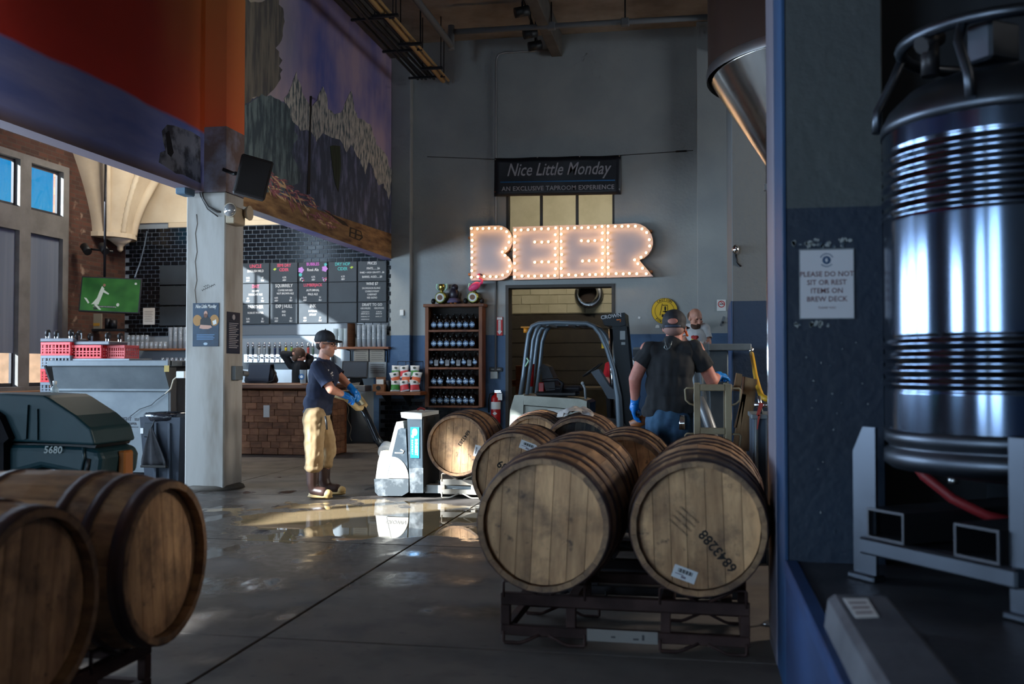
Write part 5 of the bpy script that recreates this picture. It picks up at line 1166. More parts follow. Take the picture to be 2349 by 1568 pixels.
# racks
RUST = M('rust_brown_steel', S(66,44,40), .65, .3, S(46,30,28), 5, rough2=.8)
RDARK = M('dark_steel_rack', S(52,50,54), .6, .4, S(38,34,36), 5); RTAN = M('tan_painted_rack', S(150,138,112), .6, .1, S(128,112,88), 5); RWHT = M('white_painted_rack', S(200,196,186), .55, .1, S(176,160,140), 6)
def rack(loc, label, ht=.235, mat=RUST, W=1.13, D=.56, rot=None, rotz=0, tape=False, centers=(-.36, .36)):
    t = thing('barrel_rack', label, 'rack', loc, rotz, 'steel barrel racks', rot)
    w2, d2 = W/2, D/2
    for y in (-d2, d2):
        s = 1 if y > 0 else -1
        obj('top_rail', MB().box(-w2, y-.02, ht-.055, w2, y+.02, ht, .004), mat, t)
        lr = obj('bottom_rail', MB().box(-w2, y-.02, .04, w2, y+.02, .088, .004), mat, t)
        for x in (-w2+.022, -w2+.33, w2-.37, w2-.022): obj('post', MB().box(x-.022, y-.018, .088, x+.022, y+.018, ht-.055, .003), mat, t)
        for c in centers:
            for sg_ in (-1, 1):
                ex = sg_*.19
                obj('cradle_rod', MB().tube([(c+ex, y-.018, ht-.02), (c+ex, y-.018, ht+.05), (c+ex*.97, y-.018, ht+.056), (c+ex*.72, y-.018, ht+.056), (c+ex*.62, y-.018, ht+.045), (c+ex*.15, y-.018, ht+.002)], .007, 6), mat, t)
                obj('foot_rod', MB().tube([(c+ex, y-.018, .06), (c+ex, y-.018, .014), (c+ex*.97, y-.018, .008), (c+ex*.6, y-.018, .008), (c+ex*.5, y-.018, .014), (c+ex*.1, y-.018, .05)], .008, 6), mat, t)
        if tape and s < 0:
            tp_ = obj('tape_strip', MB().box(-.16, y-.0225, .036, .16, y-.0195, .09), M('dirty_tape', S(128,124,120), .7), lr)
            obj('scribble', MB().box(-.05, y-.024, .055, -.03, y-.0225, .063).box(.05, y-.024, .05, .075, y-.0225, .058).box(.09, y-.024, .05, .1, y-.0225, .075), M('faint_scribble', S(70,68,70), .8), lr)
    for x in (-w2+.1, -w2+.33, w2-.37, w2-.1): obj('cross_bar', MB().box(x-.025, -d2+.02, ht-.05, x+.025, d2-.02, ht-.015, .003), mat, t)
    for x in (-w2+.022, w2-.022): obj('cross_bar', MB().box(x-.02, -d2+.02, .045, x+.02, d2-.02, .085, .003), mat, t)
    return t
rack((-.33, 4.86, 0), 'rust brown rack nearest the viewer with a strip of dirty tape', tape=True, rotz=-.02)
barrel(-.668, 4.34, .588, 'big blank faced oak barrel nearest the viewer, left on the taped rack', -.03, .05, bung=False)
b2 = barrel(.005, 4.42, .58, 'big oak barrel stamped 6843288 with a white label, beside the blue column', 0, -.03, ('6843288', .062, .085, -.10, .86+PI), (-.06, -.205, .33, .105, .056))
SM = M('stamp_faint', S(64,52,44), .85)
for k in range(4): text('STRAIGHT WHISKEY', .013, SM, b2, (-.085+k*.016, -.4105, .0+k*.019), (PI/2, .72+PI, 0), sx=.9, name='stencil_small')
rack((-.32, 5.78, 0), 'dark rack just behind the taped rack', mat=RDARK)
barrel(-.66, 5.32, .58, 'oak barrel squeezed right behind the big blank faced barrel', 0, .4, bung=False)
barrel(.04, 5.38, .565, 'oak barrel with white bung right behind the barrel stamped 6843288', 0, .2)
rack((-.9, 7.30, 0), 'rack under the two middle barrels', ht=.185, mat=RDARK)
barrel(-1.26, 6.85, .53, 'oak barrel stamped 684 with a tilted label at its upper edge', 0, .1, ('684', .075, -.07, .05, .55), (.1, .2, .35, .12, .06), bung=False)
barrel(-.47, 6.52, .54, 'brown oak barrel with dark face behind the front pair, below the man in black', 0, -.15, ('684', .06, .02, -.15, .4))
rack((-.57, 8.38, 0), 'rack below the barrel with a cloth on it', mat=RDARK)
b9 = barrel(-.93, 7.92, .58, 'weathered dark faced barrel with a crumpled cloth on top', 0, .1)
for o in b9.children:
    if o.name.startswith('head_board'): o.data = o.data.copy(); o.data.materials[0] = M('weathered_dark_head', S(84,78,70), .75, 0, S(30,30,34), 5, stretch=(3,3,.4), ramp=(.42,.6))
TY = 9.36
tx = at(1048, 1018, Y=TY).x
rack((tx+.36, TY+.46, 0), 'white painted rack carried on the pallet truck forks', ht=.185, mat=RWHT)
b8 = barrel(tx, TY, .53, 'sunlit barrel with bright face stamped 6843283 beside the pallet truck', 0, .05, ('6843283', .05, .06, .07, 2.18), (.19, -.05, -1.35, .11, .055))
b7 = barrel(tx+.74, TY+.02, .53, 'barrel with a sunlit patch on its face in front of the forklift', 0, 0, ('84', .08, .06, .0, .6))
# left foreground pair, heads turned to the aisle
rack((-2.37, 2.99, 0), 'dark rack under the two blurred barrels at lower left', ht=.235, mat=RUST, rotz=PI/2)
barrel(-1.874, 2.607, .577, 'blurred dark barrel at the lower left corner of the picture', PI/2, .1, None, (-.235, -.02, 1.45, .11, .06), ov=0)
barrel(-1.905, 3.379, .569, 'blurred stained barrel at lower left, second from the corner', PI/2, -.1)
# crumpled cloth on the weathered barrel
cm = MB(); n = 14; g = []
for j in range(n+1):
    for i in range(n+1):
        a, b = i/n-.5, j/n-.5; nn = noise.noise(Vector((a*6, b*6, 2)))*.5+noise.noise(Vector((a*13, b*13, 5)))*.3
        g.append((a*.30*(1+.3*nn), b*.2*(1+.3*nn)+.03*math.sin(a*9), max(-.03, .028+.07*max(0, nn+.25)-.25*a*a-.1*b*b)))
cm.add(g, [(j*(n+1)+i, j*(n+1)+i+1, (j+1)*(n+1)+i+1, (j+1)*(n+1)+i) for j in range(n) for i in range(n)], 0, True)
co = obj('rag', cm, M('grey_rag', S(176,170,166), .85, 0, S(140,134,134), 8)); co.location = (-.98, 8.22, .905); md = co.modifiers.new('s', 'SOLIDIFY'); md.thickness = .004
tag(co, 'crumpled pale rag lying on top of the weathered barrel', 'cloth')
# ------------------------------------------------------------------ pallet truck
TF = 9.48; TBk = 10.13
def tq(u, v, y=TF): p = at(u, v, Y=y); return (p.x, p.z)
pt = thing('pallet_truck', 'white and grey walkie pallet truck with a blue sticker, gripped by the capped worker', 'pallet truck')
GRM = M('scratched_grey_panel', S(66,76,84), .4, .3, S(110,120,126), 7, ramp=(.55,.75)); WHP = M('white_truck_plastic', S(226,220,208), .45, 0, S(206,198,184), 4); STL = M('scuffed_steel_skirt', S(84,90,94), .45, .5, S(150,154,156), 8, ramp=(.5,.7)); DKB = M('dark_brown_panel', S(48,42,38), .5, .2, S(34,30,28), 4)
obj('skirt', MB().prism([tq(858, 1098), tq(937, 1098), tq(937, 1128), tq(922, 1137), tq(868, 1137), tq(860, 1128)], TF, TBk, 'xz'), STL, pt)
cw = obj('cowl', MB().prism([tq(858, 1098), tq(863, 1060), tq(870, 1035), tq(888, 1037), tq(897, 1000), tq(902, 980), tq(906, 968), tq(921, 966), tq(938, 1098)], TF+.05, TBk-.05, 'xz'), WHP, pt)
obj('side_cover', MB().prism([tq(886, 1096), tq(912, 985), tq(919, 981), tq(930, 983), tq(936, 1097)], TF+.01, TF+.06, 'xz'), GRM, pt)
pcs = [tq(888, 1096), tq(894, 1070), tq(899, 1047)]+[tq(899+38*math.sin(a)*1.0, 1097-50*math.cos(a)) for a in [i*PI/16 for i in range(1, 9)]]
obj('white_side_panel', MB().prism(pcs, TF, TF+.03, 'xz'), WHP, pt)
x, z = tq(909, 1085, TF); text('CROWN', .05, M('grey_print', S(150,146,142), .6), pt, (x, TF-.001, z), bold=.02, sx=1.05)
x, z = tq(917, 1036, TF+.01); obj('brand_swoosh', MB().tube([(x-.05, TF+.008, z-.01), (x+.03, TF+.008, z-.012), (x+.045, TF+.008, z+.01), (x+.01, TF+.008, z+.022)], .006, 6), WHP, pt)
obj('battery_case', MB().prism([tq(934, 958), tq(968, 958), tq(970, 1130), tq(942, 1130), tq(938, 1080)], TF, TBk-.02, 'xz'), GRM, pt)
xr = tq(969, 1000)[0]
obj('battery_end', MB().box(xr, TF+.01, .10, xr+.012, TBk-.03, .80, .003), DKB, pt)  # end panel is a darker brown than the battery case
obj('battery_slot', MB().box(xr+.008, TF+.12, .745, xr+.015, TF+.2, .785).box(xr+.008, TF+.4, .745, xr+.015, TF+.48, .785), BLACK, pt)
obj('battery_lid', MB().prism([tq(919, 945), tq(968, 947), tq(968, 961), tq(935, 960), tq(921, 957)], TF-.005, TBk, 'xz'), M('pale_lid', S(196,200,200), .45), pt)
obj('corner_foot', MB().prism([tq(939, 1073), tq(971, 1073), tq(971, 1130), tq(941, 1130)], TF-.006, TF+.05, 'xz'), STL, pt)
x0, z0 = tq(942, 979); x1, z1 = tq(962, 1050)
st = obj('sticker', MB().box(x0, TF-.008, z1, x1, TF, z0), M('cyan_sticker', S(26,142,214), .4), pt)
xm = (x0+x1)/2
text('RHINEGEIST', .040, WHITE, st, (xm+.015, TF-.009, (z0+z1)/2-.045), (PI/2, PI/2, 0), bold=.03, sx=.75); text('BREWERY', .022, WHITE, st, (xm-.025, TF-.009, (z0+z1)/2-.045), (PI/2, PI/2, 0), bold=.02, sx=1.2, space=1.4)
obj('sticker_skull', MB().ell((xm, TF-.008, z0-.05), (.03, .003, .038), 12, 6).ell((xm-.02, TF-.008, z0-.09), (.018, .003, .02), 8, 5), M('sticker_silver', S(200,210,220), .4), st)
obj('red_plug', MB().tube([(tq(945, 942)[0], TF+.2, .86), (tq(950, 940)[0], TF+.24, .875), (tq(960, 942)[0], TF+.24, .86)], .012, 6), M('dark_red_plug', S(110,30,34), .5), pt)
obj('drive_wheel', MB().cyl((tq(885, 1130)[0], TF+.25, .06), (tq(885, 1130)[0], TF+.42, .06), .06), BLACK, pt)
obj('caster', MB().cyl((tq(884, 1140)[0], TF+.03, .035), (tq(884, 1140)[0], TF+.07, .035), .034), BLACK, pt)
for y in (TF+.1, TF+.44): obj('fork', MB().prism([(xr, .04), (xr+1.15, .05), (xr+1.2, .06), (xr+1.15, .105), (xr+.06, .12), (xr, .12)], y, y+.15, 'xz'), M('pale_fork_steel', S(170,178,180), .45, .4, S(140,146,148), 6), pt)
ym = (TF+TBk)/2
A0 = at(882, 1030, Y=ym); A1 = at(831, 935, Y=ym)
obj('tiller_pivot', MB().ell(A0+Vector((.02, 0, 0)), (.085, .07, .085), 14, 8).cyl(A0+Vector((.03, -.1, -.02)), A0+Vector((.03, .1, -.02)), .07), M('pale_grey_plastic', S(190,194,200), .45), pt)
obj('tiller_arm', MB().tube([A0+Vector((-.02, 0, .03)), A0*.72+A1*.28+Vector((-.015, 0, -.01)), A0*.3+A1*.7, A1], [.045, .036, .034, .034], 10), M('black_gloss_arm', S(34,38,44), .18, .3), pt)
hh = at(800, 915, Y=ym)
obj('tiller_head', MB().tube([A1+Vector((.0, 0, .0)), A1+Vector((-.01, .12, .02)), hh+Vector((.03, .18, .05)), hh+Vector((-.1, .15, .06)), hh+Vector((-.12, 0, .06)), hh+Vector((-.1, -.15, .05)), hh+Vector((.03, -.18, .02)), A1+Vector((-.01, -.12, .0))], .03, 8, closed=True), M('tan_taped_grip', S(190,166,120), .6, 0, S(160,134,92), 9), pt)
obj('control_pod', MB().ell(hh+Vector((.03, -.02, .05)), (.10, .07, .045), 12, 8).box(hh.x-.03, hh.y-.12, hh.z+.06, hh.x+.1, hh.y-.06, hh.z+.085, .01), BLACK, pt)
# ------------------------------------------------------------------ forklift
FY0, FY1 = 14.2, 15.15
def fq(u, v): p = at(u, v, Y=FY0); return (p.x, p.z)
fk = thing('forklift', 'cream forklift with grey overhead guard and dark mast in the doorway', 'forklift')
CRM = M('forklift_cream', S(190,192,180), .45, 0, S(168,170,158), 4); GRT_ = M('grey_guard_steel', S(104,116,126), .4, .4); MAST = M('dark_mast', S(30,36,42), .5, .3)
obj('counterweight', MB().prism([fq(1168, 990), fq(1170, 940), fq(1180, 906), fq(1202, 905), fq(1198, 985), fq(1196, 1060), fq(1172, 1050)], FY0, FY1, 'xz'), CRM, fk)
obj('battery_hood', MB().prism([fq(1202, 907), fq(1330, 915), fq(1346, 920), fq(1346, 940), fq(1200, 928)], FY0, FY1, 'xz'), CRM, fk)
obj('side_panel', MB().prism([fq(1200, 930), fq(1345, 942), fq(1345, 1060), fq(1197, 1060)], FY0+.03, FY1-.03, 'xz'), CRM, fk)
obj('white_plate', MB().prism([fq(1256, 938), fq(1302, 942), fq(1302, 952), fq(1280, 962), fq(1256, 950)], FY0+.01, FY0+.035, 'xz'), WHITE, fk)
obj('floor_plate', MB().prism([fq(1345, 990), fq(1430, 985), fq(1430, 1060), fq(1345, 1060)], FY0, FY1, 'xz'), MAST, fk)
obj('dash', MB().prism([fq(1346, 918), fq(1352, 924), fq(1350, 1060), fq(1344, 1060)], FY0+.05, FY1-.05, 'xz'), MAST, fk)
for y in (FY0+.04, FY1-.04):
    P3 = lambda u, v: Vector((fq(u, v)[0], y, fq(u, v)[1]))
    obj('guard_side', MB().tube([P3(1193, 905), P3(1200, 860), P3(1207, 800), P3(1212, 765), P3(1220, 748), P3(1235, 741), P3(1275, 739), P3(1345, 741), P3(1362, 748), P3(1376, 765), P3(1392, 800), P3(1408, 850), P3(1418, 910), P3(1422, 980), P3(1421, 1050)], [.034]*9+[.036]*3+[.055]*3, 8), GRT_, fk)
    obj('rear_pillar', MB().tube([P3(1208, 905), P3(1217, 830), P3(1222, 780), P3(1230, 755), P3(1240, 743)], .03, 8), GRT_, fk)
for u in (1232, 1255, 1300, 1325, 1350): obj('guard_bar', MB().box(fq(u, 742)[0]-.02, FY0+.04, fq(u, 742)[1]-.03, fq(u, 742)[0]+.02, FY1-.04, fq(u, 742)[1]+.01, .004), GRT_, fk)
ms = obj('mast', MB().prism([fq(1403, 745), fq(1433, 725), fq(1447, 870), fq(1458, 1050), fq(1424, 1050), fq(1412, 870)], FY0+.1, FY0+.24, 'xz').prism([fq(1403, 745), fq(1433, 725), fq(1447, 870), fq(1458, 1050), fq(1424, 1050), fq(1412, 870)], FY1-.24, FY1-.1, 'xz'), MAST, fk)
obj('mast_crosshead', MB().prism([fq(1377, 723), fq(1432, 716), fq(1434, 745), fq(1420, 748), fq(1385, 745)], FY0+.05, FY1-.05, 'xz'), MAST, fk)
x, z = fq(1401, 725); text('CROWN', .075, M('mast_white', S(190,192,196), .5), ms, (x, FY0+.047, z), (PI/2, -.12, 0), bold=.02)
x, z = fq(1420, 733); obj('orange_mark', MB().tube([(x-.04, FY0+.047, z), (x+.02, FY0+.047, z+.005), (x+.015, FY0+.047, z-.03)], .008, 6), M('orange_mark', S(210,110,40), .5), ms)
for (u0, v0, u1, v1) in ((1421, 758, 1433, 778), (1424, 784, 1433, 790)):
    a, b = fq(u0, v0), fq(u1, v1); obj('mast_label', MB().box(a[0], FY0+.095, b[1], b[0], FY0+.1, a[1]), M('mast_label', S(150,156,158), .6), ms)
obj('lift_cylinder', MB().cyl((fq(1400, 780)[0], (FY0+FY1)/2, .4), (fq(1395, 760)[0], (FY0+FY1)/2, 1.85), .035), CHROME, fk)
s0 = fq(1262, 905)
obj('seat_base', MB().box(s0[0]-.25, FY0+.25, s0[1]-.03, s0[0]+.35, FY1-.25, s0[1]+.04, .02), BLACK, fk)
obj('seat_cushion', MB().box(s0[0]-.1, FY0+.25, s0[1]+.04, s0[0]+.42, FY1-.25, s0[1]+.13, .04), M('seat_black', S(30,30,36), .6), fk)
b0, b1 = fq(1232, 836), fq(1262, 895)
obj('seat_back', MB().prism([fq(1231, 842), fq(1240, 834), fq(1252, 840), fq(1266, 872), fq(1268, 895), fq(1246, 897)], FY0+.25, FY1-.25, 'xz'), M('seat_black', S(30,30,36)), fk)
obj('arm_rest', MB().tube([Vector((fq(1238, 873)[0], FY0+.22, fq(1238, 873)[1])), Vector((fq(1275, 870)[0], FY0+.22, fq(1275, 870)[1])), Vector((fq(1286, 880)[0], FY0+.22, fq(1286, 880)[1])), Vector((fq(1282, 900)[0], FY0+.22, fq(1282, 900)[1]))], .025, 8), DARKM, fk)
x, z = fq(1352, 848); wh = Matrix.Translation((x, FY0+.45, z)) @ Matrix.Rotation(-.62, 4, 'Y')
obj('steering_wheel', MB().tube([wh @ Vector((.17*math.cos(k*PI/10), .17*math.sin(k*PI/10), 0)) for k in range(20)], .014, 6, closed=True), BLACK, fk)
obj('steering_column', MB().prism([fq(1350, 853), fq(1368, 846), fq(1392, 885), fq(1418, 905), fq(1416, 918), fq(1390, 915), fq(1376, 890)], FY0+.3, FY1-.3, 'xz'), M('grey_column', S(72,80,90), .5), fk)
obj('gear_lever', MB().tube([Vector((fq(1341, 915)[0], FY0+.15, fq(1341, 915)[1])), Vector((fq(1339, 890)[0], FY0+.15, fq(1339, 890)[1])), Vector((fq(1334, 880)[0], FY0+.15, fq(1334, 880)[1]))], .018, 8).ell((fq(1334, 879)[0], FY0+.15, fq(1334, 879)[1]), .028, 8, 6), M('grey_lever', S(140,146,150), .5), fk)
x, z = fq(1203, 755); obj('strobe', MB().box(x-.09, FY0+.2, z+.03, x+.06, FY0+.4, z+.05, .004).cyl((x-.02, FY0+.3, z-.04), (x-.02, FY0+.3, z+.03), .045), M('amber_lens', S(206,130,30), .4), fk)
x, z = fq(1212, 858); obj('red_bottle', MB().cyl((x+.01, FY0+.2, z-.18), (x+.03, FY0+.2, z+.15), .03), M('extinguisher_red', S(176,24,26)), fk)
x, z = fq(1210, 832); obj('bell_wires', MB().tube([(x-.03, FY0, z-.05), (x+.02, FY0-.02, z+.03), (x-.01, FY0, z+.07)], .012, 6), M('pale_green_handle', S(190,236,200)), fk)
x, z = fq(1236, 890); obj('red_tank', MB().box(x-.05, FY0+.3, z-.08, x+.03, FY0+.5, z+.08, .01), M('extinguisher_red', S(176,24,26)), fk)
x, z = fq(1382, 792); obj('yellow_tag', MB().box(x-.02, FY0+.08, z-.04, x+.03, FY0+.1, z+.04, .003), YEL, fk)
for u, r in ((1215, .24), (1400, .28)):
    x = fq(u, 1000)[0]
    for y in (FY0+.02, FY1-.17): obj('wheel', MB().cyl((x, y, r), (x, y+.15, r), r, n=24), BLACK, fk)
for y in (FY0+.22, FY1-.32): obj('fork', MB().box(fq(1458, 1000)[0], y, .05, fq(1458, 1000)[0]+.9, y+.1, .09, .004).box(fq(1452, 1000)[0], y, .05, fq(1458, 1000)[0]+.02, y+.1, .6, .004), MAST, fk)
# ================================================================== left side: scrubber, hopper, bin, crates
TEALM = M('teal_plastic', S(6,50,58), .5, 0, S(4,42,50), 2); TEALD = M('teal_dark', S(16,44,52), .4)
QY0, QY1 = 5.45, 5.9
def bev(o, w=.02, seg=2): m = o.modifiers.new('b', 'BEVEL'); m.width = w; m.segments = seg; m.limit_method = 'ANGLE'; return o
def sq(u, v): p = at(u-54*min(1, max(0, (u-110)/80)), v, Y=QY0+.15); return (p.x, p.z)
sb = thing('floor_scrubber', 'teal floor scrubber marked 5680 behind the blurred barrels', 'floor scrubber')
bev(obj('recovery_tank', MB().prism([sq(-160, 925), sq(-60, 902), sq(50, 901), sq(185, 905), sq(200, 911), sq(260, 950), sq(294, 980), sq(304, 1015), sq(298, 1017), sq(60, 1008), sq(-160, 1006)], QY0, QY1, 'xz'), TEALM, sb), .05, 3)
obj('tank_rib', MB().prism([sq(96, 930), sq(104, 926), sq(100, 1002), sq(92, 1004)], QY0-.018, QY0+.02, 'xz'), TEALM, sb)
obj('tank_rib', MB().prism([sq(151, 940), sq(155, 935), sq(156, 1004), sq(152, 1005)], QY0-.015, QY0+.02, 'xz'), TEALM, sb)
obj('seam', MB().prism([sq(-160, 1007), sq(300, 1017), sq(296, 1024), sq(-160, 1014)], QY0+.04, QY1-.04, 'xz'), BLACK, sb)
bev(obj('solution_tank', MB().prism([sq(-160, 1015), sq(150, 1016), sq(275, 1021), sq(310, 1028), sq(317, 1048), sq(311, 1096), sq(240, 1080), sq(160, 1068), sq(60, 1085), sq(-160, 1090)], QY0+.01, QY1-.01, 'xz'), TEALM, sb), .04, 3)
obj('end_cap_groove', MB().tube([Vector((sq(277, 1022)[0], QY0+.006, sq(277, 1022)[1])), Vector((sq(281, 1045)[0], QY0-.004, sq(281, 1045)[1])), Vector((sq(271, 1084)[0], QY0+.006, sq(271, 1084)[1]))], .008, 6), TEALD, sb)
obj('grip_slot', MB().tube([Vector((sq(290, 1047)[0], QY0+.004, sq(290, 1047)[1])), Vector((sq(288, 1065)[0], QY0+.004, sq(288, 1065)[1])), Vector((sq(284, 1080)[0], QY0+.004, sq(284, 1080)[1]))], .011, 6), BLACK, sb)
obj('drive_base', MB().box(sq(-150, 1000)[0], QY0+.05, .12, sq(280, 1000)[0], QY1-.05, .6, .03), M('dark_base', S(30,34,38), .6), sb)
for u in (-80, 190):
    for y in (QY0+.03, QY1-.13): obj('wheel', MB().cyl((sq(u, 1000)[0], y, .15), (sq(u, 1000)[0], y+.1, .15), .15, n=20), BLACK, sb)
obj('squeegee_block', MB().box(sq(313, 1040)[0], QY0+.2, sq(0, 1092)[1], sq(330, 1040)[0], QY0+.3, sq(0, 1031)[1], .01), M('ochre_squeegee', S(150,90,36), .5), sb)
obj('control_console', MB().prism([sq(-160, 945), sq(30, 935), sq(50, 950), sq(72, 1000), sq(60, 1010), sq(-160, 1020)], QY0-.06, QY0+.05, 'xz').prism([sq(-160, 1010), sq(58, 1008), sq(58, 1080), sq(-160, 1085)], QY0-.05, QY0+.03, 'xz'), M('console_black', S(18,18,22), .85, spec=.2), sb)
x, z = at(121, 1032, Y=QY0).x, at(121, 1032, Y=QY0).z; text('5680', .062, M('number_print', S(150,160,158), .5), sb, (x, QY0-.001, z), bold=.02, shear=.15)
p = at(140, 900, Y=5.7); bt = thing('spray_bottle', 'small clear bottle standing on the teal scrubber', 'bottle', (sq(142, 900)[0]-.02, 5.65, sq(120, 902)[1]+.004)); bt.scale = (.55, .55, .55)
obj('vessel', MB().lathe([(.035, 0), (.045, .01), (.04, .05), (.018, .075), (.018, .09)], 14), M('clear_bottle', S(190,204,206), .1, 0, alpha=.5), bt); obj('bottle_cap', MB().lathe([(.022, .09), (.022, .13), (.018, .135)], 12), WHITE, bt)
# grey self-dumping hopper
HY0, HY1 = 10.75, 12.0
def hq(u, v): p = at(u, v, Y=HY0); return (p.x, p.z)
HOPP = M('grey_hopper_steel', S(116,124,128), .5, .15, S(98,106,112), 2.5)
hp_ = thing('steel_hopper', 'grey steel self dumping hopper left of the column', 'hopper')
xl, xr2 = hq(140, 830)[0], hq(392, 830)[0]; zt2, zm, zb = hq(0, 838)[1], hq(0, 892)[1], .05
mbh = MB()   # front plate slopes outwards to the rim
def slab(pts, th):
    n = (Vector(pts[1])-Vector(pts[0])).cross(Vector(pts[2])-Vector(pts[0])).normalized()*th
    return MB().add([Vector(p) for p in pts]+[Vector(p)+n for p in pts], [(0,1,2,3),(7,6,5,4),(0,4,5,1),(1,5,6,2),(2,6,7,3),(3,7,4,0)])
xlb, xrb = hq(122, 900)[0], hq(384, 1090)[0]
obj('front_plate', slab([(xl, HY0-.16, zt2), (xr2, HY0-.16, zt2), (hq(390, 890)[0], HY0, zm), (hq(128, 893)[0], HY0, zm)], -.012), HOPP, hp_)
obj('lower_plate', MB().box(hq(122, 1000)[0], HY0+.01, zb, xrb, HY0+.025, zm), HOPP, hp_)
obj('crease', MB().box(hq(128, 893)[0], HY0-.02, zm-.02, hq(390, 890)[0], HY0+.01, zm+.015, .006), HOPP, hp_)
obj('rim', MB().box(xl-.05, HY0-.2, zt2-.01, xr2+.08, HY0-.12, zt2+.06, .008).box(xr2, HY0-.16, zt2-.01, xr2+.08, HY1, zt2+.06, .008).box(xl-.05, HY0-.16, zt2-.01, xl+.02, HY1, zt2+.06, .008), HOPP, hp_)
obj('side_plate', MB().prism([(HY0-.16, zt2), (HY1, zt2), (HY1, zb), (HY0+.01, zb), (HY0, zm)], xr2-.02, xr2, 'yz'), M('hopper_side_steel', S(84,86,88), .6), hp_)
obj('side_plate', MB().prism([(HY0-.16, zt2), (HY1, zt2), (HY1-.4, zb), (HY0+.01, zb), (HY0, zm)], xlb-.02, xlb, 'yz'), M('hopper_side_steel', S(84,86,88), .6), hp_)
obj('rear_plate', MB().box(xlb, HY1-.02, zb, xr2, HY1, zt2), HOPP, hp_)
obj('base_frame', MB().box(xlb, HY0+.05, 0, xr2-.03, HY0+.17, .06, .004).box(xlb, HY1-.2, 0, xr2-.03, HY1-.08, .06, .004), DARKM, hp_)
for i, (s, u, v, sz, bd) in enumerate((('WRIGHT', 283, 961, .062, .012), ('SELF', 313, 962, .042, .008), ('DUMPING HOPPER', 287, 971.5, .042, .003), ('WRIGHT METAL PRODUCTS, INC.', 300, 979, .016, .0))):
    x, z = hq(u, v); text(s, sz, M('hopper_print', S(60,58,62), .7), hp_, (x, HY0+.008, z), bold=bd, sx=.8)
x0, z0 = hq(270, 965); 
p = at(402, 836, Y=HY0-.1); obj('warning_tag', MB().box(hq(398, 830)[0], HY0-.21, hq(0, 852)[1], hq(409, 830)[0], HY0-.2, hq(0, 838)[1], .001), M('yellow_tag', S(170,148,84), .7), hp_)
obj('reed_wire', MB().tube([Vector((hq(u, v)[0], HY0-.02, hq(u, v)[1])) for u, v in ((300, 955), (322, 938), (350, 928), (360, 918), (378, 905), (387, 898), (391, 890))], .004, 5), DARKM, hp_)
p = at(416, 859, Y=10.5); wo = thing('wall_socket', 'white plug adaptor with a lead left of the column', 'plug', p); obj('adaptor', MB().box(-.05, -.03, -.04, .05, .05, .04, .006), WHITE, wo); obj('lead', MB().tube([(-.05, 0, -.02), (-.1, 0, -.06), (-.13, 0, -.16), (-.2, 0, -.22)], .008, 6), M('cream_cord', S(190,180,160)), wo)
tag(obj('post_panel', MB().box(-5.92, 10.85, 0, -5.5, 10.95, 1.36), M('hopper_side_steel', S(84,86,88))), 'dark grey steel cabinet side between the hopper and the column', 'cabinet')
# waste bin
BINM = M('grey_blue_bin', S(58,66,78), .6, 0, S(48,56,68), 3); BAGL = M('black_bin_liner', S(22,24,30), .25, 0, S(34,36,44), 12, bump=.6, bscale=30)
bn_ = thing('waste_bin', 'tall grey blue waste bin with black liner beside the column', 'bin', (at(388, 1000, Y=10.2).x, 10.22, 0))
bw = .24
obj('bin_body', MB().add([(s*bw*.82, t*.2*.85, 0) for s, t in ((-1,-1),(1,-1),(1,1),(-1,1))]+[(s*bw, t*.22, .74) for s, t in ((-1,-1),(1,-1),(1,1),(-1,1))], [(3,2,1,0),(0,1,5,4),(1,2,6,5),(2,3,7,6),(3,0,4,7),(4,5,6,7)]), BINM, bn_)
obj('bin_rib', MB().box(-.06, -.235, .02, -.03, -.17, .68, .004).box(.1, -.235, .02, .13, -.17, .68, .004), BINM, bn_)
obj('handle_recess', MB().box(-.19, -.228, .52, -.07, -.20, .68, .01), M('bin_recess', S(36,46,56), .6), bn_)
lb_ = MB().lathe([(.31, .70), (.335, .72), (.335, .76), (.31, .785), (.27, .77)], 28, Matrix.Diagonal((.83, .76, 1, 1)), cap=False); soft(lb_, .012, 20); obj('liner', lb_, BAGL, bn_)
obj('side_label', MB().box(-.23, -.222, .56, -.195, -.215, .62), WHITE, bn_)
ap = thing('apron', 'dark cloth apron hanging over the front of the waste bin', 'apron', (bn_.location.x-.02, 10.2-.27, 0))
g = []; nx, nz_ = 10, 10
for j in range(nz_+1):
    for i in range(nx+1):
        a, b = i/nx-.5, j/nz_; w_ = .04+.26*min(1, b*1.15)
        g.append((a*w_-.04*(1-b), -.02*math.cos(a*11)*b-.012*math.sin(a*23+b*4)*b, .62-.40*b))
am = MB().add(g, [(j*(nx+1)+i, j*(nx+1)+i+1, (j+1)*(nx+1)+i+1, (j+1)*(nx+1)+i) for j in range(nz_) for i in range(nx)], 0, True)
o = obj('apron_cloth', am, M('charcoal_cloth', S(34,34,38), .85, 0, S(46,46,50), 9), ap); md = o.modifiers.new('s', 'SOLIDIFY'); md.thickness = .006
obj('apron_hem', MB().box(-.15, -.03, .20, .15, .01, .225, .004), M('charcoal_hem', S(44,42,40), .8), ap); obj('apron_string', MB().tube([(-.04, 0, .62), (-.03, .06, .72), (-.02, .1, .78)], .006, 5), BLACK, ap)
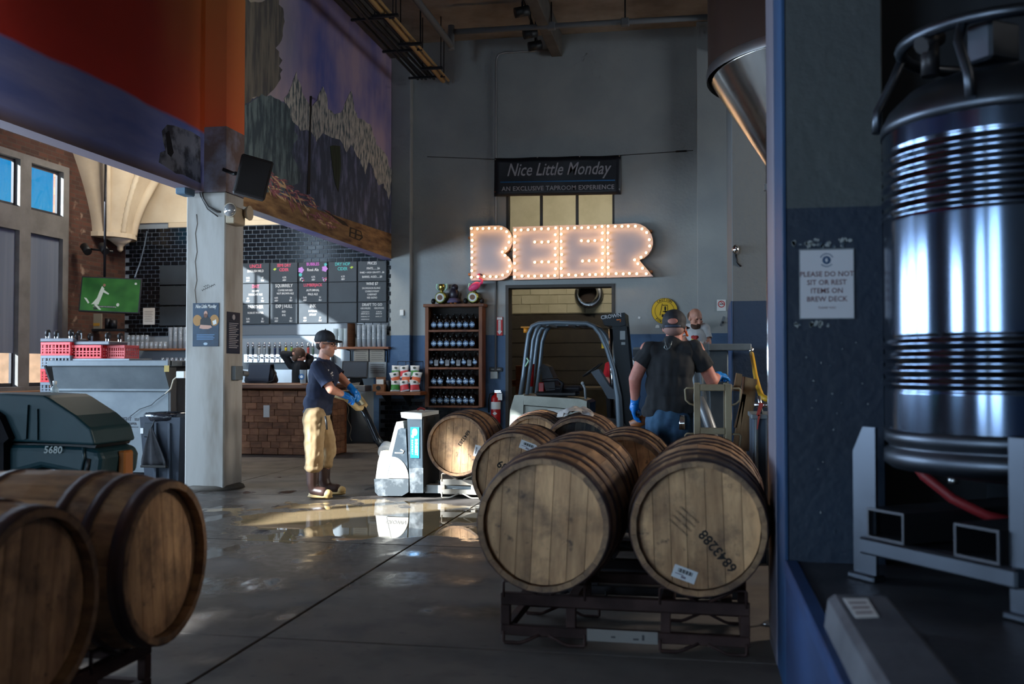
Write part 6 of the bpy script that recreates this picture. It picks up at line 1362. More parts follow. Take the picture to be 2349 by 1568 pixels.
# plastic crates
def crate(col, w_=.44, d_=.34, h_=.19, style='slot'):
    mb = MB(); t = .02
    for s in (-1, 1):
        mb.box(-w_/2, s*d_/2-.01, 0, w_/2, s*d_/2+.01, .03, .003).box(-w_/2, s*d_/2-.01, h_-.04, w_/2, s*d_/2+.01, h_, .003)
        mb.box(s*w_/2-.01, -d_/2, 0, s*w_/2+.01, d_/2, .03, .003).box(s*w_/2-.01, -d_/2, h_-.04, s*w_/2+.01, d_/2, h_, .003)
        for k in range(9):
            x = -w_/2+.012+k*(w_-.024)/8; mb.box(x-.01, s*d_/2-.008, .03, x+.01, s*d_/2+.008, h_-.04)
        for k in range(7):
            y = -d_/2+.012+k*(d_-.024)/6; mb.box(s*w_/2-.008, y-.01, .03, s*w_/2+.008, y+.01, h_-.04)
        for z in (.065, .10): mb.box(-w_/2, s*d_/2-.007, z-.008, w_/2, s*d_/2+.007, z+.008).box(s*w_/2-.007, -d_/2, z-.008, s*w_/2+.007, d_/2, z+.008)
    mb.box(-w_/2, -d_/2, 0, w_/2, d_/2, .012)
    return mb.mesh('crate', col)
CRED = M('crate_red', S(190,30,36), .45); CGRY = M('crate_grey', S(104,110,118), .5); CPNK = M('crate_faded_red', S(200,84,84), .5); DOLM = M('dolly_grey', S(84,86,92), .5)
cmr, cmg, cmp_ = crate(CRED), crate(CGRY), crate(CPNK)
def place_crate(me, x, y, z, label, rz=0, sc=None):
    o = link('plastic_crate', me, None, (x, y, z), (0, 0, rz)); tag(o, label, 'crate', 'stacked bottle crates')
    if sc: o.scale = sc
    return o
cy = 12.25
def czat(v): return at(144, v, Y=cy).z
cxa = at(146, 800, Y=cy).x
lev = [(875, 'r'), (0, 0)]
zc_ = .0; seq = 'rgrgrgrgr'; hN = (czat(785)-.0)/9
lab_ = {0: 'lowest', 1: 'second', 2: 'third', 3: 'fourth', 4: 'fifth', 5: 'sixth', 6: 'seventh', 7: 'eighth', 8: 'topmost'}
for k, c_ in enumerate(seq): place_crate(cmr if c_ == 'r' else cmg, cxa, cy, k*hN, '%s plastic crate, %s of the tall stack by the window' % ('red' if c_ == 'r' else 'grey', lab_[k]), 0, (1, 1, hN/.19))
def dolly(x, y, z, label, rz=0, w_=.47, d_=.36):
    t = thing('crate_dolly', label, 'dolly', (x, y, z), rz, 'upturned crate dollies')
    obj('deck', MB().box(-w_/2, -d_/2, 0, w_/2, d_/2, .05, .01), DOLM, t)
    for sx in (-1, 1):
        for sy in (-1, 1):
            px_, py_ = sx*(w_/2-.07), sy*(d_/2-.07)
            c = obj('caster', MB().cyl((px_-.015, py_, .12), (px_+.015, py_, .12), .05, n=14), BLACK, t); obj('caster_fork', MB().box(px_-.022, py_-.02, .05, px_-.016, py_+.02, .13).box(px_+.016, py_-.02, .05, px_+.022, py_+.02, .13), CHROME, c)
dolly(cxa, cy, 9*hN+.002, 'upturned grey dolly with wheels up on the tall crate stack', .1)
cxb = at(216, 800, Y=12.3).x; cxc = at(272, 800, Y=12.35).x
zb2 = at(220, 822, Y=12.3).z
for (x, y, me, nm) in ((cxb, 12.3, cmr, 'bright red'), (cxc+.02, 12.42, cmp_, 'faded red')):
    w2_ = place_crate(me, x, y, zb2, '%s crate under the upturned dolly behind the hopper' % nm, 0, (1, 1, .95))
    if nm == 'faded red': w2_.scale.x = .62
tbl = thing('crate_table', 'plain grey table behind the hopper carrying the two red crates', 'table', (cxb+.15, 12.38, 0))
obj('table_top', MB().box(-.5, -.28, zb2-.04, .5, .28, zb2-.002, .005), GALV, tbl)
for sx in (-.46, .46):
    for sy in (-.24, .24): obj('leg', MB().box(sx-.02, sy-.02, 0, sx+.02, sy+.02, zb2-.04), GALV, tbl)
dolly(cxb+.06, 12.32, zb2+.182, 'upturned grey dolly with wheels up on the crates behind the hopper', -.08, .62, .4)
# ================================================================== right side
# tote tank on the deck
TKX, TKY = None, None
ang = math.radians(-34.4)            # the frame's front bar recedes to the left
ea = Vector((math.sin(ang), math.cos(ang), 0)); eb = Vector((math.cos(ang), -math.sin(ang), 0))   # along the bar (away), and inwards to the right
ft = at(1962, 1330, Z=DKZ)
FW = .70
cen = ft-ea*(FW/2-.02)+eb*(FW/2)+Vector((.03, .01, 0))
tk = thing('tote_tank', 'ribbed stainless tote tank in a fork frame on the brew deck', 'tank', (cen.x, cen.y, DKZ), -ang)
# local frame: +Y away along the bar, +X inwards
BRS = M('brushed_tank_steel', S(92,106,128), .09, 1, rough2=.18, scale=2, stretch=(1,1,.15))
MATS = M('satin_steel', S(78,84,94), .34, 1, rough2=.45, scale=4)
RT = .405
def zpx(v, dep): return CAMH-(v-843)*dep/FPX-DKZ
zr = lambda v: zpx(v, 3.42)
prof = []
zbot, ztop = zr(985), zr(290)
ribs = []
def add_ribs(v0, v1, n, amp):
    z0, z1 = zr(v1), zr(v0)
    for i in range(n): ribs.append(((z0+(z1-z0)*(i+.5)/n), (z1-z0)/n, amp))
add_ribs(345, 500, 5, .009); add_ribs(775, 895, 4, .012)
N = 150
for i in range(N+1):
    z = zbot+(ztop-zbot)*i/N; r = RT
    for (zc0, wd, am_) in ribs:
        d = abs(z-zc0)/(wd*.5)
        if d < 1: r += am_*math.cos(d*PI/2)**2-am_*.4
    prof.append((r, z))
obj('shell', MB().lathe(prof, 64, cap=False), BRS, tk)
sh_ = [(RT+.006, ztop-.012), (RT+.006, ztop+.02), (RT-.02, ztop+.07), (RT-.08, ztop+.13), (RT-.18, ztop+.17), (.1, ztop+.19), (.001, ztop+.192)]
obj('shoulder', MB().lathe(sh_, 64), MATS, tk)
obj('bottom_band', MB().lathe([(RT+.004, zbot+.0), (RT+.004, zr(1012)), (RT-.012, zr(1022)), (RT-.012, zr(1028)), (RT+.006, zr(1034)), (RT+.006, zr(1062)), (RT-.02, zr(1075)), (.2, zr(1095)), (.02, zr(1110))], 64), MATS, tk)
zc_r = ztop+.30
obj('collar_ring', MB().tube([Vector((.34*math.cos(k*PI/16), .34*math.sin(k*PI/16), zc_r)) for k in range(32)], .022, 8, closed=True), MATS, tk)
for k in range(5):
    a = k*2*PI/5+2.2
    obj('collar_stay', MB().tube([Vector((.34*math.cos(a), .34*math.sin(a), zc_r-.01)), Vector((.37*math.cos(a), .37*math.sin(a), zc_r-.08)), Vector((.42*math.cos(a+.12), .42*math.sin(a+.12), ztop+.1)), Vector((.425*math.cos(a+.14), .425*math.sin(a+.14), ztop+.02))], .016, 8), MATS, tk)
obj('lid_clamp', MB().box(-.26, -.16, ztop+.17, -.12, -.06, ztop+.30, .01), MATS, tk); obj('valve_knob', MB().cyl((-.3, .05, ztop+.16), (-.3, .05, ztop+.27), .03).cyl((-.34, .05, ztop+.26), (-.26, .05, ztop+.3), .03), DARKM, tk)
lx = -FW/2+.02
for sx in (-1, 1):
    for sy in (-1, 1):
        yb = sy*(FW/2-.02); 
        lg = obj('leg_plate', MB().prism([(yb-.055, .02), (yb+.055, .02), (yb+.055, zr(1045)), (yb+.005, zr(985)), (yb-.055, zr(985))] if sy > 0 else [(yb-.055, .02), (yb+.055, .02), (yb+.055, zr(985)), (yb-.005, zr(985)), (yb-.055, zr(1045))], sx*(FW/2-.012)-.006, sx*(FW/2-.012)+.006, 'yz'), MATS, tk)
        obj('foot', MB().box(sx*(FW/2-.012)-.03, yb-.065, 0, sx*(FW/2-.012)+.03, yb+.065, .025, .006), MATS, lg)
for y in (-.26, .12):
    w_ = .17; mb = MB(); z0, z1 = .16, .265; t_ = .008
    mb.box(-FW/2-.02, y, z0, FW/2+.02, y+t_, z1).box(-FW/2-.02, y+w_-t_, z0, FW/2+.02, y+w_, z1).box(-FW/2-.02, y+t_, z0, FW/2+.02, y+w_-t_, z0+t_).box(-FW/2-.02, y+t_, z1-t_, FW/2+.02, y+w_-t_, z1)
    obj('fork_pocket', mb, M('dark_satin_steel', S(70,72,78), .4, .9), tk)
for x in (-FW/2, FW/2): obj('base_bar', MB().box(x-.035, -FW/2+.02, .10, x+.015, FW/2-.03, .16, .008), MATS, tk)
obj('inner_plate', MB().box(-FW/2+.06, -FW/2+.05, .12, FW/2-.06, FW/2-.05, .15), M('dark_satin_steel', S(70,72,78)), tk)
obj('outlet_valve', MB().cyl((-.05, .2, zr(1068)), (-.05, .2, zr(1105)), .03).cyl((-.05, .2, zr(1105)), (-.05, .2, zr(1122)), .018), STEEL, tk)
obj('red_hose', MB().tube([Vector((-.18, .26, zr(1068))), Vector((-.17, .22, zr(1100))), Vector((-.12, .14, zr(1150))), Vector((-.05, .06, zr(1185))), Vector((.05, .0, zr(1200)))], .018, 8), M('dark_red_hose', S(120,28,34), .5), tk)
# raised kerb in front of the tank
k0 = at(1908, 1362, Z=DKZ+.10); 
kb_ = thing('kerb_block', 'dark raised concrete kerb with a white label on the deck', 'kerb', (0, 0, DKZ))
kx = at(1905, 1372, Z=DKZ+.10).x
obj('block', MB().prism([(kx-.012, 0), (kx, .085), (kx+.02, .10), (kx+.16, .10), (kx+.2, .06), (kx+.22, 0)], -1.5, k0.y, 'xz'), M('worn_kerb', S(84,86,94), .6, 0, S(62,64,72), 4, bump=.2), kb_)
c4 = [at(*q, Z=DKZ+.1015) for q in ((1934, 1372), (1990, 1372), (2016, 1414), (1964, 1416))]
m4 = sum(c4, Vector())/4
obj('label', MB().add([(q.x, q.y, .1005) for q in c4]+[(q.x, q.y, .102) for q in c4], [(3,2,1,0),(4,5,6,7),(0,1,5,4),(1,2,6,5),(2,3,7,6),(3,0,4,7)]), LBL, kb_)
def lerp2(a, b, k=0): return c4[0]*(1-a)*(1-b)+c4[1]*a*(1-b)+c4[2]*a*b+c4[3]*(1-a)*b
for k in range(3):
    q = [lerp2(.12, .2+k*.26), lerp2(.85, .2+k*.26), lerp2(.85, .3+k*.26), lerp2(.12, .3+k*.26)]
    obj('label_print', MB().add([(p.x, p.y, .1022) for p in q], [(3, 2, 1, 0)]), M('label_grey_print', S(120,110,120)), kb_)
# sign on the column
a, b = at(1833, 571, Y=4.05), at(1961, 731, Y=4.05)
ns = thing('notice_sign', 'laminated white notice reading PLEASE DO NOT SIT OR REST ITEMS ON BREW DECK', 'sign', ((a.x+b.x)/2, 4.05, (a.z+b.z)/2)); W, H = b.x-a.x, a.z-b.z
obj('laminate', MB().box(-W/2, 0, -H/2, W/2, .006, H/2, .001), M('laminate_edge', S(120,126,132), .25), ns); obj('sheet', MB().box(-W/2+.004, -.0008, -H/2+.004, W/2-.004, .001, H/2-.006), M('notice_paper', S(196,196,204), .5), ns)
NT = M('notice_ink', S(92,52,58), .6)
for i, s in enumerate(('PLEASE DO NOT', 'SIT OR REST', 'ITEMS ON', 'BREW DECK')): text(s, .028, NT, ns, (0, -.0012, H*(.135-i*.118)), bold=.014, sx=.98, ex=.0003)
text('THANK YOU!', .011, NT, ns, (0, -.0012, -H*.34), bold=.01, ex=.0003)
BLE = M('emblem_blue', S(44,74,110), .6)
obj('emblem', MB().ell((0, -.001, H*.335), (.0165, .0008, .0165), 18, 5), BLE, ns); obj('emblem_drop', MB().ell((0, -.0018, H*.335), (.005, .0008, .009), 10, 5), M('notice_paper', S(196,196,204)), ns)
for i, ch in enumerate('SOMETHING'): pass
for k in range(9): a_ = math.radians(150-k*15); obj('emblem_text', MB().box(-.0022, -.0012, -.0025, .0022, -.0008, .0025), BLE, ns, (.025*math.cos(a_), 0, H*.335+.025*math.sin(a_)), (0, -(a_-PI/2), 0))
for k in range(7): a_ = math.radians(225+k*15); obj('emblem_text', MB().box(-.0022, -.0012, -.0025, .0022, -.0008, .0025), BLE, ns, (.025*math.cos(a_), 0, H*.335+.025*math.sin(a_)), (0, -(a_-PI/2), 0))
# suspended grist hopper with steel cone
gh = thing('grist_hopper', 'hanging vessel with a polished steel cone above the deck column', 'hopper', tuple(at(1945, 165, D=7.9)))
gr = 1.08; gz = 0
obj('cone', MB().lathe([(gr, gz), (gr*.98, gz-.03), (gr*.62, gz-.66), (gr*.2, gz-1.4), (.12, gz-1.45), (.12, gz-1.7)], 64), M('polished_cone', S(170,168,166), .13, 1, rough2=.2, scale=2), gh)
obj('vessel_wall', MB().lathe([(gr+.01, gz), (gr+.01, 6.25-gh.location.z)], 64, cap=False), M('brown_vessel', S(60,44,38), .35, .4), gh)
obj('weld_band', MB().lathe([(gr+.02, gz-.03), (gr+.025, gz), (gr+.02, gz+.05)], 64, cap=False), M('bright_band', S(150,150,150), .3, 1), gh)
# pipe beside the column
sp2 = thing('steam_pipe', 'slim bright steel pipe standing beside the blue column', 'pipe', (at(1764, 700, Y=5.15).x, 5.15, 0))
obj('pipe', MB().cyl((0, 0, 0), (0, 0, 2.5), .011, n=12), CHROME, sp2); obj('clip', MB().box(-.02, -.02, at(0, 492, Y=5.15).z, .02, .02, at(0, 480, Y=5.15).z).cyl((0, 0, 0), (0, 0, .01), .04), STEEL, sp2)
# grey steel bench with red tag, left of the column
WY = 6.72
a, b = at(1724, 950, Y=WY), at(1790, 1010, Y=WY)
bnc = thing('steel_bench', 'grey steel bench with vertical bars and a red tag by the deck', 'bench', (a.x, WY, 0)); W = b.x-a.x
ztb = a.z
obj('bench_top', MB().box(0, 0, ztb-.03, W, .5, ztb, .004), GALV, bnc); obj('cabinet', MB().box(.01, .02, 0, W, .48, ztb-.03, .004), M('blue_grey_cabinet', S(72,88,106), .5, .1, S(56,70,88), 3, stretch=(3,3,.2)), bnc)
for k in range(3): obj('vertical_bar', MB().cyl((.03+k*.07, -.015, .0), (.03+k*.07, -.015, ztb-.03), .012), GALV, bnc)
obj('clamp', MB().cyl((.02, .05, ztb+.06), (.2, .05, ztb+.06), .018).tube([(.05, .05, ztb+.12), (.06, .05, ztb+.06), (.07, .05, ztb)], .012, 6), STEEL, bnc)
q = lambda u, v: at(u, v, Y=WY-.03)-Vector((a.x, WY, 0))
obj('red_tag', MB().add([q(1742, 922), q(1752, 925), q(1741, 955), q(1735, 952)], [(3, 2, 1, 0)]).add([q(1739, 950), q(1744, 952), q(1738, 985), q(1736, 984)], [(3, 2, 1, 0)]), M('tag_red', S(176,60,50), .6), bnc); bnc.children[-1].modifiers.new('s', 'SOLIDIFY').thickness = .003
YH = M('yellow_hose', S(206,160,36), .45)
hs = thing('yellow_hose', 'yellow hose hanging from a chrome tap on the dark column', 'hose')
hy = 9.7
obj('hose_run', MB().tube([at(1724, 808, Y=hy), at(1728, 830, Y=hy-.3), at(1733, 860, Y=hy-.9), at(1740, 890, Y=WY+.5), at(1747, 908, Y=WY+.2), at(1758, 915, Y=WY+.1), at(1768, 914, Y=WY+.1)], .02, 8), YH, hs)
obj('tap', MB().cyl(at(1722, 803, Y=9.9), at(1722, 803, Y=hy-.03), .03).cyl(at(1717, 800, Y=hy-.02), at(1729, 802, Y=hy-.02), .018).cyl(at(1723, 796, Y=hy-.02), at(1724, 812, Y=hy-.02), .022), CHROME, hs)
obj('clamp_arm', MB().box(*(at(1686, 560, Y=9.88)), *(at(1690, 575, Y=9.94)), .004), GALV, hs) if False else None
p = at(1688, 572, Y=9.9); wl = thing('wall_lamp', 'small caged lamp on the far dark column', 'lamp', p); obj('lamp_cage', MB().ell((0, 0, 0), (.035, .04, .05), 10, 6), CHROME, wl); obj('lamp_arm', MB().tube([(0, .04, -.02), (.01, .03, -.12), (.05, .04, -.16)], .01, 6), DARKM, wl)
# tan rack standing on end, wooden pallet leaning
RY = 6.9
a = at(1629, 1000, Y=RY)
sr = thing('upended_rack', 'tan barrel rack standing on end beside the man in black', 'rack', (at(1629, 950, Y=RY).x, RY, 0))
w0_, w1_ = at(1592, 900, Y=RY).x-sr.location.x, at(1678, 900, Y=RY).x-sr.location.x
zt_, zb_ = at(0, 880, Y=RY).z, at(0, 988, Y=RY).z
zt_ = at(1629, 880, Y=RY).z; zb_ = at(1629, 988, Y=RY).z
for x in (w0_+.02, w1_-.02): obj('post', MB().box(x-.022, -.02, 0, x+.022, .02, zt_, .004), RTAN, sr)
for z in (zt_-.025, zb_, .06): obj('rail', MB().box(w0_+.042, -.02, z-.022, w1_-.042, .02, z+.022, .004), RTAN, sr)
for x in (w0_, w1_):
    s = -1 if x == w0_ else 1
    for zc2 in (zt_-.03, zb_-.02):
        obj('cradle_rod', MB().tube([(x-s*.02, 0, zc2), (x+s*.05, 0, zc2), (x+s*.06, 0, zc2-.01), (x+s*.055, 0, zc2-.08), (x+s*.03, 0, zc2-.105), (x-s*.02, 0, zc2-.12)], .007, 6), RTAN, sr)
for x in (w0_+.02, w1_-.02): obj('depth_bar', MB().box(x-.02, .02, .04, x+.02, .5, .08, .003).box(x-.02, .02, zt_-.05, x+.02, .5, zt_-.01, .003).box(x-.02, .48, 0, x+.02, .52, zt_, .003), RTAN, sr)
PLW = M('pale_pallet_wood', S(146,116,82), .7, 0, S(104,78,54), 4, stretch=(3,3,.5), bump=.1)
PY_ = 7.35
lp = thing('leaning_pallet', 'wooden pallet boards leaning upright behind the tan rack', 'pallet')
def lq(u, v, y=PY_): return at(u, v, Y=y)
def plank(pts, th, mat, name='plank'):
    vs = [lq(*p) for p in pts]; vs2 = [v+Vector((0, th, 0)) for v in vs]
    obj(name, MB().add([tuple(v) for v in vs+vs2], [(0,1,2,3),(7,6,5,4),(0,4,5,1),(1,5,6,2),(2,6,7,3),(3,7,4,0)]), mat, lp)
plank([(1694, 1030), (1718, 1034), (1737, 870), (1710, 864)], .5, PLW)
plank([(1681, 1020), (1692, 1022), (1712, 905), (1703, 902)], .05, PLW)
plank([(1683, 895), (1698, 898), (1703, 858), (1690, 855)], .14, PLW, 'block')
plank([(1684, 980), (1690, 981), (1708, 905), (1703, 903)], .04, PLW)
p0 = lq(1706, 1034); obj('stringer', MB().box(p0.x-.07, PY_+.02, 0, p0.x+.02, PY_+.4, p0.z+.02, .004), PLW, lp)
# plastic-wrapped steel bin and rails behind the men
PLA = M('clear_plastic_wrap', S(140,150,158), .18, 0, S(96,106,114), 6, stretch=(1,1,.3), alpha=.55, bump=.8, bscale=14, spec=.7)
GY = 9.0
a, b = at(1590, 788, Y=GY), at(1672, 1000, Y=GY)
mb_ = thing('grain_bin', 'grey steel bin wrapped in clear plastic behind the man in black', 'bin', ((a.x+b.x)/2, GY+.4, 0)); W = b.x-a.x
zt3 = a.z
obj('bin_body', MB().box(-W/2, -.35, .02, W/2, .35, zt3-.06, .01), M('bin_grey', S(88,100,110), .5, .3, S(70,82,92), 3), mb_)
obj('rail', MB().box(-W/2, -.38, zt3-.06, W/2+.2, -.33, zt3, .006), GALV, mb_)
obj('rail', MB().box(-W/2, -.38, zt3-.42, W/2+.2, -.33, zt3-.37, .006), GALV, mb_)
g = []; nx, nz_ = 16, 16
for j in range(nz_+1):
    for i in range(nx+1):
        a_, b_ = i/nx, j/nz_; x = -W/2-.05+(W*.62)*a_*(1-.45*b_)+.1*b_; nn = noise.noise(Vector((a_*7, b_*2.2, 1)))
        g.append((x, -.42-.05*math.sin(a_*14)*(1-.3*b_)-.05*nn, zt3+.02-(zt3-.55)*b_+.02*nn))
o = obj('plastic_wrap', MB().add(g, [(j*(nx+1)+i, j*(nx+1)+i+1, (j+1)*(nx+1)+i+1, (j+1)*(nx+1)+i) for j in range(nz_) for i in range(nx)], 0, True), PLA, mb_)
obj('grey_hose', MB().tube([at(1603, 915, Y=8.4)-mb_.location, at(1618, 945, Y=8.35)-mb_.location, at(1632, 985, Y=8.3)-mb_.location, at(1636, 1010, Y=8.3)-mb_.location], .045, 10), M('ribbed_grey_hose', S(130,134,138), .4, .2), mb_)
# bits by the forklift
p = at(1460, 808, Y=15.8); ws = thing('hand_dryer', 'small grey and white dispenser unit on the blue wall by the mast', 'dispenser', (p.x, BW-.12, p.z)); obj('housing', MB().box(-.09, -.02, -.07, .12, .12, .07, .015), M('dispenser_dark', S(60,66,74), .5), ws); obj('lid', MB().box(-.08, -.03, .05, .1, .1, .09, .01), GALV, ws); obj('soap_bag', MB().ell((-.06, -.02, -.16), (.05, .04, .09), 10, 6), WHITE, ws); obj('spout', MB().cyl((.03, .03, -.22), (.03, .03, -.07), .03), BLACK, ws)
p = at(1466, 728, Y=BW-.02); tag(obj('paper_scrap', MB().prism([(p.x-.02, p.z-.015), (p.x+.015, p.z-.02), (p.x+.022, p.z+.012), (p.x-.012, p.z+.02)], BW-.012, BW, 'xz'), PAPER), 'tiny white paper scrap stuck on the wall left of the caution sign', 'paper')
p = at(1508, 748, Y=BW-.02); tag(obj('paper_scrap', MB().prism([(p.x-.035, p.z-.025), (p.x+.035, p.z-.025), (p.x+.03, p.z+.015), (p.x, p.z+.028), (p.x-.025, p.z+.015)], BW-.012, BW, 'xz'), PAPER), 'torn white patch stuck under the caution sign', 'paper')
# wooden chair-like trestle and red-shirted helper's bench in the back room
p = at(1170, 880, Y=18.5)
tr = thing('wooden_trestle', 'orange wooden trestle standing inside the back room', 'trestle', (p.x, 18.5, 0)); zt4 = at(0, 858, Y=18.5).z
obj('beam', MB().box(-.5, -.05, .93, .12, .05, 1.05, .006), WOODO, tr); obj('post', MB().box(.12, -.06, 0, .24, .06, 1.32, .006), WOODO, tr); obj('post', MB().box(-.48, -.05, 0, -.38, .05, .93, .006), WOODO, tr); obj('brace_board', MB().box(-.38, .0, .3, .12, .03, .7, .004), M('dull_brown_board', S(96,60,44), .6), tr)
rw = thing('hall_workbench', 'low brown workbench inside the back room', 'bench', (-1.9, 18.9, 0)); obj('bench_top', MB().box(-.9, -.3, .86, 1.0, .3, .92, .01), M('worn_bench', S(120,104,80), .7), rw); obj('bench_front', MB().box(-.88, -.27, .06, .98, -.24, .86), M('tan_bench_front', S(112,98,70), .75, 0, S(92,78,56), 3), rw); obj('bench_leg', MB().box(-.88, -.24, 0, -.8, .26, .86).box(.9, -.24, 0, .98, .26, .86), M('tan_bench_front', S(112,98,70)), rw)
# ================================================================== people
def blob(name, prims, mat, voxel, parent=None, sm=4, wr=0, ws=9, seed=0, wz=.55, cut=()):
    mb = MB()
    for p in prims:
        if p[0] == 'c': mb.cap(p[1], p[2], p[3], p[4])
        else: mb.ell(p[1], p[2], 16, 10, T=p[3] if len(p) > 3 else None)
    me = mb.mesh(name, mat); o = bpy.data.objects.new('tmp', me); _TS.collection.objects.link(o)
    r = o.modifiers.new('r', 'REMESH'); r.mode = 'VOXEL'; r.voxel_size = voxel
    if sm: s = o.modifiers.new('s', 'SMOOTH'); s.factor = .5; s.iterations = sm
    _TS.view_layers[0].update(); m2 = bpy.data.meshes.new_from_object(o.evaluated_get(_TS.view_layers[0].depsgraph))
    bpy.data.objects.remove(o); bpy.data.meshes.remove(me); m2.name = name
    if not m2.materials: m2.materials.append(mat)
    if wr:
        m2.calc_normals_split() if hasattr(m2, 'calc_normals_split') else None
        nr = [v.normal.copy() for v in m2.vertices]
        for v, nn in zip(m2.vertices, nr):
            c = v.co; q = Vector((c.x*ws*.8, c.y*ws*.8, c.z*ws*wz))+Vector((seed, 0, 0))
            f = noise.noise(q)+.6*noise.noise(q*2.3); v.co = c+nn*(wr*f)
    if cut:
        bm = bmesh.new(); bm.from_mesh(m2)
        for co, no in cut: bmesh.ops.bisect_plane(bm, geom=bm.verts[:]+bm.edges[:]+bm.faces[:], plane_co=co, plane_no=no, clear_outer=True)
        bm.to_mesh(m2); bm.free()
    for p in m2.polygons: p.use_smooth = True
    return link(name, m2, parent)
def sleeve(sh, end, r0, r1, mat, par, wr=.006, seed=1):
    sh, end = Vector(sh), Vector(end); d = (end-sh).normalized()
    o = blob('sleeve', [('c', sh, r0, end+d*.06, r1)], mat, .008, par, 2, wr, 12, seed, .8, [(end, d)])
    o.modifiers.new('s', 'SOLIDIFY').thickness = .005; return o
def stick(name, o, pts, size, mat, par):
    mb = MB()
    for p in pts:
        ok, loc, nr, _ = o.closest_point_on_mesh(Vector(p))
        mb.ell(loc+nr*.001, (size[0], size[1], .0022), 10, 5, T=nr.to_track_quat('Z', 'Y').to_matrix())
    return obj(name, mb, mat, par)
def frame(f, up=Vector((0, 0, 1))):
    f = Vector(f).normalized(); r = f.cross(up).normalized(); u = r.cross(f).normalized()
    return r, f, u, Matrix((r, f, u)).transposed()
def head_prims(c, f, up=(0, 0, 1), s=1.0):
    r, f, u, R = frame(f, Vector(up)); c = Vector(c)
    L = lambda a, b, d: c+(r*a+f*b+u*d)*s
    P = [('e', L(0, -.012, .03), (.076*s, .094*s, .09*s), R), ('e', L(0, .02, -.035), (.062*s, .075*s, .08*s), R), ('e', L(0, .055, -.085), (.035*s, .03*s, .028*s), R),
         ('c', L(0, .088, .01), .012*s, L(0, .108, -.028), .016*s), ('e', L(0, .082, .03), (.05*s, .016*s, .012*s), R), ('e', L(0, .083, -.058), (.024*s, .014*s, .010*s), R), ('e', L(0, .083, -.068), (.02*s, .013*s, .008*s), R),
         ('e', L(-.076, -.008, -.005), (.012*s, .022*s, .032*s), R), ('e', L(.076, -.008, -.005), (.012*s, .022*s, .032*s), R),
         ('e', L(-.045, .06, -.02), (.026*s, .025*s, .022*s), R), ('e', L(.045, .06, -.02), (.026*s, .025*s, .022*s), R)]
    return P, L, R
def hand_prims(w, f, nrm, side, s=1.0, curl=.8, fat=1.0):
    """w wrist, f towards the knuckles, nrm the palm's facing, side +1/-1 picks the thumb side"""
    f = Vector(f).normalized(); n = Vector(nrm); n = (n-f*n.dot(f)).normalized(); l = f.cross(n)*side; w = Vector(w)
    P = [('c', w, .026*s*fat, w+f*.05*s, .03*s*fat), ('c', w+f*.035*s-l*.022*s, .019*s*fat, w+f*.085*s-l*.03*s, .0125*s*fat), ('c', w+f*.035*s, .02*s*fat, w+f*.09*s, .013*s*fat), ('c', w+f*.035*s+l*.022*s, .019*s*fat, w+f*.085*s+l*.03*s, .0125*s*fat)]
    for i, (o, ln, k) in enumerate(((.034, .07, .085), (.012, .078, .092), (-.011, .073, .09), (-.033, .058, .082))):
        b = w+f*k*s+l*o*s; d1 = f*math.cos(curl*.7)+n*math.sin(curl*.7); d2 = f*math.cos(curl*1.7)+n*math.sin(curl*1.7); d3 = f*math.cos(curl*2.5)+n*math.sin(curl*2.5)
        m1 = b+d1*ln*.48*s; m2 = m1+d2*ln*.32*s; m3 = m2+d3*ln*.24*s
        P += [('c', b, .0105*s*fat, m1, .0095*s*fat), ('c', m1, .0095*s*fat, m2, .0088*s*fat), ('c', m2, .0088*s*fat, m3, .0075*s*fat)]
    t0 = w+f*.02*s+l*.028*s; t1 = t0+(f*.6+l*.7+n*.35).normalized()*.045*s; t2 = t1+(f*.85+l*.15+n*.6).normalized()*.035*s
    P += [('c', t0, .015*s*fat, t1, .012*s*fat), ('c', t1, .012*s*fat, t2, .009*s*fat)]
    return P
SKIN = M('skin_fair', S(206,150,126), .55, 0, S(188,126,104), 14); SKIN2 = M('skin_ruddy', S(200,136,120), .55, 0, S(176,108,96), 12)
GLOVE = M('blue_nitrile_glove', S(20,120,206), .35); EYEW = M('eye_dark', S(34,26,24), .3)
def eyes(L, s, par, m=None):
    for a in (-.031, .031): obj('eye', MB().ell(L(a, .078, .012), .0085*s, 8, 6), m or EYEW, par)

# ---- worker with the pallet truck
w1 = thing('person', 'worker in navy T-shirt, khaki trousers and black cap gripping the pallet truck handle', 'person')
yn, yf, ym1 = 9.20, 9.56, 9.38
J = lambda u, v, y: at(u, v, Y=y)
hf = Vector((.97, -.05, -.06))
hc = J(747, 791, ym1)
HP, HL, HR = head_prims(hc, hf, s=1.02)
nk = J(741, 826, ym1)
shN, shF = J(729, 842, yn-.01), J(757, 843, yf)
elN, elF = J(760, 893, yn-.03), J(784, 868, yf)
wrN, wrF = J(786, 904, yn+.12), J(806, 890, yf-.03)
hipN, hipF = J(722, 955, yn+.06), J(733, 955, yf-.08)
knN, knF = J(722, 1038, yn+.04), J(752, 1036, yf-.06)
anN, anF = J(717, 1112, yn+.05), J(743, 1103, yf-.04)
body = HP+[('c', nk-Vector((0,0,.03)), .062, hc+Vector((0,0,-.06)), .058), ('e', J(738, 875, ym1), (.09,.14,.17)), ('e', J(728, 930, ym1), (.09,.13,.13)),
    ('c', shN, .052, elN, .045), ('c', elN, .046, wrN, .031), ('c', shF, .052, elF, .045), ('c', elF, .046, wrF, .031),
    ('c', hipN, .08, knN, .055), ('c', knN, .055, anN, .034), ('c', hipF, .08, knF, .055), ('c', knF, .055, anF, .034), ('c', anN, .03, anN+Vector((.06,0,-.075)), .022), ('c', anF, .03, anF+Vector((.07,0,-.075)), .022)]
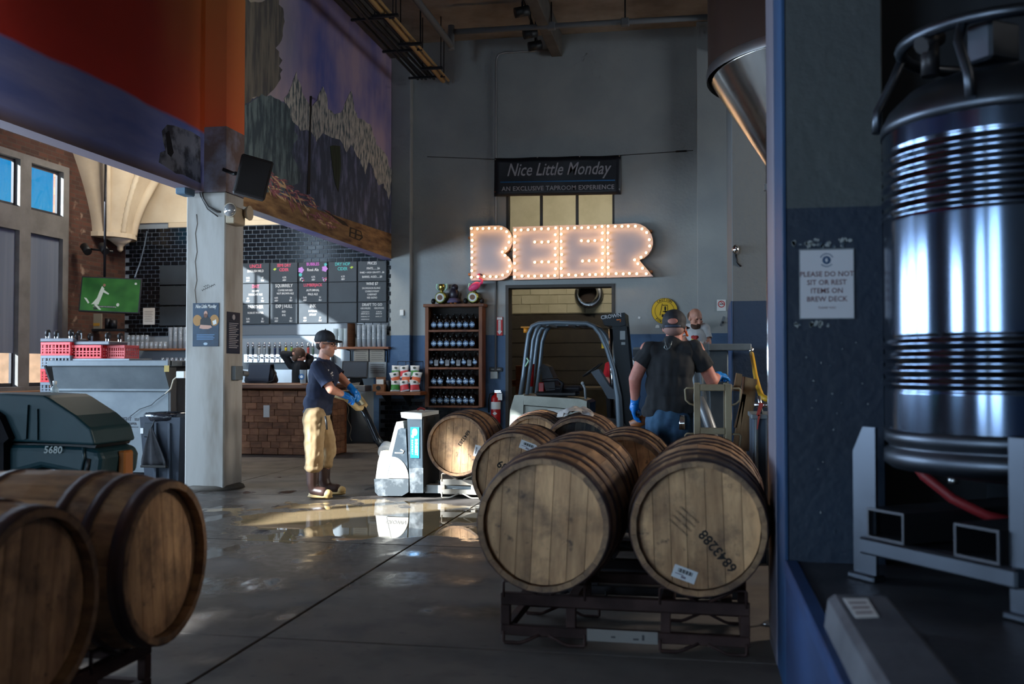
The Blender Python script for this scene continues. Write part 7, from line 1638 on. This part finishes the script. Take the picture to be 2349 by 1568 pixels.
hNf, hFf = J(806, 912, yn+.2)-wrN, J(822, 908, yf-.06)-wrF
body += [('c', wrN, .028, wrN+hNf*.5, .022), ('c', wrF, .028, wrF+hFf*.5, .022)]
blob('body', body, SKIN, .007, w1)
NAVY = M('navy_cotton', S(34,44,70), .85, 0, S(26,34,56), 6)
shirt = [('c', shN+Vector((.02,.06,-.02)), .075, shF+Vector((-.02,-.06,-.02)), .075), ('e', J(742, 862, ym1), (.145,.2,.16)), ('e', J(737, 895, ym1), (.142,.19,.16)), ('e', J(730, 925, ym1), (.145,.185,.13)), ('e', J(728, 945, ym1), (.142,.18,.07)), ('c', J(706, 925, ym1), .045, J(748, 940, ym1), .06),
    ('c', nk+Vector((0,0,-.02)), .075, nk+Vector((0,0,-.06)), .1)]
sh1 = blob('shirt', shirt, NAVY, .009, w1, 8, .009, 11, 0, .5, [(J(727, 949, ym1), Vector((-.15, 0, -1)))])
sleeve(shN, J(752, 882, yn-.025), .073, .071, NAVY, sh1); sleeve(shF, J(779, 862, yf), .07, .066, NAVY, sh1, seed=5)
KHAKI = M('khaki_canvas', S(176,150,112), .85, 0, S(150,124,90), 6)
tr = [('e', J(726, 955, ym1), (.125,.165,.11)), ('c', hipN, .115, knN+Vector((-.01,0,.03)), .092), ('c', knN, .092, J(720, 1066, yn+.05), .088), ('c', hipF, .11, knF, .088), ('c', knF, .088, J(744, 1060, yf-.05), .078), ('e', J(719, 1072, yn+.05), (.096,.09,.05)), ('e', J(745, 1064, yf-.05), (.084,.08,.05))]
blob('trousers', tr, KHAKI, .0095, w1, 3, .014, 11, 4, .8)
BOOTB = M('brown_rubber_boot', S(66,46,40), .4); BOOTS = M('tan_rubber_sole', S(196,164,108), .5)
for (an, kn, y, u0, v0, u1, v1) in ((anN, knN, yn+.05, 708, 1137, 744, 1139), (anF, knF, yf-.04, 738, 1126, 785, 1132)):
    hl, to = J(u0, v0, y), J(u1, v1, y); hl.z = .045; to.z = .04
    tdir = Vector((1, -.12 if y < 9.4 else .0, 0)).normalized()
    hl = Vector((hl.x+.035, y, .05)); to = hl+tdir*.175
    b = blob('boot', [('c', an+Vector((0,0,.17)), .068, an+Vector((0,0,.02)), .06), ('c', an+Vector((0,0,.02)), .06, hl+Vector((.02,0,.03)), .05), ('c', hl+Vector((.02,0,.03)), .052, to+Vector((-.05,0,.02)), .05)], BOOTB, .008, w1)
    blob('sole', [('c', hl-Vector((0,0,.012)), .036, to-Vector((0,0,.008)), .036), ('e', to+Vector((-.005,0,.008)), (.05,.046,.04)), ('e', (hl+to)/2-Vector((0,0,.025)), (.135,.048,.018))], BOOTS, .006, b)
    for v in b.children[0].data.vertices: v.co.z = max(v.co.z, .002)
for (wr_, hf_, sd) in ((wrN, hNf, -1), (wrF, hFf, 1)):
    blob('glove', [('c', wr_-hf_.normalized()*.03, .036, wr_+hf_.normalized()*.01, .033)]+hand_prims(wr_, hf_, (.1, 0, -1), sd, 1.05, .75, 1.12), GLOVE, .0045, w1, 2)
CAPB = M('black_cap', S(26,27,32), .75, 0, S(34,36,44), 10)
cp = blob('cap', [('e', HL(0, -.012, .068), (.086, .106, .082), HR), ('e', HL(0, -.022, .045), (.085, .102, .045), HR)], CAPB, .007, w1, 3)
bl = MB(); g = []
for j in range(5):
    for i in range(9):
        a = (i/8-.5)*2.2; rr = .098+.075*j/4*math.cos(a*.55); g.append(HL(.9*rr*math.sin(a)*.88, rr*math.cos(a)-.005, .060-.012*(j/4)-.018*abs(math.sin(a))))
bl.add(g, [(j*9+i, j*9+i+1, (j+1)*9+i+1, (j+1)*9+i) for j in range(4) for i in range(8)], 0, True)
o = obj('brim', bl, CAPB, cp); md = o.modifiers.new('s', 'SOLIDIFY'); md.thickness = .006
obj('button', MB().ell(HL(0, -.012, .151), .008, 8, 5), CAPB, cp)
HAIRD = M('dark_short_hair', S(44,34,30), .8)
blob('hair', [('e', HL(0, -.046, -.005), (.074, .052, .052), HR), ('e', HL(-.07, -.012, .012), (.01, .025, .03), HR), ('e', HL(.07, -.012, .012), (.01, .025, .03), HR)], HAIRD, .008, w1)
gl = MB()
for a in (-.032, .032): gl.tube([HL(a+.024*math.cos(k*PI/6), .098, .01+.018*math.sin(k*PI/6)) for k in range(12)], .0028, 5, closed=True)
gl.tube([HL(-.008, .1, .015), HL(.008, .1, .015)], .003, 5)
for a in (-1, 1): gl.tube([HL(a*.056, .096, .014), HL(a*.074, .05, .014), HL(a*.08, -.01, .01)], .003, 5)
obj('glasses', gl, BLACK, w1); eyes(HL, 1, w1)
blob('beard_stubble', [('e', HL(0, .021, -.058), (.0635, .0765, .06), HR), ('e', HL(0, .056, -.087), (.0365, .032, .029), HR)], M('stubble_skin', S(172,124,104), .7), .006, w1, 2)
prn = M('white_print', S(190,190,190), .8)
stick('chest_print', sh1, [J(766+2*math.sin(k*1.7), 850+k*2.6, ym1-.12-.03*math.cos(k*2.3)) for k in range(13)], (.012, .009), prn, w1)
obj('belt_strap', MB().tube([J(746, 955, yn-.0), J(748, 965, yn-.025), J(750, 985, yn-.02)], [.012, .012, .010], 6), BLACK, w1)
obj('pocket_knife', MB().box(*J(717, 952, yn-.02), *(J(721, 958, yn-.01)), .002), BLACK, w1)

# ---- man in black seen from behind
w2 = thing('person', 'man in black T-shirt, jeans and backwards black cap seen from behind', 'person')
Y2 = 7.58
J2 = lambda u, v, dy=0: at(u, v, Y=Y2+dy)
hc2 = J2(1547, 752, .03); HP2, HL2, HR2 = head_prims(hc2, (.08, 1, -.12), s=1.03)
shL, shR = J2(1486, 800), J2(1596, 798); elL, elR = J2(1457, 868, -.02), J2(1633, 872, .1); wrL, wrR = J2(1457, 918, .05), J2(1644, 864, .32)
hipL, hipR = J2(1512, 965), J2(1556, 965); knL, knR = Vector((hipL.x-.01, Y2+.02, .5)), Vector((hipR.x+.02, Y2-.02, .5)); anL, anR = Vector((hipL.x-.02, Y2, .09)), Vector((hipR.x+.04, Y2-.02, .09))
hLf, hRf = J2(1454, 945, .06)-wrL, J2(1656, 858, .45)-wrR
body = HP2+[('c', J2(1544, 800), .066, hc2+Vector((0,0,-.05)), .064), ('e', J2(1540, 850), (.14,.08,.17)), ('e', J2(1535, 930), (.13,.08,.15)), ('c', shL, .058, elL, .05), ('c', elL, .05, wrL, .034), ('c', shR, .058, elR, .05), ('c', elR, .052, wrR, .034),
    ('c', hipL, .09, knL, .06), ('c', knL, .06, anL, .042), ('c', hipR, .09, knR, .06), ('c', knR, .06, anR, .042), ('c', anL, .04, anL+Vector((0,.13,-.04)), .035), ('c', anR, .04, anR+Vector((0,.13,-.04)), .035), ('c', wrL, .03, wrL+hLf*.5, .024), ('c', wrR, .03, wrR+hRf*.5, .024)]
blob('body', body, SKIN2, .008, w2)
BLKT = M('faded_black_cotton', S(40,42,46), .9, 0, S(30,32,36), 7)
shirt = [('c', shL+Vector((.06,0,-.025)), .08, shR+Vector((-.06,0,-.025)), .08), ('c', J2(1543, 787), .072, J2(1541, 812), .10), ('e', J2(1540, 840), (.19,.125,.18)), ('e', J2(1537, 885), (.18,.125,.18)), ('e', J2(1535, 925), (.18,.125,.14)), ('c', J2(1495, 942), .07, J2(1572, 938), .08), ('e', J2(1500, 945), (.075,.10,.07))]
sh2 = blob('shirt', shirt, BLKT, .010, w2, 4, .014, 12, 9, .3, [(J2(1535, 950), Vector((.1, 0, -1)))])
sleeve(shL+Vector((.02,0,-.012)), J2(1468, 836, -.012), .074, .073, BLKT, sh2, .009); sleeve(shR+Vector((-.012,0,-.012)), J2(1617, 842, .05), .074, .075, BLKT, sh2, .009, 4)
DENIM = M('blue_denim', S(58,92,122), .9, 0, S(40,66,94), 9)
blob('jeans', [('e', J2(1534, 960), (.17,.125,.12)), ('c', hipL, .108, knL, .085), ('c', knL, .085, anL, .07), ('c', hipR, .108, knR, .085), ('c', knR, .085, anR, .07)], DENIM, .011, w2, 3, .010, 12, 2)
for an in (anL, anR): blob('boot', [('c', an+Vector((0,0,.08)), .06, an+Vector((0,0,-.01)), .055), ('c', an+Vector((0,0,-.04)), .048, an+Vector((0,.15,-.045)), .043)], BOOTB, .01, w2)
for (wr_, hf_, nm, sd) in ((wrL, hLf, (.6, 0, 0), -1), (wrR, hRf, (0, 0, -1), -1)): blob('glove', [('c', wr_-hf_.normalized()*.03, .04, wr_+hf_.normalized()*.01, .036)]+hand_prims(wr_, hf_, nm, sd, 1.1, .55, 1.15), GLOVE, .005, w2, 2)
cp = blob('cap', [('e', HL2(0, -.012, .048), (.092, .112, .092), HR2), ('e', HL2(0, -.022, .005), (.09, .102, .05), HR2)], CAPB, .007, w2, 3)
obj('cap_gap', MB().ell(HL2(0, -.118, .032), (.037, .007, .022), 12, 8, T=HR2), SKIN2, cp)
obj('cap_strap', MB().tube([HL2(a*.055, -.118+.012*abs(a), -.003) for a in (-1, -.5, 0, .5, 1)], .009, 6), M('strap_grey', S(60,70,90), .5), cp)
g = []; bl = MB()
for j in range(4):
    for i in range(9):
        a = (i/8-.5)*2.0; rr = .1+.065*j/3*math.cos(a*.5); g.append(HL2(.9*rr*math.sin(a)*.9, rr*math.cos(a), .03-.014*j/3))
bl.add(g, [(j*9+i, j*9+i+1, (j+1)*9+i+1, (j+1)*9+i) for j in range(3) for i in range(8)], 0, True); o = obj('brim', bl, CAPB, cp); o.modifiers.new('s', 'SOLIDIFY').thickness = .006
blob('hair', [('e', HL2(0, -.045, -.02), (.079, .07, .05), HR2)], M('shaved_hair', S(150,116,108), .8), .009, w2); eyes(HL2, 1, w2)
blob('beard', [('e', HL2(0, .04, -.085), (.06, .055, .04), HR2)], M('dark_beard', S(60,40,34), .9), .008, w2)
obj('ear_plug', MB().cyl(HL2(.08, .01, -.02), HL2(.095, .02, -.06), .009), M('ear_plug_orange', S(220,100,30), .5), w2)
bkp = J2(1536, 800).y-.125
obj('neck_lanyard', MB().tube([at(1524, 775, Y=Y2-.13), at(1527, 790, Y=Y2-.145), at(1531, 800, Y=Y2-.15), at(1538, 795, Y=Y2-.15), at(1541, 782, Y=Y2-.14)], .004, 5).tube([at(1527, 785, Y=Y2-.145)+Vector((.0, 0, .0)), at(1524, 797, Y=Y2-.15), at(1530, 802, Y=Y2-.15), at(1536, 798, Y=Y2-.15), at(1535, 787, Y=Y2-.145)], .004, 5), M('lanyard_steel', S(130,140,145), .35, .8), w2)
ky = MB()
for k in range(5): ky.cyl(J2(1561+2*k, 952, -.13), J2(1559+2.6*k, 985, -.15), .006, n=6)
obj('key_bunch', ky, CHROME, w2)
wd = thing('barrel_tool', 'short wooden mallet held low by the man in black', 'tool', tuple(J2(1475, 962, .12))); obj('mallet_head', MB().cyl((-.09, 0, -.05), (.07, 0, .03), .04), WOODO, wd); obj('handle', MB().tube([(-.06, -.02, .0), (-.055, -.04, .08), (-.06, -.06, .14)], .012, 6), BLACK, wd)

# ---- bearded man in white behind
w3 = thing('person', 'bearded balding man in white T-shirt leaning over the wrapped bin', 'person')
Y3 = 12.5
J3 = lambda u, v, dy=0: at(u, v, Y=Y3+dy)
hc3 = J3(1595, 730, -.05); HP3, HL3, HR3 = head_prims(hc3, (.55, -.75, -.32), s=1.0)
sL, sR = J3(1578, 755, .05), J3(1616, 754); eL, eR = J3(1571, 785, -.1), J3(1624, 785, -.05); wL, wR = J3(1590, 800, -.35), J3(1616, 805, -.3)
PF = .25
pel = Vector((J3(1597, 800).x, Y3+.25, 1.12))
legs = [(Vector((pel.x-.1, Y3+.25, 1.08)), Vector((pel.x-.12, Y3+.22, .68)), Vector((pel.x-.12, Y3+.28, PF+.09))), (Vector((pel.x+.1, Y3+.25, 1.08)), Vector((pel.x+.12, Y3+.22, .68)), Vector((pel.x+.12, Y3+.28, PF+.09)))]
body = HP3+[('c', J3(1597, 755), .06, hc3+Vector((0,.03,-.05)), .06), ('c', J3(1597, 780), .11, pel, .11), ('c', sL, .05, eL, .045), ('c', eL, .045, wL, .03), ('c', sR, .05, eR, .045), ('c', eR, .045, wR, .03)]
for h_, k_, a_ in legs: body += [('c', h_, .085, k_, .058), ('c', k_, .058, a_, .04), ('c', a_, .04, a_+Vector((0,-.14,-.05)), .035)]
for w_, e_ in ((wL, eL), (wR, eR)): body += hand_prims(w_, (w_-e_), (0, 0, -1), 1, 1.0, .6)
blob('body', body, SKIN, .007, w3)
WHT = M('white_cotton', S(206,206,204), .85, 0, S(186,186,188), 6)
blob('shirt', [('c', sL, .075, sR, .075), ('c', J3(1597, 752), .07, J3(1597, 762), .1), ('c', J3(1597, 778), .16, pel, .155)], WHT, .010, w3, 4, .008, 10, 5)
sh3 = w3.children[-1]
sleeve(sL, sL.lerp(eL, .72), .07, .068, WHT, sh3); sleeve(sR, sR.lerp(eR, .72), .07, .068, WHT, sh3, seed=3)
blob('trousers', [('e', pel-Vector((0,0,.05)), (.16,.13,.1))]+[q for h_, k_, a_ in legs for q in (('c', h_, .1, k_, .08), ('c', k_, .08, a_, .07))], M('dark_work_trousers', S(44,46,52), .9), .012, w3, 3, .008, 10, 3)
for h_, k_, a_ in legs: blob('boot', [('c', a_+Vector((0,0,.06)), .06, a_, .055), ('c', a_-Vector((0,0,.04)), .048, a_+Vector((0,-.15,-.045)), .043)], BOOTB, .011, w3)
blob('beard', [('e', HL3(0, .035, -.085), (.064, .062, .05), HR3), ('e', HL3(0, .06, -.115), (.045, .04, .04), HR3), ('e', HL3(0, .088, -.05), (.03, .012, .012), HR3)], M('brown_beard', S(74,52,40), .9), .007, w3)
blob('hair', [('e', HL3(0, -.05, .015), (.08, .066, .07), HR3)], M('thin_brown_hair', S(92,66,50), .85), .008, w3); eyes(HL3, 1, w3)
stick('shirt_print', sh3, [J3(1578+k*2.4, 770+2.5*math.sin(k*2.1), -.3) for k in range(13)], (.016, .02), M('red_print', S(170,52,48), .8), w3)
stick('shirt_print', sh3, [J3(1578+k*3, 778, -.3) for k in range(10)], (.02, .008), M('yellow_print', S(206,176,60), .8), w3)
sp3 = thing('step_platform', 'low steel step platform behind the wrapped bin', 'platform', (pel.x, Y3+.15, 0)); obj('deck_plate', MB().box(-.4, -.2, PF-.04, .4, .4, PF, .004), GALV, sp3)
for sx in (-.37, .37):
    for sy in (-.17, .37): obj('leg', MB().box(sx-.02, sy-.02, 0, sx+.02, sy+.02, PF-.04), GALV, sp3)

# ---- bartender
w4 = thing('person', 'bartender in black with hands raised to brown hair behind the bar', 'person')
Y4 = 15.0
J4 = lambda u, v, dy=0: at(u, v, Y=Y4+dy)
hc4 = J4(688, 815); HP4, HL4, HR4 = head_prims(hc4, (.75, .45, -.35), s=.94)
s4 = [J4(668, 838, .0), J4(705, 838, .1)]; e4 = [J4(650, 812, -.05), J4(712, 822, .25)]; wr4 = [J4(674, 811, -.08), J4(700, 812, .1)]
pel4 = Vector((J4(688, 860).x, Y4+.02, .92))
l4 = [(Vector((pel4.x+d, Y4, .88)), Vector((pel4.x+d, Y4-.01, .48)), Vector((pel4.x+d, Y4+.02, .09))) for d in (-.08, .08)]
body = HP4+[('c', J4(687, 835), .05, hc4-Vector((0,0,.04)), .05), ('c', J4(687, 850), .085, pel4, .10)]
for i in (0, 1): body += [('c', s4[i], .045, e4[i], .038), ('c', e4[i], .038, wr4[i], .026)]+hand_prims(wr4[i], (hc4+Vector((0,0,.02))-wr4[i]), (0, .5, -.4), 1 if i else -1, .9, .4)
for h_, k_, a_ in l4: body += [('c', h_, .08, k_, .05), ('c', k_, .05, a_, .035), ('c', a_, .035, a_+Vector((.1,.05,-.05)), .03)]
blob('body', body, SKIN, .007, w4)
BLKS = M('black_knit', S(22,22,26), .85)
blob('top', [('c', s4[0], .066, s4[1], .066), ('c', J4(687, 842), .12, J4(687, 858), .125), ('c', J4(687, 858), .125, pel4, .14)]+[q for i in (0, 1) for q in (('c', s4[i], .066, e4[i], .06), ('c', e4[i], .06, e4[i].lerp(wr4[i], .75), .044))], BLKS, .01, w4, 3, .004, 10, 6)
blob('trousers', [('e', pel4-Vector((0,0,.04)), (.145,.12,.1))]+[q for h_, k_, a_ in l4 for q in (('c', h_, .092, k_, .066), ('c', k_, .066, a_, .05))], M('black_jeans', S(28,28,32), .9), .012, w4)
blob('hair', [('e', HL4(0, -.025, .028), (.092, .102, .098), HR4), ('e', HL4(0, -.11, .04), (.05, .05, .05), HR4), ('e', HL4(0, -.06, -.06), (.06, .05, .07), HR4)], M('brown_hair', S(96,70,52), .75, 0, S(70,48,36), 20, stretch=(1,1,.3)), .008, w4); eyes(HL4, .94, w4)

# ---- red shirt in the back room
w5 = thing('person', 'helper in bright red T-shirt half hidden behind the forklift mast', 'person')
Y5 = 17.6
J5 = lambda u, v, dy=0: at(u, v, Y=Y5+dy)
hc5 = J5(1421, 812); HP5, HL5, HR5 = head_prims(hc5, (.8, -.5, -.25), s=1)
s5 = [J5(1396, 838), J5(1436, 838, .1)]; e5 = [J5(1391, 865, -.05), J5(1440, 868, .1)]; wr5 = [J5(1412, 884, -.15), J5(1436, 888, -.1)]
pel5 = Vector((J5(1413, 900).x, Y5+.05, .88)); l5 = [(Vector((pel5.x+d, Y5+.05, .84)), Vector((pel5.x+d, Y5+.03, .47)), Vector((pel5.x+d, Y5+.07, .09))) for d in (-.09, .09)]
body = HP5+[('c', J5(1414, 833), .055, hc5-Vector((0,0,.05)), .055), ('c', J5(1414, 850), .13, pel5, .12)]
for i in (0, 1): body += [('c', s5[i], .048, e5[i], .042), ('c', e5[i], .042, wr5[i], .03)]+hand_prims(wr5[i], wr5[i]-e5[i], (0, 0, -1), 1, 1, .6)
for h_, k_, a_ in l5: body += [('c', h_, .085, k_, .055), ('c', k_, .055, a_, .04), ('c', a_, .04, a_+Vector((.1,-.08,-.05)), .033)]
blob('body', body, SKIN, .008, w5)
blob('shirt', [('c', s5[0], .07, s5[1], .07), ('c', J5(1414, 845), .15, pel5, .14), ('c', s5[0], .07, s5[0].lerp(e5[0], .8), .068), ('c', s5[1], .07, s5[1].lerp(e5[1], .8), .068)], M('red_cotton', S(206,30,44), .8), .012, w5, 4, .007, 10, 7)
blob('trousers', [('e', pel5-Vector((0,0,.04)), (.15,.12,.1))]+[q for h_, k_, a_ in l5 for q in (('c', h_, .098, k_, .075), ('c', k_, .075, a_, .06))], M('black_jeans', S(28,28,32)), .013, w5)
blob('hair', [('e', HL5(0, -.02, .035), (.083, .098, .09), HR5)], HAIRD, .009, w5); eyes(HL5, 1, w5)
bpy.data.scenes.remove(_TS)
